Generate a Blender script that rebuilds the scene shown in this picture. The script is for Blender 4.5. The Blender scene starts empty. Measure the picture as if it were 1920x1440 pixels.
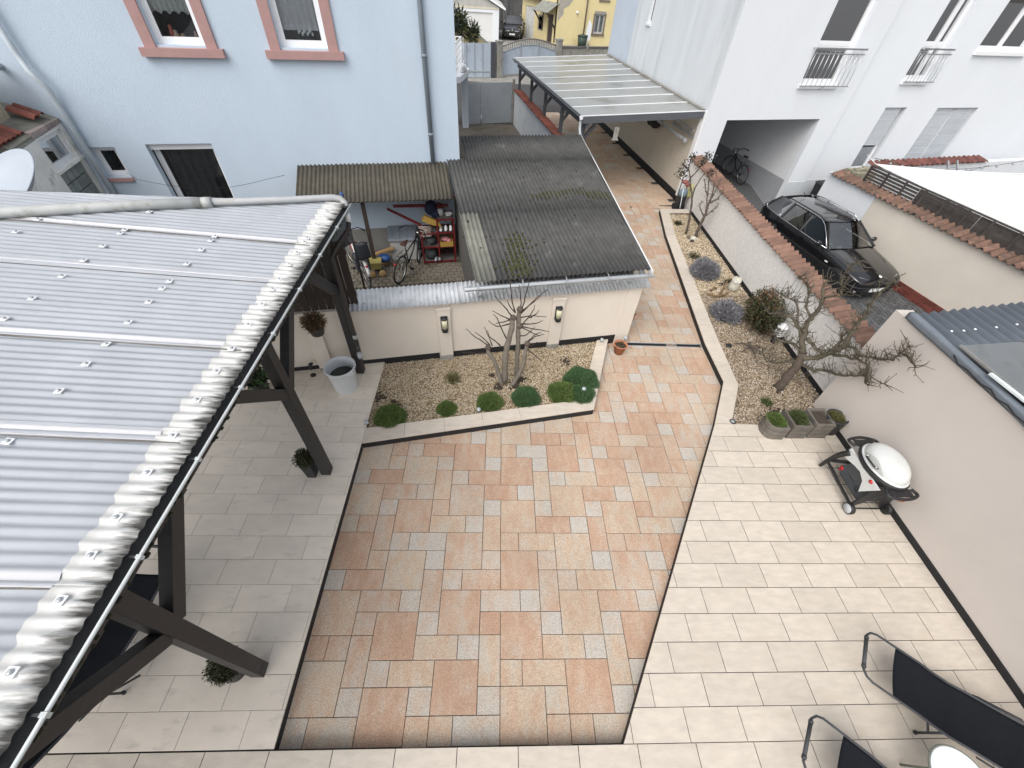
import bpy, bmesh, math, random
import numpy as np
from mathutils import Vector, Matrix
random.seed(7)
SC = bpy.context.scene
COL = SC.collection
R = math.radians

# ------------------------------------------------------------------ camera
cam_d = bpy.data.cameras.new('Camera')
cam = bpy.data.objects.new('Camera', cam_d)
COL.objects.link(cam)
cam_d.sensor_fit = 'HORIZONTAL'
cam_d.sensor_width = 36.0
cam_d.lens = 36.0 * 770.6 / 1920.0
cam_d.clip_start = 0.05
cam_d.clip_end = 2000
_p, _y, _r = R(46.41), R(3.81), R(-4.03)
_f = Vector((math.sin(_y)*math.cos(_p), math.cos(_y)*math.cos(_p), -math.sin(_p)))
_rt = Vector((math.cos(_y), -math.sin(_y), 0))
_dn = _f.cross(_rt)
_r2 = _rt*math.cos(_r) + _dn*math.sin(_r)
_d2 = -_rt*math.sin(_r) + _dn*math.cos(_r)
cam.matrix_world = Matrix(((_r2.x, -_d2.x, -_f.x, 0), (_r2.y, -_d2.y, -_f.y, 0), (_r2.z, -_d2.z, -_f.z, 5.531), (0, 0, 0, 1)))
SC.camera = cam
SC.render.resolution_x, SC.render.resolution_y = 1024, 768

# ------------------------------------------------------------------ overcast sky, soft sun, exposure
SUN_EL, SUN_AZ = 52.0, 212.0      # azimuth clockwise from +Y: behind the camera
world = bpy.data.worlds.new('World')
SC.world = world
world.use_nodes = True
nt = world.node_tree
bg = nt.nodes['Background']
sky = nt.nodes.new('ShaderNodeTexSky')
sky.sky_type = 'NISHITA'
sky.sun_disc = False
sky.sun_elevation = R(SUN_EL)
sky.sun_rotation = R(SUN_AZ)
sky.altitude = 100
sky.air_density = 1.0
sky.dust_density = 4.0
hsv = nt.nodes.new('ShaderNodeHueSaturation')
hsv.inputs['Saturation'].default_value = 0.30
nt.links.new(sky.outputs[0], hsv.inputs['Color'])
nt.links.new(hsv.outputs[0], bg.inputs['Color'])
bg.inputs['Strength'].default_value = 0.15
sun_d = bpy.data.lights.new('Sun', 'SUN')
sun_d.energy = 0.9
sun_d.angle = R(60)
sun_d.color = (1.0, 0.97, 0.93)
sun = bpy.data.objects.new('Sun', sun_d)
COL.objects.link(sun)
_az, _el = R(SUN_AZ), R(SUN_EL)
_to = Vector((math.sin(_az)*math.cos(_el), math.cos(_az)*math.cos(_el), math.sin(_el)))
sun.rotation_euler = (-_to).to_track_quat('-Z', 'Y').to_euler()
SC.view_settings.view_transform = 'Standard'
SC.view_settings.look = 'None'
SC.view_settings.exposure = 0.63
SC.view_settings.gamma = 1.0
SC.view_settings.use_curve_mapping = False

# ------------------------------------------------------------------ helpers
WM = {}
def setp(o, label=None, cat=None, group=None, kind=None):
    if label: o['label'] = label
    if cat: o['category'] = cat
    if group: o['group'] = group
    if kind: o['kind'] = kind
    return o
def thing(name, label, cat, loc=(0, 0, 0), rz=0.0, group=None):
    o = bpy.data.objects.new(name, None)
    COL.objects.link(o)
    o.empty_display_size = 0.2
    o.location = loc
    o.rotation_euler = (0, 0, rz)
    WM[o.name] = Matrix.Translation(Vector(loc)) @ Matrix.Rotation(rz, 4, 'Z')
    return setp(o, label, cat, group)

class MB:
    def __init__(s):
        s.v, s.f, s.m, s.sm = [], [], [], []
    def add(s, vs, fs, mi=0, smooth=False):
        b = len(s.v)
        s.v.extend([tuple(v) for v in vs])
        for f in fs:
            s.f.append([b+i for i in f]); s.m.append(mi); s.sm.append(smooth)
        return s
    def box(s, c, size, rz=0.0, mi=0, mat=None):
        x, y, z = (k/2 for k in size)
        vs = [Vector((a*x, b*y, d*z)) for d in (-1, 1) for b in (-1, 1) for a in (-1, 1)]
        M = Matrix.Translation(Vector(c)) @ (mat if mat else Matrix.Rotation(rz, 4, 'Z'))
        return s.add([M @ v for v in vs], [(0, 2, 3, 1), (4, 5, 7, 6), (0, 1, 5, 4), (2, 6, 7, 3), (0, 4, 6, 2), (1, 3, 7, 5)], mi)
    def b2(s, x0, x1, y0, y1, z0, z1, mi=0):
        return s.box(((x0+x1)/2, (y0+y1)/2, (z0+z1)/2), (x1-x0, y1-y0, z1-z0), 0, mi)
    def hexa(s, bot, top, mi=0):
        return s.add(list(bot)+list(top), [(3, 2, 1, 0), (4, 5, 6, 7), (0, 1, 5, 4), (1, 2, 6, 5), (2, 3, 7, 6), (3, 0, 4, 7)], mi)
    def prism(s, poly, z0, z1, mi=0):
        n = len(poly)
        a = sum(poly[i][0]*poly[(i+1) % n][1]-poly[(i+1) % n][0]*poly[i][1] for i in range(n))
        if a < 0: poly = poly[::-1]
        vs = [(p[0], p[1], z0) for p in poly]+[(p[0], p[1], z1) for p in poly]
        fs = [list(range(n))[::-1], list(range(n, 2*n))]+[(i, (i+1) % n, n+(i+1) % n, n+i) for i in range(n)]
        return s.add(vs, fs, mi)
    def extr(s, pts, d, mi=0, smooth=False):
        """closed planar polygon pts (3D) pushed along vector d"""
        n = len(pts); d = Vector(d)
        vs = [Vector(p) for p in pts]+[Vector(p)+d for p in pts]
        s.add(vs, [list(range(n))[::-1], list(range(n, 2*n))], mi)
        b = len(s.v)-2*n
        for i in range(n):
            s.f.append([b+i, b+(i+1) % n, b+n+(i+1) % n, b+n+i]); s.m.append(mi); s.sm.append(smooth)
        return s
    def bar(s, a, b, w, h, mi=0, up=(0, 0, 1)):
        """rectangular bar from a to b, width w across, height h along up"""
        a, b = Vector(a), Vector(b); d = (b-a); L = d.length; d.normalize()
        u = Vector(up); x = d.cross(u)
        if x.length < 1e-4: x = Vector((1, 0, 0))
        x.normalize(); u = x.cross(d)
        o = [(-w/2, -h/2), (w/2, -h/2), (w/2, h/2), (-w/2, h/2)]
        return s.hexa([a+x*i+u*j for i, j in o], [b+x*i+u*j for i, j in o], mi)
    def tube(s, path, rad, n=8, mi=0, closed=False, caps=True):
        P = [Vector(p) for p in path]; m = len(P)
        if not hasattr(rad, '__len__'): rad = [rad]*m
        vs = []; prev = None
        for i in range(m):
            if closed: t = P[(i+1) % m]-P[i-1]
            else: t = P[min(i+1, m-1)]-P[max(i-1, 0)]
            if t.length < 1e-9: t = Vector((0, 0, 1))
            t.normalize()
            if prev is None:
                x = t.cross(Vector((0, 0, 1)))
                if x.length < .01: x = t.cross(Vector((1, 0, 0)))
            else: x = prev-t*prev.dot(t)
            x.normalize(); prev = x; y = t.cross(x)
            for k in range(n):
                a = 2*math.pi*k/n
                vs.append(P[i]+(x*math.cos(a)+y*math.sin(a))*rad[i])
        fs = []
        for i in range(m if closed else m-1):
            j = (i+1) % m
            for k in range(n):
                l = (k+1) % n
                fs.append((i*n+k, i*n+l, j*n+l, j*n+k))
        s.add(vs, fs, mi, True)
        if caps and not closed:
            b = len(s.v)-m*n
            s.f.append([b+k for k in range(n)][::-1]); s.m.append(mi); s.sm.append(False)
            s.f.append([b+(m-1)*n+k for k in range(n)]); s.m.append(mi); s.sm.append(False)
        return s
    def lathe(s, prof, c=(0, 0, 0), n=24, mi=0, mat=None, smooth=True):
        """prof list of (r,z) bottom to top"""
        M = Matrix.Translation(Vector(c)) @ (mat if mat else Matrix())
        vs = []
        for r, z in prof:
            for k in range(n):
                a = 2*math.pi*k/n
                vs.append(M @ Vector((r*math.cos(a), r*math.sin(a), z)))
        fs = []
        for i in range(len(prof)-1):
            for k in range(n):
                l = (k+1) % n
                fs.append((i*n+k, i*n+l, (i+1)*n+l, (i+1)*n+k))
        s.add(vs, fs, mi, smooth)
        b = len(s.v)-len(prof)*n
        if prof[0][0] > 1e-4: s.f.append([b+k for k in range(n)][::-1]); s.m.append(mi); s.sm.append(False)
        if prof[-1][0] > 1e-4: s.f.append([b+(len(prof)-1)*n+k for k in range(n)]); s.m.append(mi); s.sm.append(False)
        return s
    def ball(s, c, r, n=10, mi=0, mat=None):
        rr = r if hasattr(r, '__len__') else (r, r, r)
        M = Matrix.Translation(Vector(c)) @ (mat if mat else Matrix()) @ Matrix.Diagonal((*rr, 1))
        h = max(4, n//2+1)
        return s.lathe([(max(1e-5, math.cos(-math.pi/2+math.pi*i/h)), math.sin(-math.pi/2+math.pi*i/h)) for i in range(h+1)], (0, 0, 0), n, mi, M)
    def grid(s, f, nu, nv, mi=0, smooth=True):
        vs = [f(i/nu, j/nv) for i in range(nu+1) for j in range(nv+1)]
        fs = [(i*(nv+1)+j, (i+1)*(nv+1)+j, (i+1)*(nv+1)+j+1, i*(nv+1)+j+1) for i in range(nu) for j in range(nv)]
        return s.add(vs, fs, mi, smooth)
    def mesh(s, name, mats, inv=None):
        me = bpy.data.meshes.new(name)
        v = [inv @ Vector(p) for p in s.v] if inv is not None else s.v
        me.from_pydata(v, [], s.f)
        for m in (mats if isinstance(mats, (list, tuple)) else [mats]): me.materials.append(m)
        me.polygons.foreach_set('material_index', s.m)
        me.polygons.foreach_set('use_smooth', s.sm)
        me.update()
        return me
    def build(s, name, mats, parent=None, bevel=0, label=None, cat=None, group=None, kind=None, local=False):
        inv = None
        if parent is not None and not local:
            inv = WM[parent.name].inverted()
        o = bpy.data.objects.new(name, s.mesh(name, mats, inv))
        COL.objects.link(o)
        if parent is not None:
            o.parent = parent
            WM[o.name] = WM[parent.name]
        else: WM[o.name] = Matrix()
        if bevel:
            md = o.modifiers.new('Bevel', 'BEVEL'); md.width = bevel; md.segments = 2; md.limit_method = 'ANGLE'; md.angle_limit = R(40)
            md.harden_normals = False
        return setp(o, label, cat, group, kind)

def npmesh(name, V, F, mat, smooth=False):
    """V (n,3), F (m,k) numpy"""
    me = bpy.data.meshes.new(name)
    me.vertices.add(len(V)); me.vertices.foreach_set('co', np.asarray(V, np.float32).ravel())
    k = F.shape[1]
    me.loops.add(F.size); me.loops.foreach_set('vertex_index', F.astype(np.int32).ravel())
    me.polygons.add(len(F)); me.polygons.foreach_set('loop_start', np.arange(0, F.size, k, dtype=np.int32))
    if smooth: me.polygons.foreach_set('use_smooth', np.ones(len(F), bool))
    me.materials.append(mat)
    me.update(calc_edges=True)
    return me
def link(name, me, parent=None, loc=None, rot=None, **kw):
    o = bpy.data.objects.new(name, me)
    COL.objects.link(o)
    if parent is not None:
        o.parent = parent
        WM[o.name] = WM[parent.name]
    else: WM[o.name] = Matrix()
    if loc is not None: o.location = loc
    if rot is not None: o.rotation_euler = rot
    return setp(o, kw.get('label'), kw.get('cat'), kw.get('group'), kw.get('kind'))
def copy_tree(o, parent=None):
    c = o.copy(); COL.objects.link(c)
    if parent is not None: c.parent = parent
    for ch in [k for k in bpy.data.objects if k.parent == o]: copy_tree(ch, c)
    return c

# ------------------------------------------------------------------ materials
MATS = {}
def mat(name, col, rough=.7, var=0.0, vscale=4.0, bump=0.0, bscale=60.0, rnd=0.0, metal=0.0, spec=.5, stains=None, stretch=None, alpha=1.0, trans=0.0, coat=0.0, sub=None, emis=None):
    """procedural principled; var = brightness mottling, rnd = per object brightness, stains=(colour, scale, threshold, amount)"""
    m = bpy.data.materials.new(name); m.use_nodes = True
    n, l = m.node_tree.nodes, m.node_tree.links
    b = n['Principled BSDF']
    b.inputs['Roughness'].default_value = rough
    b.inputs['Metallic'].default_value = metal
    b.inputs['Specular IOR Level'].default_value = spec
    if coat: b.inputs['Coat Weight'].default_value = coat; b.inputs['Coat Roughness'].default_value = .04
    if trans: b.inputs['Transmission Weight'].default_value = trans; b.inputs['IOR'].default_value = 1.45
    if alpha < 1: b.inputs['Alpha'].default_value = alpha
    geo = n.new('ShaderNodeNewGeometry')
    vec = geo.outputs['Position']
    if stretch:
        mp = n.new('ShaderNodeMapping'); mp.inputs['Scale'].default_value = stretch
        l.new(vec, mp.inputs['Vector']); vec = mp.outputs[0]
    rgb = n.new('ShaderNodeRGB'); rgb.outputs[0].default_value = (*col, 1)
    cur = rgb.outputs[0]
    def noise(scale, detail=5, rough_=.6, v=vec):
        t = n.new('ShaderNodeTexNoise'); t.inputs['Scale'].default_value = scale; t.inputs['Detail'].default_value = detail; t.inputs['Roughness'].default_value = rough_
        l.new(v, t.inputs['Vector']); return t.outputs[0]
    def mul(c, fac):
        x = n.new('ShaderNodeMix'); x.data_type = 'RGBA'; x.blend_type = 'MULTIPLY'; x.inputs[0].default_value = 1
        l.new(c, x.inputs[6]); l.new(fac, x.inputs[7]); return x.outputs[2]
    def mrange(v, a, c, d=0, e=1):
        x = n.new('ShaderNodeMapRange'); x.inputs[1].default_value = d; x.inputs[2].default_value = e; x.inputs[3].default_value = a; x.inputs[4].default_value = c
        l.new(v, x.inputs[0]); return x.outputs[0]
    if var:
        cur = mul(cur, mrange(noise(vscale), 1-var, 1+var, .25, .75))
    if rnd:
        oi = n.new('ShaderNodeObjectInfo')
        cur = mul(cur, mrange(oi.outputs['Random'], 1-rnd, 1+rnd))
    if stains:
        for sc_, ss, th, am in (stains if isinstance(stains[0][0], (tuple, list)) else [stains]):
            x = n.new('ShaderNodeMix'); x.data_type = 'RGBA'
            l.new(mrange(noise(ss, 6, .65), 0, am, th, th+.12), x.inputs[0])
            l.new(cur, x.inputs[6]); x.inputs[7].default_value = (*sc_, 1); cur = x.outputs[2]
    l.new(cur, b.inputs['Base Color'])
    if bump:
        bp = n.new('ShaderNodeBump'); bp.inputs['Strength'].default_value = bump; bp.inputs['Distance'].default_value = .01
        l.new(noise(bscale, 3, .6, geo.outputs['Position']), bp.inputs['Height']); l.new(bp.outputs[0], b.inputs['Normal'])
    if emis:
        b.inputs['Emission Color'].default_value = (*emis[0], 1); b.inputs['Emission Strength'].default_value = emis[1]
    MATS[name] = m
    return m
def paver_mat(name, ca, cb, cc, sc_x, sc_y):
    """stone slab: three tones in soft streaks, fine speckle, per slab offset"""
    m = bpy.data.materials.new(name); m.use_nodes = True
    n, l = m.node_tree.nodes, m.node_tree.links
    b = n['Principled BSDF']; b.inputs['Roughness'].default_value = .8; b.inputs['Specular IOR Level'].default_value = .25
    geo = n.new('ShaderNodeNewGeometry'); oi = n.new('ShaderNodeObjectInfo')
    mp = n.new('ShaderNodeMapping'); mp.inputs['Scale'].default_value = (sc_x, sc_y, 1)
    l.new(geo.outputs['Position'], mp.inputs['Vector'])
    ad = n.new('ShaderNodeVectorMath'); ad.operation = 'MULTIPLY_ADD'
    cx = n.new('ShaderNodeCombineXYZ'); l.new(oi.outputs['Random'], cx.inputs[2])
    l.new(cx.outputs[0], ad.inputs[0]); ad.inputs[1].default_value = (0, 0, 97); l.new(mp.outputs[0], ad.inputs[2])
    t = n.new('ShaderNodeTexNoise'); t.inputs['Scale'].default_value = 1.0; t.inputs['Detail'].default_value = 7; t.inputs['Roughness'].default_value = .6; t.inputs['Distortion'].default_value = .15
    l.new(ad.outputs[0], t.inputs['Vector'])
    sh = n.new('ShaderNodeMath'); sh.operation = 'MULTIPLY_ADD'; l.new(oi.outputs['Random'], sh.inputs[0]); sh.inputs[1].default_value = .34; t2 = n.new('ShaderNodeMath'); t2.operation = 'MULTIPLY_ADD'; t2.inputs[1].default_value = 1.6; t2.inputs[2].default_value = -.3; l.new(t.outputs[0], t2.inputs[0]); l.new(t2.outputs[0], sh.inputs[2])
    cr = n.new('ShaderNodeValToRGB')
    e = cr.color_ramp.elements
    e[0].position = .33; e[0].color = (*ca, 1); e[1].position = .92; e[1].color = (*cc, 1)
    k = cr.color_ramp.elements.new(.66); k.color = (*cb, 1)
    l.new(sh.outputs[0], cr.inputs[0])
    s = n.new('ShaderNodeTexNoise'); s.inputs['Scale'].default_value = 95; s.inputs['Detail'].default_value = 4; s.inputs['Roughness'].default_value = .7
    l.new(geo.outputs['Position'], s.inputs['Vector'])
    mr = n.new('ShaderNodeMapRange'); mr.inputs[1].default_value = .3; mr.inputs[2].default_value = .7; mr.inputs[3].default_value = .58; mr.inputs[4].default_value = 1.34
    l.new(s.outputs[0], mr.inputs[0])
    x = n.new('ShaderNodeMix'); x.data_type = 'RGBA'; x.blend_type = 'MULTIPLY'; x.inputs[0].default_value = 1
    l.new(cr.outputs[0], x.inputs[6]); l.new(mr.outputs[0], x.inputs[7])
    d = n.new('ShaderNodeTexNoise'); d.inputs['Scale'].default_value = .9; d.inputs['Detail'].default_value = 4
    l.new(geo.outputs['Position'], d.inputs['Vector'])
    md = n.new('ShaderNodeMapRange'); md.inputs[1].default_value = .3; md.inputs[2].default_value = .7; md.inputs[3].default_value = .88; md.inputs[4].default_value = 1.06
    l.new(d.outputs[0], md.inputs[0])
    y = n.new('ShaderNodeMix'); y.data_type = 'RGBA'; y.blend_type = 'MULTIPLY'; y.inputs[0].default_value = 1
    l.new(x.outputs[2], y.inputs[6]); l.new(md.outputs[0], y.inputs[7])
    l.new(y.outputs[2], b.inputs['Base Color'])
    bp = n.new('ShaderNodeBump'); bp.inputs['Strength'].default_value = .25; bp.inputs['Distance'].default_value = .004
    l.new(s.outputs[0], bp.inputs['Height']); l.new(bp.outputs[0], b.inputs['Normal'])
    MATS[name] = m
    return m
def glassy(name, col, rough=.05, spec=.8):
    """dark reflecting window glass in front of an unlit room"""
    return mat(name, col, rough, spec=spec)
# ------------------------------------------------------------------ shared materials
mat('black_seal', (.012, .012, .013), .75, .3, 6, .2, 40)
mat('grout_dark', (.045, .042, .04), .95, .3, 8)
mat('grout_light', (.26, .24, .22), .95, .2, 8)
mat('tile_cream', (.54, .48, .405), .6, .12, 5.0, .2, 70, rnd=.055, stains=[((.47, .425, .365), 4.0, .57, .5), ((.53, .455, .36), 2.2, .56, .6), ((.36, .32, .28), 15.0, .66, .6)], stretch=(1, 2.6, 1))
mat('tile_shade', (.68, .61, .52), .6, .08, 2.5, .12, 55, rnd=.05, stains=[((.50, .455, .40), 4.0, .56, .6), ((.40, .35, .30), 15.0, .68, .5)], stretch=(1, 2.4, 1))
paver_mat('paver_orange', (.475, .40, .325), (.485, .345, .25), (.455, .295, .205), 7.5, 3.2)
paver_mat('paver_beige', (.49, .43, .355), (.505, .395, .295), (.495, .35, .25), 8.0, 3.6)
paver_mat('paver_grey', (.485, .45, .405), (.49, .435, .37), (.495, .39, .305), 7.0, 4.0)
mat('cream_render', (.66, .60, .52), .9, .05, 1.5, .35, 130, stains=((.45, .43, .40), 1.7, .68, .5))
mat('grey_render', (.575, .525, .48), .9, .05, .8, .4, 150, stains=((.48, .44, .41), 1.1, .62, .5))
mat('rough_white', (.74, .72, .69), .92, .13, 16, 1.0, 34, stains=((.36, .34, .32), 3.2, .63, .5))
mat('blue_render', (.49, .575, .665), .92, .05, 1.1, .6, 60, stains=[((.50, .57, .63), 1.0, .58, .5), ((.40, .46, .52), 2.6, .66, .45)], stretch=(1, 1, .45))
mat('white_render', (.71, .735, .76), .9, .035, .9, .7, 55, stains=[((.64, .67, .70), .9, .58, .5), ((.58, .60, .62), 2.4, .66, .5)], stretch=(1, 1, .4))
mat('white_streaked', (.66, .69, .71), .9, .09, 1.4, .5, 60, stains=((.50, .535, .545), 1.6, .55, .6), stretch=(1, 1, .18))
mat('terracotta', (.185, .105, .075), .8, .3, 9, .3, 60, rnd=.28, stains=((.10, .085, .07), 9.0, .6, .7))
mat('terracotta_old', (.165, .095, .068), .85, .35, 9, .3, 60, rnd=.28, stains=((.07, .06, .05), 7.0, .52, .8))
mat('terracotta_red', (.20, .065, .045), .8, .3, 9, .3, 60, rnd=.25, stains=((.10, .06, .05), 8.0, .6, .6))
mat('anthracite_wood', (.028, .026, .026), .55, .25, 9, .15, 40, stretch=(1, 1, 4))
mat('brown_wood', (.035, .024, .019), .7, .3, 7, .2, 40, rnd=.2, stretch=(4, 4, .5))
mat('white_plastic', (.78, .79, .80), .35, .03, 5)
mat('grey_pvc', (.36, .37, .375), .5, .12, 3, stains=((.30, .29, .25), 4.0, .55, .6))
mat('zinc', (.48, .50, .51), .38, .15, 5, metal=.65)
mat('steel', (.55, .56, .57), .3, .08, 8, metal=.85)
mat('pink_frame', (.385, .235, .22), .8, .08, 6, .2, 60, stains=((.33, .15, .125), 6.0, .62, .6))
mat('soil', (.055, .042, .032), .95, .35, 14, .6, 50)
mat('asphalt', (.055, .055, .056), .95, .2, 3, .4, 120)
mat('concrete_old', (.27, .26, .235), .95, .2, 3, .5, 45, rnd=.08, stains=((.12, .115, .10), 3.5, .55, .7))
mat('dark_plastic', (.018, .018, .02), .5, .15, 10)
mat('matt_black', (.012, .012, .013), .6)
mat('black_metal', (.02, .02, .021), .4, .1, 10, metal=.3)
mat('room_dark', (.02, .02, .022), .9)
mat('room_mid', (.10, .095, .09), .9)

def glass_mat(name, tint=(.85, .9, .9), rough=.02, ior=1.5, dim=1.0):
    m = bpy.data.materials.new(name); m.use_nodes = True
    n, l = m.node_tree.nodes, m.node_tree.links
    n.remove(n['Principled BSDF'])
    out = n['Material Output']
    tr = n.new('ShaderNodeBsdfTransparent'); tr.inputs[0].default_value = (*[c*dim for c in tint], 1)
    gl = n.new('ShaderNodeBsdfGlossy'); gl.inputs['Roughness'].default_value = rough
    fr = n.new('ShaderNodeFresnel'); fr.inputs[0].default_value = ior
    mx = n.new('ShaderNodeMixShader')
    l.new(fr.outputs[0], mx.inputs[0]); l.new(tr.outputs[0], mx.inputs[1]); l.new(gl.outputs[0], mx.inputs[2])
    l.new(mx.outputs[0], out.inputs[0])
    MATS[name] = m
    return m
glass_mat('glass', (.95, .97, .97))
glass_mat('glass_dark', (.25, .27, .28))
def sheet_mat(name, col, tcol, tfac, rough=.35, var=.1, vscale=3.0, stains=None, edge=None):
    """translucent weathered roofing sheet; edge=(x_start, x_end) dirt collecting at the drip edge"""
    m = mat(name, col, rough, var, vscale, stains=stains)
    n, l = m.node_tree.nodes, m.node_tree.links
    b = n['Principled BSDF']; out = n['Material Output']
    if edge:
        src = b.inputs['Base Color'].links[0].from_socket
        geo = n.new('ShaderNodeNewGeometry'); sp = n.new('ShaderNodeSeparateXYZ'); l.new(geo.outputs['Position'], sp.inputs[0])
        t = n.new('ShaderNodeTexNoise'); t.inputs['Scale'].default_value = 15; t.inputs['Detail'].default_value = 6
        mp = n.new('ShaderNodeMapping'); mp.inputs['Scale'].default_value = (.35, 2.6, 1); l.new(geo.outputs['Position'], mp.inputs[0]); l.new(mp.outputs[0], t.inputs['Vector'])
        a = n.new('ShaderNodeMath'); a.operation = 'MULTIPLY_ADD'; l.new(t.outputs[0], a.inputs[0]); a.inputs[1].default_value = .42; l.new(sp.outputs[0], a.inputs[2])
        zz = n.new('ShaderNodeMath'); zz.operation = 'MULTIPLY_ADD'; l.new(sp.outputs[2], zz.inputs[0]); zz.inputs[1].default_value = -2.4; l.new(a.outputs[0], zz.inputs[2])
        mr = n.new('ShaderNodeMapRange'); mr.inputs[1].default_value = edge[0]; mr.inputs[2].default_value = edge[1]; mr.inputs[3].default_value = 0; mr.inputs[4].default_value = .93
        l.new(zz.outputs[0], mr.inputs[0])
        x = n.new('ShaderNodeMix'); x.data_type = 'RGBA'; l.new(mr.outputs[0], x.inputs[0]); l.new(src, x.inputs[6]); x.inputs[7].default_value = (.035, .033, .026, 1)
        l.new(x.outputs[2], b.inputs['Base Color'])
    tr = n.new('ShaderNodeBsdfTranslucent'); tr.inputs[0].default_value = (*tcol, 1)
    if edge: l.new(b.inputs['Base Color'].links[0].from_socket, tr.inputs[0])
    mx = n.new('ShaderNodeMixShader'); mx.inputs[0].default_value = tfac
    l.new(b.outputs[0], mx.inputs[1]); l.new(tr.outputs[0], mx.inputs[2]); l.new(mx.outputs[0], out.inputs[0])
    return m
M = MATS

# skew frame of the neighbouring house and the garden wall
OX, OY, AS = 2.82, 6.73, R(11.0)
ES, NS = Vector((math.cos(AS), math.sin(AS), 0)), Vector((-math.sin(AS), math.cos(AS), 0))
def S(s, t, z=0.0): return Vector((OX, OY, 0)) + ES*s + NS*t + Vector((0, 0, z))
ZP = -0.14            # paving level; the terraces are z = 0
ZC = -0.80            # sunken car court

def clip(poly, planes):
    """convex clip, planes (a,b,c): keep a*x+b*y<=c"""
    for a, b, c in planes:
        out = []
        for i in range(len(poly)):
            p, q = poly[i], poly[(i+1) % len(poly)]
            dp, dq = a*p[0]+b*p[1]-c, a*q[0]+b*q[1]-c
            if dp <= 0: out.append(p)
            if dp*dq < 0:
                t = dp/(dp-dq); out.append((p[0]+t*(q[0]-p[0]), p[1]+t*(q[1]-p[1])))
        poly = out
        if len(poly) < 3: return []
    return poly
def area(p): return abs(sum(p[i][0]*p[(i+1) % len(p)][1]-p[(i+1) % len(p)][0]*p[i][1] for i in range(len(p))))/2
def halfplane(p, q):
    """keep the left side of p->q"""
    dx, dy = q[0]-p[0], q[1]-p[1]
    return (dy, -dx, dy*p[0]-dx*p[1])
def inside(pt, poly):
    x, y = pt; c = False
    for i in range(len(poly)):
        (x1, y1), (x2, y2) = poly[i], poly[i-1]
        if (y1 > y) != (y2 > y) and x < (x2-x1)*(y-y1)/(y2-y1)+x1: c = not c
    return c
def slab_mesh(name, w, d, h, m, ch=.003):
    b = MB()
    x, y = w/2, d/2
    vs = [(-x, -y, -h), (x, -y, -h), (x, y, -h), (-x, y, -h), (-x, -y, -ch), (x, -y, -ch), (x, y, -ch), (-x, y, -ch),
          (-x+ch, -y+ch, 0), (x-ch, -y+ch, 0), (x-ch, y-ch, 0), (-x+ch, y-ch, 0)]
    fs = [(8, 9, 10, 11)]+[(i, (i+1) % 4, 4+(i+1) % 4, 4+i) for i in range(4)]+[(4+i, 4+(i+1) % 4, 8+(i+1) % 4, 8+i) for i in range(4)]
    b.add(vs, fs)
    return b.mesh(name, m)

# ------------------------------------------------------------------ ground
g_ = MB(); g_.add([(-400, -400, -1.0), (400, -400, -1.0), (400, 400, -1.0), (-400, 400, -1.0)], [(0, 1, 2, 3)])
g_.build('ground', M['asphalt'], kind='structure')

# ------------------------------------------------------------------ paved yard: every slab its own piece
yard = MB()
yard.prism([(-2.3, -.1), (5.0, -.1), (6.4, 5), (6.4, 14.3), (2.4, 14.6), (2.6, 6.7), (-2.3, 6.0)], -.95, ZP-.012)
paving = yard.build('paving', M['grout_dark'], kind='structure')
P_ = .2521
cells = [(0, 2, 2, 2), (0, 5, 2, 2), (3, 0, 2, 2), (3, 3, 2, 2), (0, 1, 1, 1), (1, 1, 2, 1), (5, 4, 2, 1), (1, 4, 1, 1), (2, 2, 2, 1), (4, 2, 1, 1), (3, 5, 1, 1), (4, 5, 2, 1),
         (2, 0, 1, 1), (2, 3, 1, 1), (2, 4, 1, 2), (5, 0, 1, 1), (5, 1, 1, 2), (5, 3, 1, 1)]
pm = {}
for (w, d) in ((1, 1), (2, 1), (1, 2), (2, 2)):
    for k in ('orange', 'beige', 'grey'):
        pm[w, d, k] = slab_mesh('paver', w*P_-.0065, d*P_-.0065, .05, M['paver_'+k])
vis = [(-2.35, .2), (1.62, .2), (4.15, 4.4), (4.75, 5.5), (4.75, 6.7), (5.5, 13.45), (2.2, 13.45), (2.75, 7.0), (2.3, 6.6), (1.7, 4.65), (-2.35, 3.85)]
rng = random.Random(3)
for I in range(-3, 6):
    for J in range(-1, 10):
        for i, j, w, d in cells:
            x0 = .153+(6*I+i)*P_; y0 = .462+(6*J+j)*P_
            cx, cy = x0+w*P_/2, y0+d*P_/2
            pts = [(cx, cy)]+[(cx+a*w*P_*.45, cy+b_*d*P_*.45) for a in (-1, 1) for b_ in (-1, 1)]
            if not any(inside(q, vis) for q in pts) or y0 < -.31: continue
            if 6.555 < cy < 6.70 and d == 1: pass
            u = rng.random()
            if (w, d) == (1, 1): k = 'grey' if u < .72 else 'beige' if u < .88 else 'orange'
            elif (w, d) == (2, 2): k = 'orange' if u < .6 else 'beige'
            else: k = 'beige' if u < .55 else 'orange' if u < .92 else 'grey'
            link('paver', pm[w, d, k], paving, (cx, cy, ZP+rng.uniform(-.0012, .0012)), (rng.gauss(0, .0012), rng.gauss(0, .0012), rng.gauss(0, .002)))

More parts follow.
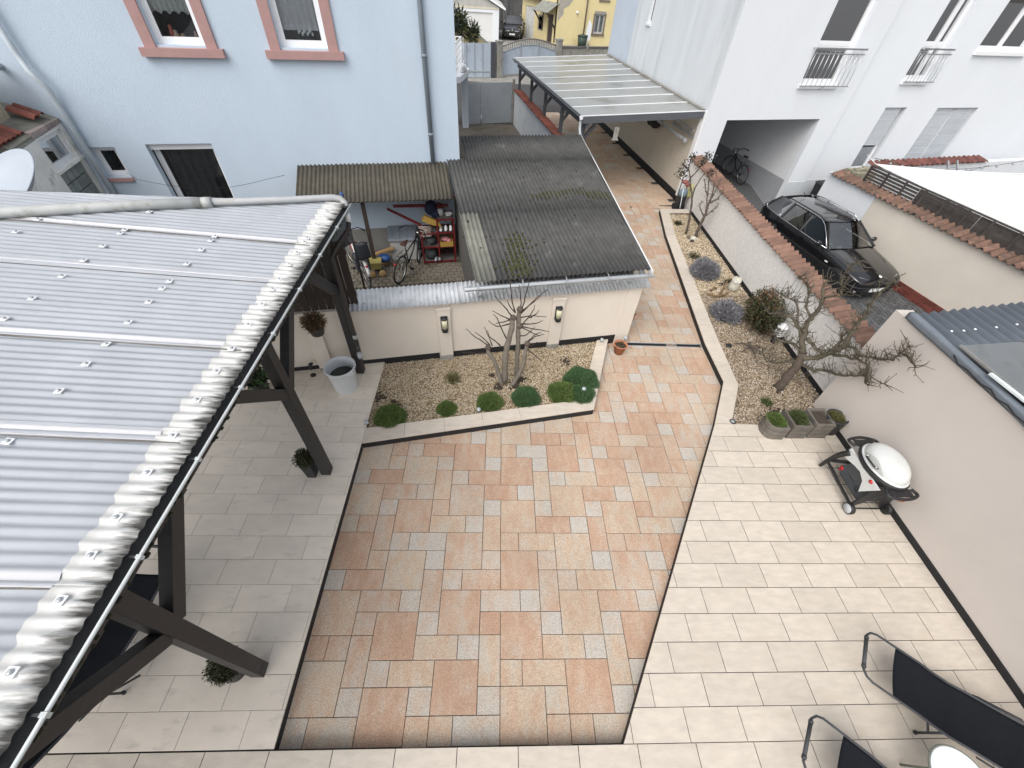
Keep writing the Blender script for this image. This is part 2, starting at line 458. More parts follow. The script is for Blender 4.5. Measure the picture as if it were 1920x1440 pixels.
# driveway beyond the yard, laid along the wall
DA = R(8.2)
dv = MB()
dv.prism([(2.3, 13.3), (6.3, 13.3), (4.5, 26.4), (-.2, 26.4)], -.95, ZP-.016)
drive = dv.build('driveway', M['grout_dark'], kind='structure')
far = MB(); mids = {'orange': 0, 'beige': 1, 'grey': 2}
ca, sa = math.cos(DA), math.sin(DA)
for I in range(-4, 5):
    for J in range(0, 9):
        for i, j, w, d in cells:
            u0, v0 = (6*I+i)*P_, (6*J+j)*P_
            uc, vc = u0+w*P_/2, v0+d*P_/2
            x, y = 4.0+uc*ca-vc*sa, 13.42+uc*sa+vc*ca
            if not inside((x, y), [(2.2, 13.4), (6.25, 13.4), (4.6, 25), (.4, 25)]): continue
            k = 'beige' if rng.random() < .5 else rng.choice(['orange', 'grey', 'beige'])
            far.box((x, y, ZP-.021), (w*P_-.007, d*P_-.007, .04), DA, mids[k])
far.build('pavers', [M['paver_orange'], M['paver_beige'], M['paver_grey']], drive, kind='stuff')

# channel drain across the yard
dr = thing('drain_channel', 'narrow slotted metal drain across the paving beside the terracotta pot', 'drain', (3.7, 6.64, ZP))
b = MB(); b.b2(2.80, 4.60, 6.585, 6.60, -.2, ZP+.006); b.b2(2.80, 4.60, 6.68, 6.695, -.2, ZP+.006); b.build('frame', M['steel'], dr)
b = MB(); b.b2(2.80, 4.60, 6.60, 6.68, -.2, ZP+.001)
for k in range(90): b.b2(2.81+k*.02, 2.817+k*.02, 6.602, 6.678, ZP+.001, ZP+.005, 1)
b.build('grate', [M['matt_black'], M['black_metal']], dr)

# ------------------------------------------------------------------ terraces
def tile_field(base, x_ref, y0, W, D, rows, planes, m, box, gap=.007, name='tile'):
    full = slab_mesh(name, W-gap, D-gap, .02, m, .002)
    for k in range(*rows):
        off = (k % 2)*W/2
        n0 = int((box[0]-x_ref)/W)-2
        for i in range(n0, n0+int((box[1]-box[0])/W)+5):
            xa, ya = x_ref+off+i*W, y0+k*D
            poly = [(xa+gap/2, ya+gap/2), (xa+W-gap/2, ya+gap/2), (xa+W-gap/2, ya+D-gap/2), (xa+gap/2, ya+D-gap/2)]
            c = clip(poly, planes)
            if not c or area(c) < .002: continue
            tw = rng.gauss(0, .0008)
            if abs(area(c)-area(poly)) < 1e-6:
                link(name, full, base, (xa+W/2, ya+D/2, rng.uniform(-.0006, .0006)), (0, 0, tw))
            else:
                t = MB(); t.prism(c, -.02, rng.uniform(-.0006, .0006)); t.build(name, m, base)
EDGE_R = [(1.42, .205), (3.905, 4.40)]
tr_poly = [(1.42, .205), (6.02, .205), (6.02, 4.41), (3.905, 4.41)]
b = MB(); b.prism(tr_poly, -.95, -.0205); terr_r = b.build('terrace', M['black_seal'], kind='structure')
b = MB(); b.prism([(1.44, .215), (6.0, .215), (6.0, 4.40), (3.93, 4.40)], -.0204, -.0035); b.build('joint_bed', M['grout_dark'], terr_r)
pl = [halfplane((3.905, 4.40), (1.42, .205)), (1, 0, 6.0), (0, -1, -.205), (0, 1, 4.40)]
tile_field(terr_r, 2.125-3*.603, .192, .603, .303, (0, 14), pl, M['tile_cream'], (1.2, 6.2))
# left terrace, running under the pergola roof
b = MB(); b.prism([(-2.085, .205), (-2.085, 3.86), (-2.12, 3.9), (-2.12, 5.62), (-7.3, 4.6), (-7.3, .205)], -.95, -.0205); terr_l = b.build('terrace', M['black_seal'], kind='structure')
b = MB(); b.prism([(-2.10, .215), (-2.10, 3.86), (-2.14, 3.9), (-2.14, 5.60), (-7.2, 4.6), (-7.2, .215)], -.0204, -.0035); b.build('joint_bed', M['grout_light'], terr_l)
pl = [(1, 0, -2.085), (0, -1, -.205), (-1, 0, 6.6), halfplane((-1.9, 5.80), (-7.3, 4.75))]
tile_field(terr_l, -2.42-.003, .21, .613, .3065, (0, 20), pl, M['tile_shade'], (-6.6, -1.9), .005)
# near band below both
b = MB(); b.prism([(-7.3, -1.6), (6.02, -1.6), (6.02, .2035), (-7.3, .2035)], -.95, -.0205); terr_n = b.build('terrace', M['black_seal'], kind='structure')
b = MB(); b.prism([(-7.2, -1.5), (6.0, -1.5), (6.0, .195), (-7.2, .195)], -.0204, -.0035); b.build('joint_bed', M['grout_dark'], terr_n)
tile_field(terr_n, -2.426-.306, .203-5*.306, .613, .306, (1, 5), [(0, 1, .203), (1, 0, 6.0), (-1, 0, 4.6)], M['tile_cream'], (-4.6, 6.2))

# ------------------------------------------------------------------ planted beds
def kerb(path_o, path_i, base_name, m_cap, zt=.0):
    """kerb block between outer and inner polylines with cap slabs"""
    b = MB()
    for k in range(len(path_o)-1):
        b.prism([path_o[k], path_o[k+1], path_i[k+1], path_i[k]], -.6, zt-.0205)
    o = b.build(base_name, M['black_seal'], kind='structure')
    for k in range(len(path_o)-1):
        po, qo, pi, qi = (Vector((*p, 0)) for p in (path_o[k], path_o[k+1], path_i[k], path_i[k+1]))
        L = (qo-po).length; n = max(1, round(L/.61))
        for i in range(n):
            a, c = i/n, (i+1)/n; e = .0018/L
            t = MB(); t.prism([tuple(po.lerp(qo, a+e))[:2], tuple(po.lerp(qo, c-e))[:2], tuple(pi.lerp(qi, c-e))[:2], tuple(pi.lerp(qi, a+e))[:2]], zt-.02, zt+rng.uniform(-.0006, .0006))
            t.build('cap_slab', m_cap, o)
    return o
kerb([(-2.08, 3.88), (1.80, 4.68)], [(-2.10, 4.17), (1.72, 4.92)], 'bed_kerb', M['tile_cream'])
kerb([(1.80, 4.683), (2.40, 6.62)], [(1.60, 4.90), (2.16, 6.58)], 'bed_kerb', M['tile_cream'])
KO = [(3.905, 4.405), (4.46, 5.45), (4.48, 6.57), (5.00, 11.47), (5.29, 13.25)]
KI = [(4.20, 4.405), (4.715, 5.36), (4.80, 6.60), (5.27, 11.45), (5.53, 12.98)]
kerb(KO, KI, 'bed_kerb', M['tile_cream'])
kerb([(5.295, 13.25), (6.24, 13.32)], [(5.53, 12.985), (6.24, 13.05)], 'bed_kerb', M['tile_cream'])
bed_l = [(-2.10, 4.16), (1.62, 4.90), (2.18, 6.60), (-2.10, 5.78)]
bed_r = [(4.20, 4.41), (4.715, 5.36), (4.80, 6.60), (5.27, 11.45), (5.53, 12.99), (6.27, 13.06), (6.27, 4.41)]
for bp in (bed_l, bed_r):
    b = MB(); b.prism(bp, -.6, -.065); b.build('soil_bed', mat('bed_sand', (.20, .15, .095), .95, .4, 30, .5, 60) if 'bed_sand' not in M else M['bed_sand'], kind='structure')
_ico = bmesh.new(); bmesh.ops.create_icosphere(_ico, subdivisions=1, radius=1.0)
ICO_V = np.array([v.co[:] for v in _ico.verts]); ICO_F = np.array([[v.index for v in f.verts] for f in _ico.faces]); _ico.free()
def pebbles(poly, n, z, r0, r1, seed, dens=None):
    g = np.random.default_rng(seed)
    xs = [p[0] for p in poly]; ys = [p[1] for p in poly]
    pts = []
    while len(pts) < n:
        x, y = g.uniform(min(xs), max(xs)), g.uniform(min(ys), max(ys))
        if inside((x, y), poly) and (dens is None or g.random() < dens(x, y)): pts.append((x, y))
    pts = np.array(pts); N = len(pts)
    rad = g.uniform(r0, r1, N)
    sc = np.stack([rad*g.uniform(.8, 1.5, N), rad*g.uniform(.7, 1.1, N), rad*g.uniform(.45, .8, N)], 1)
    V = ICO_V[None]*sc[:, None, :]*g.uniform(.8, 1.15, (N, 12, 1))
    # random orientation: yaw plus tilt
    a, t = g.uniform(0, 6.283, N), g.normal(0, .5, N)
    c, s_ = np.cos(t)[:, None], np.sin(t)[:, None]
    y_, z_ = V[..., 1]*c-V[..., 2]*s_, V[..., 1]*s_+V[..., 2]*c
    c, s_ = np.cos(a)[:, None], np.sin(a)[:, None]
    X, Y = V[..., 0]*c-y_*s_, V[..., 0]*s_+y_*c
    lift = g.uniform(-.006, .012, N)[:, None]
    V = np.stack([X+pts[:, :1], Y+pts[:, 1:2], z_+z+lift], -1).reshape(-1, 3)
    F = (ICO_F[None]+np.arange(N)[:, None, None]*12).reshape(-1, 3)
    return V, F
def gravel_mat(name, cols):
    m = bpy.data.materials.new(name); m.use_nodes = True
    n, l = m.node_tree.nodes, m.node_tree.links
    b = n['Principled BSDF']; b.inputs['Roughness'].default_value = .75; b.inputs['Specular IOR Level'].default_value = .3
    geo = n.new('ShaderNodeNewGeometry'); cr = n.new('ShaderNodeValToRGB'); cr.color_ramp.interpolation = 'CONSTANT'
    e = cr.color_ramp.elements
    e[0].position = 0; e[0].color = (*cols[0], 1); e[1].position = 1/len(cols); e[1].color = (*cols[1], 1)
    for k in range(2, len(cols)): x = e.new(k/len(cols)); x.color = (*cols[k], 1)
    l.new(geo.outputs['Random Per Island'], cr.inputs[0]); l.new(cr.outputs[0], b.inputs['Base Color'])
    MATS[name] = m; return m
GR1 = gravel_mat('gravel_gold', [(.54, .45, .31), (.44, .34, .21), (.62, .54, .42), (.35, .26, .15), (.50, .41, .28), (.66, .60, .51), (.20, .145, .095), (.46, .37, .24)])
GR2 = gravel_mat('gravel_brown', [(.38, .30, .20), (.29, .22, .14), (.48, .40, .30), (.19, .14, .09), (.34, .27, .19), (.54, .48, .41), (.13, .10, .075)])
V, F = pebbles(bed_l, 27000, -.058, .0075, .0145, 1)
link('gravel', npmesh('gravel', V, F, GR1), kind='stuff', label='pale golden gravel in the low bed before the cream wall', cat='gravel')
V, F = pebbles([(4.2, 4.41), (4.715, 5.36), (4.80, 6.60), (4.99, 8.6), (6.27, 8.6), (6.27, 4.41)], 26000, -.056, .009, .017, 2)
V2, F2 = pebbles([(4.99, 8.5), (5.27, 11.45), (5.53, 12.99), (6.27, 13.06), (6.27, 8.5)], 10000, -.056, .012, .021, 3)
link('gravel', npmesh('gravel', V, F, GR2), kind='stuff', label='brown and cream gravel around the pruned tree in the long bed', cat='gravel')
link('gravel', npmesh('gravel', V2, F2, GR1), kind='stuff', label='yellowish gravel in the far end of the long bed', cat='gravel')
# ------------------------------------------------------------------ corrugated sheet helper
def corr(b, o, run, across, L, Wd, pitch, amp, th=.004, nseg=8, nl=2, mi=0, ymax=None, sag=None):
    """corrugated sheet: starts at o, ridges run along `run` for L, waves march along `across` for Wd. solid with thickness th"""
    o, run, across = Vector(o), Vector(run).normalized(), Vector(across).normalized()
    nrm = run.cross(across)
    if nrm.z < 0: nrm = -nrm
    n = max(4, int(Wd/pitch*nseg))
    top = []; bot = []
    for i in range(nl+1):
        for j in range(n+1):
            w = Wd*j/n
            p = o+run*(L*i/nl)+across*w
            if ymax is not None:
                ym = ymax(p.x)
                if p.y > ym: p = p+across*((ym-p.y)/across.y)
            h = amp*math.cos(2*math.pi*w/pitch)
            if sag: h += sag(i/nl, w)
            top.append(p+nrm*h); bot.append(p+nrm*(h-th))
    N = (nl+1)*(n+1)
    up = nrm.dot(run.cross(across)) > 0
    fs = []
    for i in range(nl):
        for j in range(n):
            a, c, d, e = i*(n+1)+j, (i+1)*(n+1)+j, (i+1)*(n+1)+j+1, i*(n+1)+j+1
            if (top[e]-top[a]).length < 1e-5 and (top[d]-top[c]).length < 1e-5: continue
            q = (a, c, d, e) if up else (e, d, c, a)
            fs.append(q); fs.append(tuple(N+k for k in q[::-1]))
    b.add(top+bot, fs, mi, True)
    B = len(b.v)-2*N
    for i in (0, nl):
        for j in range(n):
            a, e = B+i*(n+1)+j, B+i*(n+1)+j+1
            b.f.append([a, e, e+N, a+N]); b.m.append(mi); b.sm.append(False)
    for j in (0, n):
        for i in range(nl):
            a, e = B+i*(n+1)+j, B+(i+1)*(n+1)+j
            b.f.append([a, e, e+N, a+N]); b.m.append(mi); b.sm.append(False)
    return b

# ------------------------------------------------------------------ cream garden wall in front of the bike yard
gw = thing('garden_wall', 'low cream rendered garden wall with two pillars and corrugated capping behind the gravel bed', 'wall', S(-2.6, .1, ZP))
def sbox(b, s0, s1, t0, t1, z0, z1, mi=0):
    return b.hexa([S(s0, t0, z0), S(s1, t0, z0), S(s1, t1, z0), S(s0, t1, z0)], [S(s0, t0, z1), S(s1, t0, z1), S(s1, t1, z1), S(s0, t1, z1)], mi)
b = MB(); sbox(b, -7.6, -.28, 0, .2, -.6, 1.24); b.build('wall', M['cream_render'], gw)
b = MB(); sbox(b, -.28, 0, -.02, .22, -.6, 1.24); b.build('end_pillar', M['cream_render'], gw)
for s0 in (-3.93, -1.78, -6.15):
    b = MB(); sbox(b, s0, s0+.24, -.07, -.001, -.05, 1.14); p = b.build('pillar', M['cream_render'], gw, bevel=.006)
    b = MB(); sbox(b, s0-.004, s0+.244, -.075, -.0, -.3, .06); b.build('pillar_foot', M['concrete_old'], p)
    b = MB(); sbox(b, s0-.012, s0+.252, -.085, -.0, 1.14, 1.165); b.build('pillar_cap', M['cream_render'], p)
b = MB(); sbox(b, -5.2, -3.95, -.012, -.0005, -.3, .085); sbox(b, -3.68, -1.79, -.012, -.0005, -.3, .085); sbox(b, -1.53, -.29, -.012, -.0005, -.3, .085)
sbox(b, -7.6, -6.16, -.012, -.0005, -.3, .085); sbox(b, -5.9, -5.2, -.012, -.0005, -.3, .085); b.build('plinth', M['black_seal'], gw)
sheet_mat('cap_sheet', (.80, .82, .84), (.7, .7, .7), .35, .55, .2, 9.0, stains=((.58, .57, .55), 5.0, .6, .5))
for k, (s0, w) in enumerate(((-5.35, 1.9), (-3.5, 1.85), (-1.7, 1.82))):
    b = MB(); d = (S(0, .36, 1.36)-S(0, -.10, 1.24))
    corr(b, S(s0, -.10, 1.275+.006*(k % 2)), d, ES, d.length, w, .076, .014, .004, 8)
    b.build('capping_sheet', M['cap_sheet'], gw)
for k in range(9):
    q = S(-5.1+k*.6, .02+.2*(k % 2), 1.34+.05*(k % 2))
    b = MB(); b.lathe([(.014, -.01), (.016, .004), (.009, .014)], q, 8); b.build('screw', M['zinc'], gw)
for s0, nm in ((-3.81, 'cream cylinder wall lamp on the pillar left of the bare shrub'), (-1.66, 'cream cylinder wall lamp on the pillar right of the bare shrub')):
    lp = thing('wall_lamp', nm, 'lamp', S(s0, -.07, .85), AS, 'wall lamps on the garden wall')
    b = MB(); b.box((0, -.012, .0), (.125, .022, .30)); b.build('back_plate', M['dark_plastic'], lp, local=True, bevel=.004)
    b = MB(); b.lathe([(.058, -.155), (.058, -.08), (.05, -.075)], (0, -.05, 0), 20); b.build('base', M['dark_plastic'], lp, local=True)
    mat('lamp_diffuser', (.70, .68, .48), .35, .05, 5) if 'lamp_diffuser' not in M else None
    b = MB(); b.lathe([(.05, -.075), (.05, .12), (.0, .125)], (0, -.05, 0), 20); b.build('diffuser', M['lamp_diffuser'], lp, local=True)
    b = MB(); b.lathe([(.06, .121), (.06, .14), (.0, .148)], (0, -.05, 0), 20); b.build('lid', M['dark_plastic'], lp, local=True)

# ------------------------------------------------------------------ bike shed: fibre cement roofs, cobbled yard
mat('fibre_cement', (.086, .084, .079), .95, .3, 5, .5, 60, stains=[((.45, .45, .42), 22.0, .66, .9), ((.30, .30, .28), 2.2, .62, .45), ((.035, .035, .03), 26.0, .72, .9)])
mat('fibre_cement_old', (.088, .077, .058), .95, .3, 6, .5, 60, stains=[((.45, .44, .38), 24.0, .68, .9), ((.05, .045, .03), 3.2, .58, .6)])
mat('fibre_cement_pale', (.22, .215, .18), .95, .25, 5, .5, 60, stains=[((.10, .10, .08), 7.0, .6, .7)])
sh = thing('bike_shed', 'low shed with dark mossy corrugated roof and open bike bay', 'shed', S(-2, 3, ZP))
def roofz(t): return 1.62+.088*t
# main roof in sheets (each sheet one part), edge following the driveway wall
def shed_sheet(s0, w, t0, t1, m, dz=0.0, smax=None):
    b = MB(); d = S(0, t1, roofz(t1))-S(0, t0, roofz(t0))
    o = S(s0, t0, roofz(t0)+dz)
    corr(b, o, d, ES, d.length, w, .09, .019, .008, 8, 2)
    if smax is not None:
        vv = []
        for v in b.v:
            q = Vector(v)-Vector((OX, OY, 0)); s_, t_ = q.dot(ES), q.dot(NS); lim = smax(t_)
            if s_ > lim: q = q-ES*(s_-lim)
            vv.append(tuple(q+Vector((OX, OY, 0))))
        b.v = vv
    b.build('roof_sheet', m, sh)
edge = lambda t: .02+.09*max(t, 0)
for row, (t0, t1) in enumerate(((-.02, 2.32), (2.2, 4.62))):
    for k, s0 in enumerate((-3.22, -2.86, -2.05, -1.24, -.43)):
        shed_sheet(s0, (.42 if k == 0 else .87) if k < 4 else .9, t0, t1, M['fibre_cement_pale'] if (k == 0 and row == 0) else M['fibre_cement'], .003*(k % 2)+.010*row, edge)
for k, s0 in enumerate((-2.77, -1.96, -1.15, -.34, .47)):
    shed_sheet(s0, .87, 4.5, 5.95, M['fibre_cement'], .020+.003*(k % 2), edge)
# lean-to strip against the house
for k in range(4):
    b = MB(); d = S(0, 4.57, 1.99)-S(0, 3.36, 1.62)
    corr(b, S(-6.55+k*.82, 3.36, 1.63+.004*(k % 2)), d, ES, d.length, .86, .09, .019, .008, 8, 2); b.build('lean_to_sheet', M['fibre_cement_old'], sh)
# white verge board on the driveway side, gutter
b = MB(); b.bar(S(edge(0)+.02, -.1, 1.60), S(edge(5.9)+.02, 5.95, roofz(5.95)-.01), .02, .06); b.build('verge_board', M['white_plastic'], sh)
b = MB(); prof = []
for k in range(9):
    a = math.pi*k/8; prof.append((-.055*math.cos(a), -.05*math.sin(a)))
for k in range(9, 18):
    a = math.pi*(17-k)/8; prof.append((-.050*math.cos(a), -.045*math.sin(a)+.001))
b.extr([S(-3.42, -.10, 1.55)+NS*x+Vector((0, 0, z)) for x, z in prof], ES*3.5); b.build('gutter', M['zinc'], sh)
for k in range(5):
    b = MB(); b.bar(S(-3.2+k*.8, -.16, 1.555), S(-3.2+k*.8, -.0, 1.60), .02, .006); b.build('gutter_bracket', M['zinc'], sh)
b = MB(); b.tube([S(-3.15, -.10, 1.5), S(-3.15, -.10, 1.42), S(-3.15, .05, 1.30), S(-3.15, .16, 1.2)], .035, 10); b.build('gutter_outlet', M['grey_pvc'], sh)
# walls of the shed
b = MB(); sbox(b, -.12, -.02, .25, 5.6, -.6, 1.55)
b.build('side_wall', M['cream_render'], sh)
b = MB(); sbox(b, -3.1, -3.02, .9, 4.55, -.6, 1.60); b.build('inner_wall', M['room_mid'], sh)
b = MB(); sbox(b, -2.7, -.1, 5.5, 5.6, -.6, 1.9); b.build('rear_wall', M['cream_render'], sh)
b = MB(); b.box(S(-5.22, 3.55, .68), (.085, .085, 1.74), AS); b.build('post', M['brown_wood'], sh)
b = MB(); b.bar(S(-6.5, 3.55, 1.60), S(-3.1, 3.55, 1.60), .07, .09); b.build('beam', M['brown_wood'], sh)
# moss on the roof
def tuft_mesh(cx, n, spread, g, size, zf, tall=1.0):
    V = []; F = []
    for i in range(n):
        p = cx(i, g)
        a = g.uniform(0, 6.283); h = size*g.uniform(.6, 1.4)*tall; w = size*g.uniform(.3, .6)
        d = np.array([math.cos(a), math.sin(a), 0])*w; t = np.array([g.normal(0, .35), g.normal(0, .35), 1.0]); t = t/np.linalg.norm(t)*h
        k = len(V); V += [p-d, p+d, p+t+d*.3]; F.append((k, k+1, k+2))
    return np.array(V), np.array(F)
mat('moss', (.045, .047, .014), .95, .5, 12)
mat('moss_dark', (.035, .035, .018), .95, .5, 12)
g = np.random.default_rng(5)
def moss_patch(path, n, spread, m, nm, r0=.012, r1=.04):
    Vs, Fs = [], []; k0 = 0
    for i in range(n):
        u = g.random()*(len(path)-1); k = int(u); a, c = path[k], path[k+1]
        s_ = a[0]+(c[0]-a[0])*(u-k)+g.normal(0, spread); t_ = a[1]+(c[1]-a[1])*(u-k)+g.normal(0, spread*.6)
        if g.random() < .45: s_ = round(s_/.09)*.09+.045+g.normal(0, .015)-3.22 % .09
        if s_ > edge(t_)-.02: continue
        r = g.uniform(r0, r1)
        p = np.array(S(s_, t_, roofz(t_)+.005))
        V = ICO_V*np.array([r, r*1.2, r*.55])*g.uniform(.7, 1.3, (12, 1))+p
        Vs.append(V); Fs.append(ICO_F+k0); k0 += 12
    link('moss', npmesh('moss', np.concatenate(Vs), np.concatenate(Fs), m), sh, loc=-Vector(sh.location), kind='stuff')
moss_patch([(-1.5, 2.75), (-.5, 2.95), (.2, 2.6)], 460, .11, M['moss'], 'a', .012, .036)
moss_patch([(-2.4, .12), (-2.35, .6), (-2.25, 1.3)], 360, .15, M['moss'], 'b', .012, .036)
moss_patch([(-3.0, .3), (0, 5.0), (-3, 4.5), (.3, 3), (-2, 2)], 260, .9, M['moss_dark'], 'c', .008, .028)

# cobbled yard floor
cy = MB(); cy.prism([tuple(S(-7.6, .2))[:2], tuple(S(-.1, .2))[:2], tuple(S(-.1, 4.6))[:2], tuple(S(-7.6, 4.6))[:2]], -.95, ZP-.03)
cobyard = cy.build('courtyard_floor', M['soil'], kind='structure')
mat('cobble', (.125, .11, .088), .9, .3, 12, .5, 50, rnd=.35, stains=((.075, .07, .04), 2.0, .52, .7))
cm = MB()
for c_ in range(1):
    cm.add([(-.078, -.065, -.06), (.078, -.065, -.06), (.078, .065, -.06), (-.078, .065, -.06), (-.076, -.063, -.012), (.076, -.063, -.012), (.076, .063, -.012), (-.076, .063, -.012), (-.058, -.047, .0), (.058, -.047, .0), (.058, .047, .0), (-.058, .047, .0)],
           [(8, 9, 10, 11)]+[(i, (i+1) % 4, 4+(i+1) % 4, 4+i) for i in range(4)]+[(4+i, 4+(i+1) % 4, 8+(i+1) % 4, 8+i) for i in range(4)])
cmesh = cm.mesh('cobble', M['cobble'])
nr = 0
for r_ in range(18):
    for c_ in range(24):
        s_, t_ = -3.05-c_*.168-(r_ % 2)*.084+rng.gauss(0, .006), .62+r_*.142+rng.gauss(0, .005)
        if s_ < -6.4 or t_ > 3.05 or nr >= 295: continue
        nr += 1
        link('cobble', cmesh, cobyard, S(s_, t_, ZP-.005+rng.uniform(-.008, .008)), (rng.gauss(0, .03), rng.gauss(0, .03), AS+rng.gauss(0, .04)))
b = MB()
for r_ in range(12):
    for c_ in range(30):
        s_, t_ = -2.9-c_*.168-(r_ % 2)*.084, 2.9+r_*.142
        if t_ > 4.5: continue
        b.box(S(s_, t_, ZP-.035), (.152, .127, .06), AS+rng.gauss(0, .04))
b.build('cobbles', M['cobble'], cobyard, kind='stuff')

# ------------------------------------------------------------------ window helper on a wall plane
class Wall:
    """vertical wall frame: origin, angle; s along, n outwards (towards camera side), z up"""
    def __init__(s, ox, oy, ang, out=-1):
        s.o = Vector((ox, oy, 0)); s.e = Vector((math.cos(ang), math.sin(ang), 0)); s.n = Vector((-math.sin(ang), math.cos(ang), 0))*out
    def P(s, a, d, z): return s.o+s.e*a+s.n*d+Vector((0, 0, z))
    def box(s, b, a0, a1, d0, d1, z0, z1, mi=0):
        return b.hexa([s.P(a0, d0, z0), s.P(a1, d0, z0), s.P(a1, d1, z0), s.P(a0, d1, z0)], [s.P(a0, d0, z1), s.P(a1, d0, z1), s.P(a1, d1, z1), s.P(a0, d1, z1)], mi)
    def panel(s, b, a0, a1, z0, z1, holes, depth, mi=0):
        """wall slab with rectangular holes, thickness depth behind the face"""
        A = sorted({a0, a1, *[h[0] for h in holes], *[h[1] for h in holes]}); Z = sorted({z0, z1, *[h[2] for h in holes], *[h[3] for h in holes]})
        for i in range(len(A)-1):
            for j in range(len(Z)-1):
                ca_, cz_ = (A[i]+A[i+1])/2, (Z[j]+Z[j+1])/2
                if any(h[0] < ca_ < h[1] and h[2] < cz_ < h[3] for h in holes): continue
                b.add([s.P(A[i], 0, Z[j]), s.P(A[i+1], 0, Z[j]), s.P(A[i+1], 0, Z[j+1]), s.P(A[i], 0, Z[j+1])], [(0, 1, 2, 3)], mi)
        for h in holes:
            c = [(h[0], h[2]), (h[1], h[2]), (h[1], h[3]), (h[0], h[3])]
            for k in range(4):
                p, q = c[k], c[(k+1) % 4]
                b.add([s.P(p[0], 0, p[1]), s.P(q[0], 0, q[1]), s.P(q[0], -depth, q[1]), s.P(p[0], -depth, p[1])], [(0, 1, 2, 3)], mi)
        return b
def window(W, par, a0, a1, z0, z1, rec=.12, fw=.06, mull=(), trans=(), fm='white_plastic', gm='glass', room=.5, roomm='room_dark', sash=True, label=None, nm='window'):
    """frame with glass panes in a recess, a dark room box behind"""
    b = MB(); d0, d1 = -rec, -rec-.07
    W.box(b, a0, a0+fw, d1, d0, z0, z1); W.box(b, a1-fw, a1, d1, d0, z0, z1); W.box(b, a0+fw, a1-fw, d1, d0, z0, z0+fw); W.box(b, a0+fw, a1-fw, d1, d0, z1-fw, z1)
    for m_ in mull: W.box(b, m_-fw/2, m_+fw/2, d1, d0-.002, z0+fw, z1-fw)
    for t in trans: W.box(b, a0+fw, a1-fw, d1, d0-.003, t-fw/2, t+fw/2)
    f = b.build(nm, M[fm], par, label=label)
    xs = [a0+fw]+[v for m_ in mull for v in (m_-fw/2, m_+fw/2)]+[a1-fw]
    zs = [z0+fw]+[v for t in trans for v in (t-fw/2, t+fw/2)]+[z1-fw]
    for i in range(0, len(xs), 2):
        for j in range(0, len(zs), 2):
            p = MB(); W.box(p, xs[i], xs[i+1], d0-.045, d0-.035, zs[j], zs[j+1]); p.build('pane', M[gm], f)
            if sash:
                q = MB(); e = .035
                W.box(q, xs[i], xs[i]+e, d0-.03, d0-.008, zs[j], zs[j+1]); W.box(q, xs[i+1]-e, xs[i+1], d0-.03, d0-.008, zs[j], zs[j+1])
                W.box(q, xs[i]+e, xs[i+1]-e, d0-.03, d0-.008, zs[j], zs[j]+e); W.box(q, xs[i]+e, xs[i+1]-e, d0-.03, d0-.008, zs[j+1]-e, zs[j+1]); q.build('sash', M[fm], f)
    if room:
        r = MB(); dd = d1-room
        r.add([W.P(a0-.3, dd, z0-.3), W.P(a1+.3, dd, z0-.3), W.P(a1+.3, dd, z1+.3), W.P(a0-.3, dd, z1+.3)], [(0, 1, 2, 3)])
        for (p, q) in (((a0, z0), (a1, z0)), ((a1, z0), (a1, z1)), ((a1, z1), (a0, z1)), ((a0, z1), (a0, z0))):
            r.add([W.P(p[0], d1, p[1]), W.P(q[0], d1, q[1]), W.P(q[0], dd, q[1]), W.P(p[0], dd, p[1])], [(0, 1, 2, 3)])
        r.build('room', M[roomm], f)
    return f
def curtain(W, f, a0, a1, z0, z1, d, m, folds=9, scallop=.0, amp=.018):
    b = MB()
    def fn(u, v):
        a = a0+(a1-a0)*u
        zb = z0+scallop*abs(math.sin(u*math.pi*folds*.6))
        return W.P(a, d+amp*math.sin(u*folds*2*math.pi+.6*math.sin(v*3)), z1+(zb-z1)*v)
    b.grid(fn, 90, 6); return b.build('curtain', m, f)
_lace = mat('lace', (.72, .73, .72), .9, .2, 60)
_n, _l = _lace.node_tree.nodes, _lace.node_tree.links
_t = _n.new('ShaderNodeTexVoronoi'); _t.inputs['Scale'].default_value = 55; _g = _n.new('ShaderNodeNewGeometry'); _l.new(_g.outputs['Position'], _t.inputs['Vector'])
_m = _n.new('ShaderNodeMapRange'); _m.inputs[1].default_value = .1; _m.inputs[2].default_value = .5; _m.inputs[3].default_value = .98; _m.inputs[4].default_value = .62; _l.new(_t.outputs[0], _m.inputs[0]); _l.new(_m.outputs[0], _n['Principled BSDF'].inputs['Alpha'])
mat('voile', (.70, .70, .74), .9, .15, 30, alpha=.85)
mat('dark_curtain', (.055, .055, .058), .9, .3, 12)

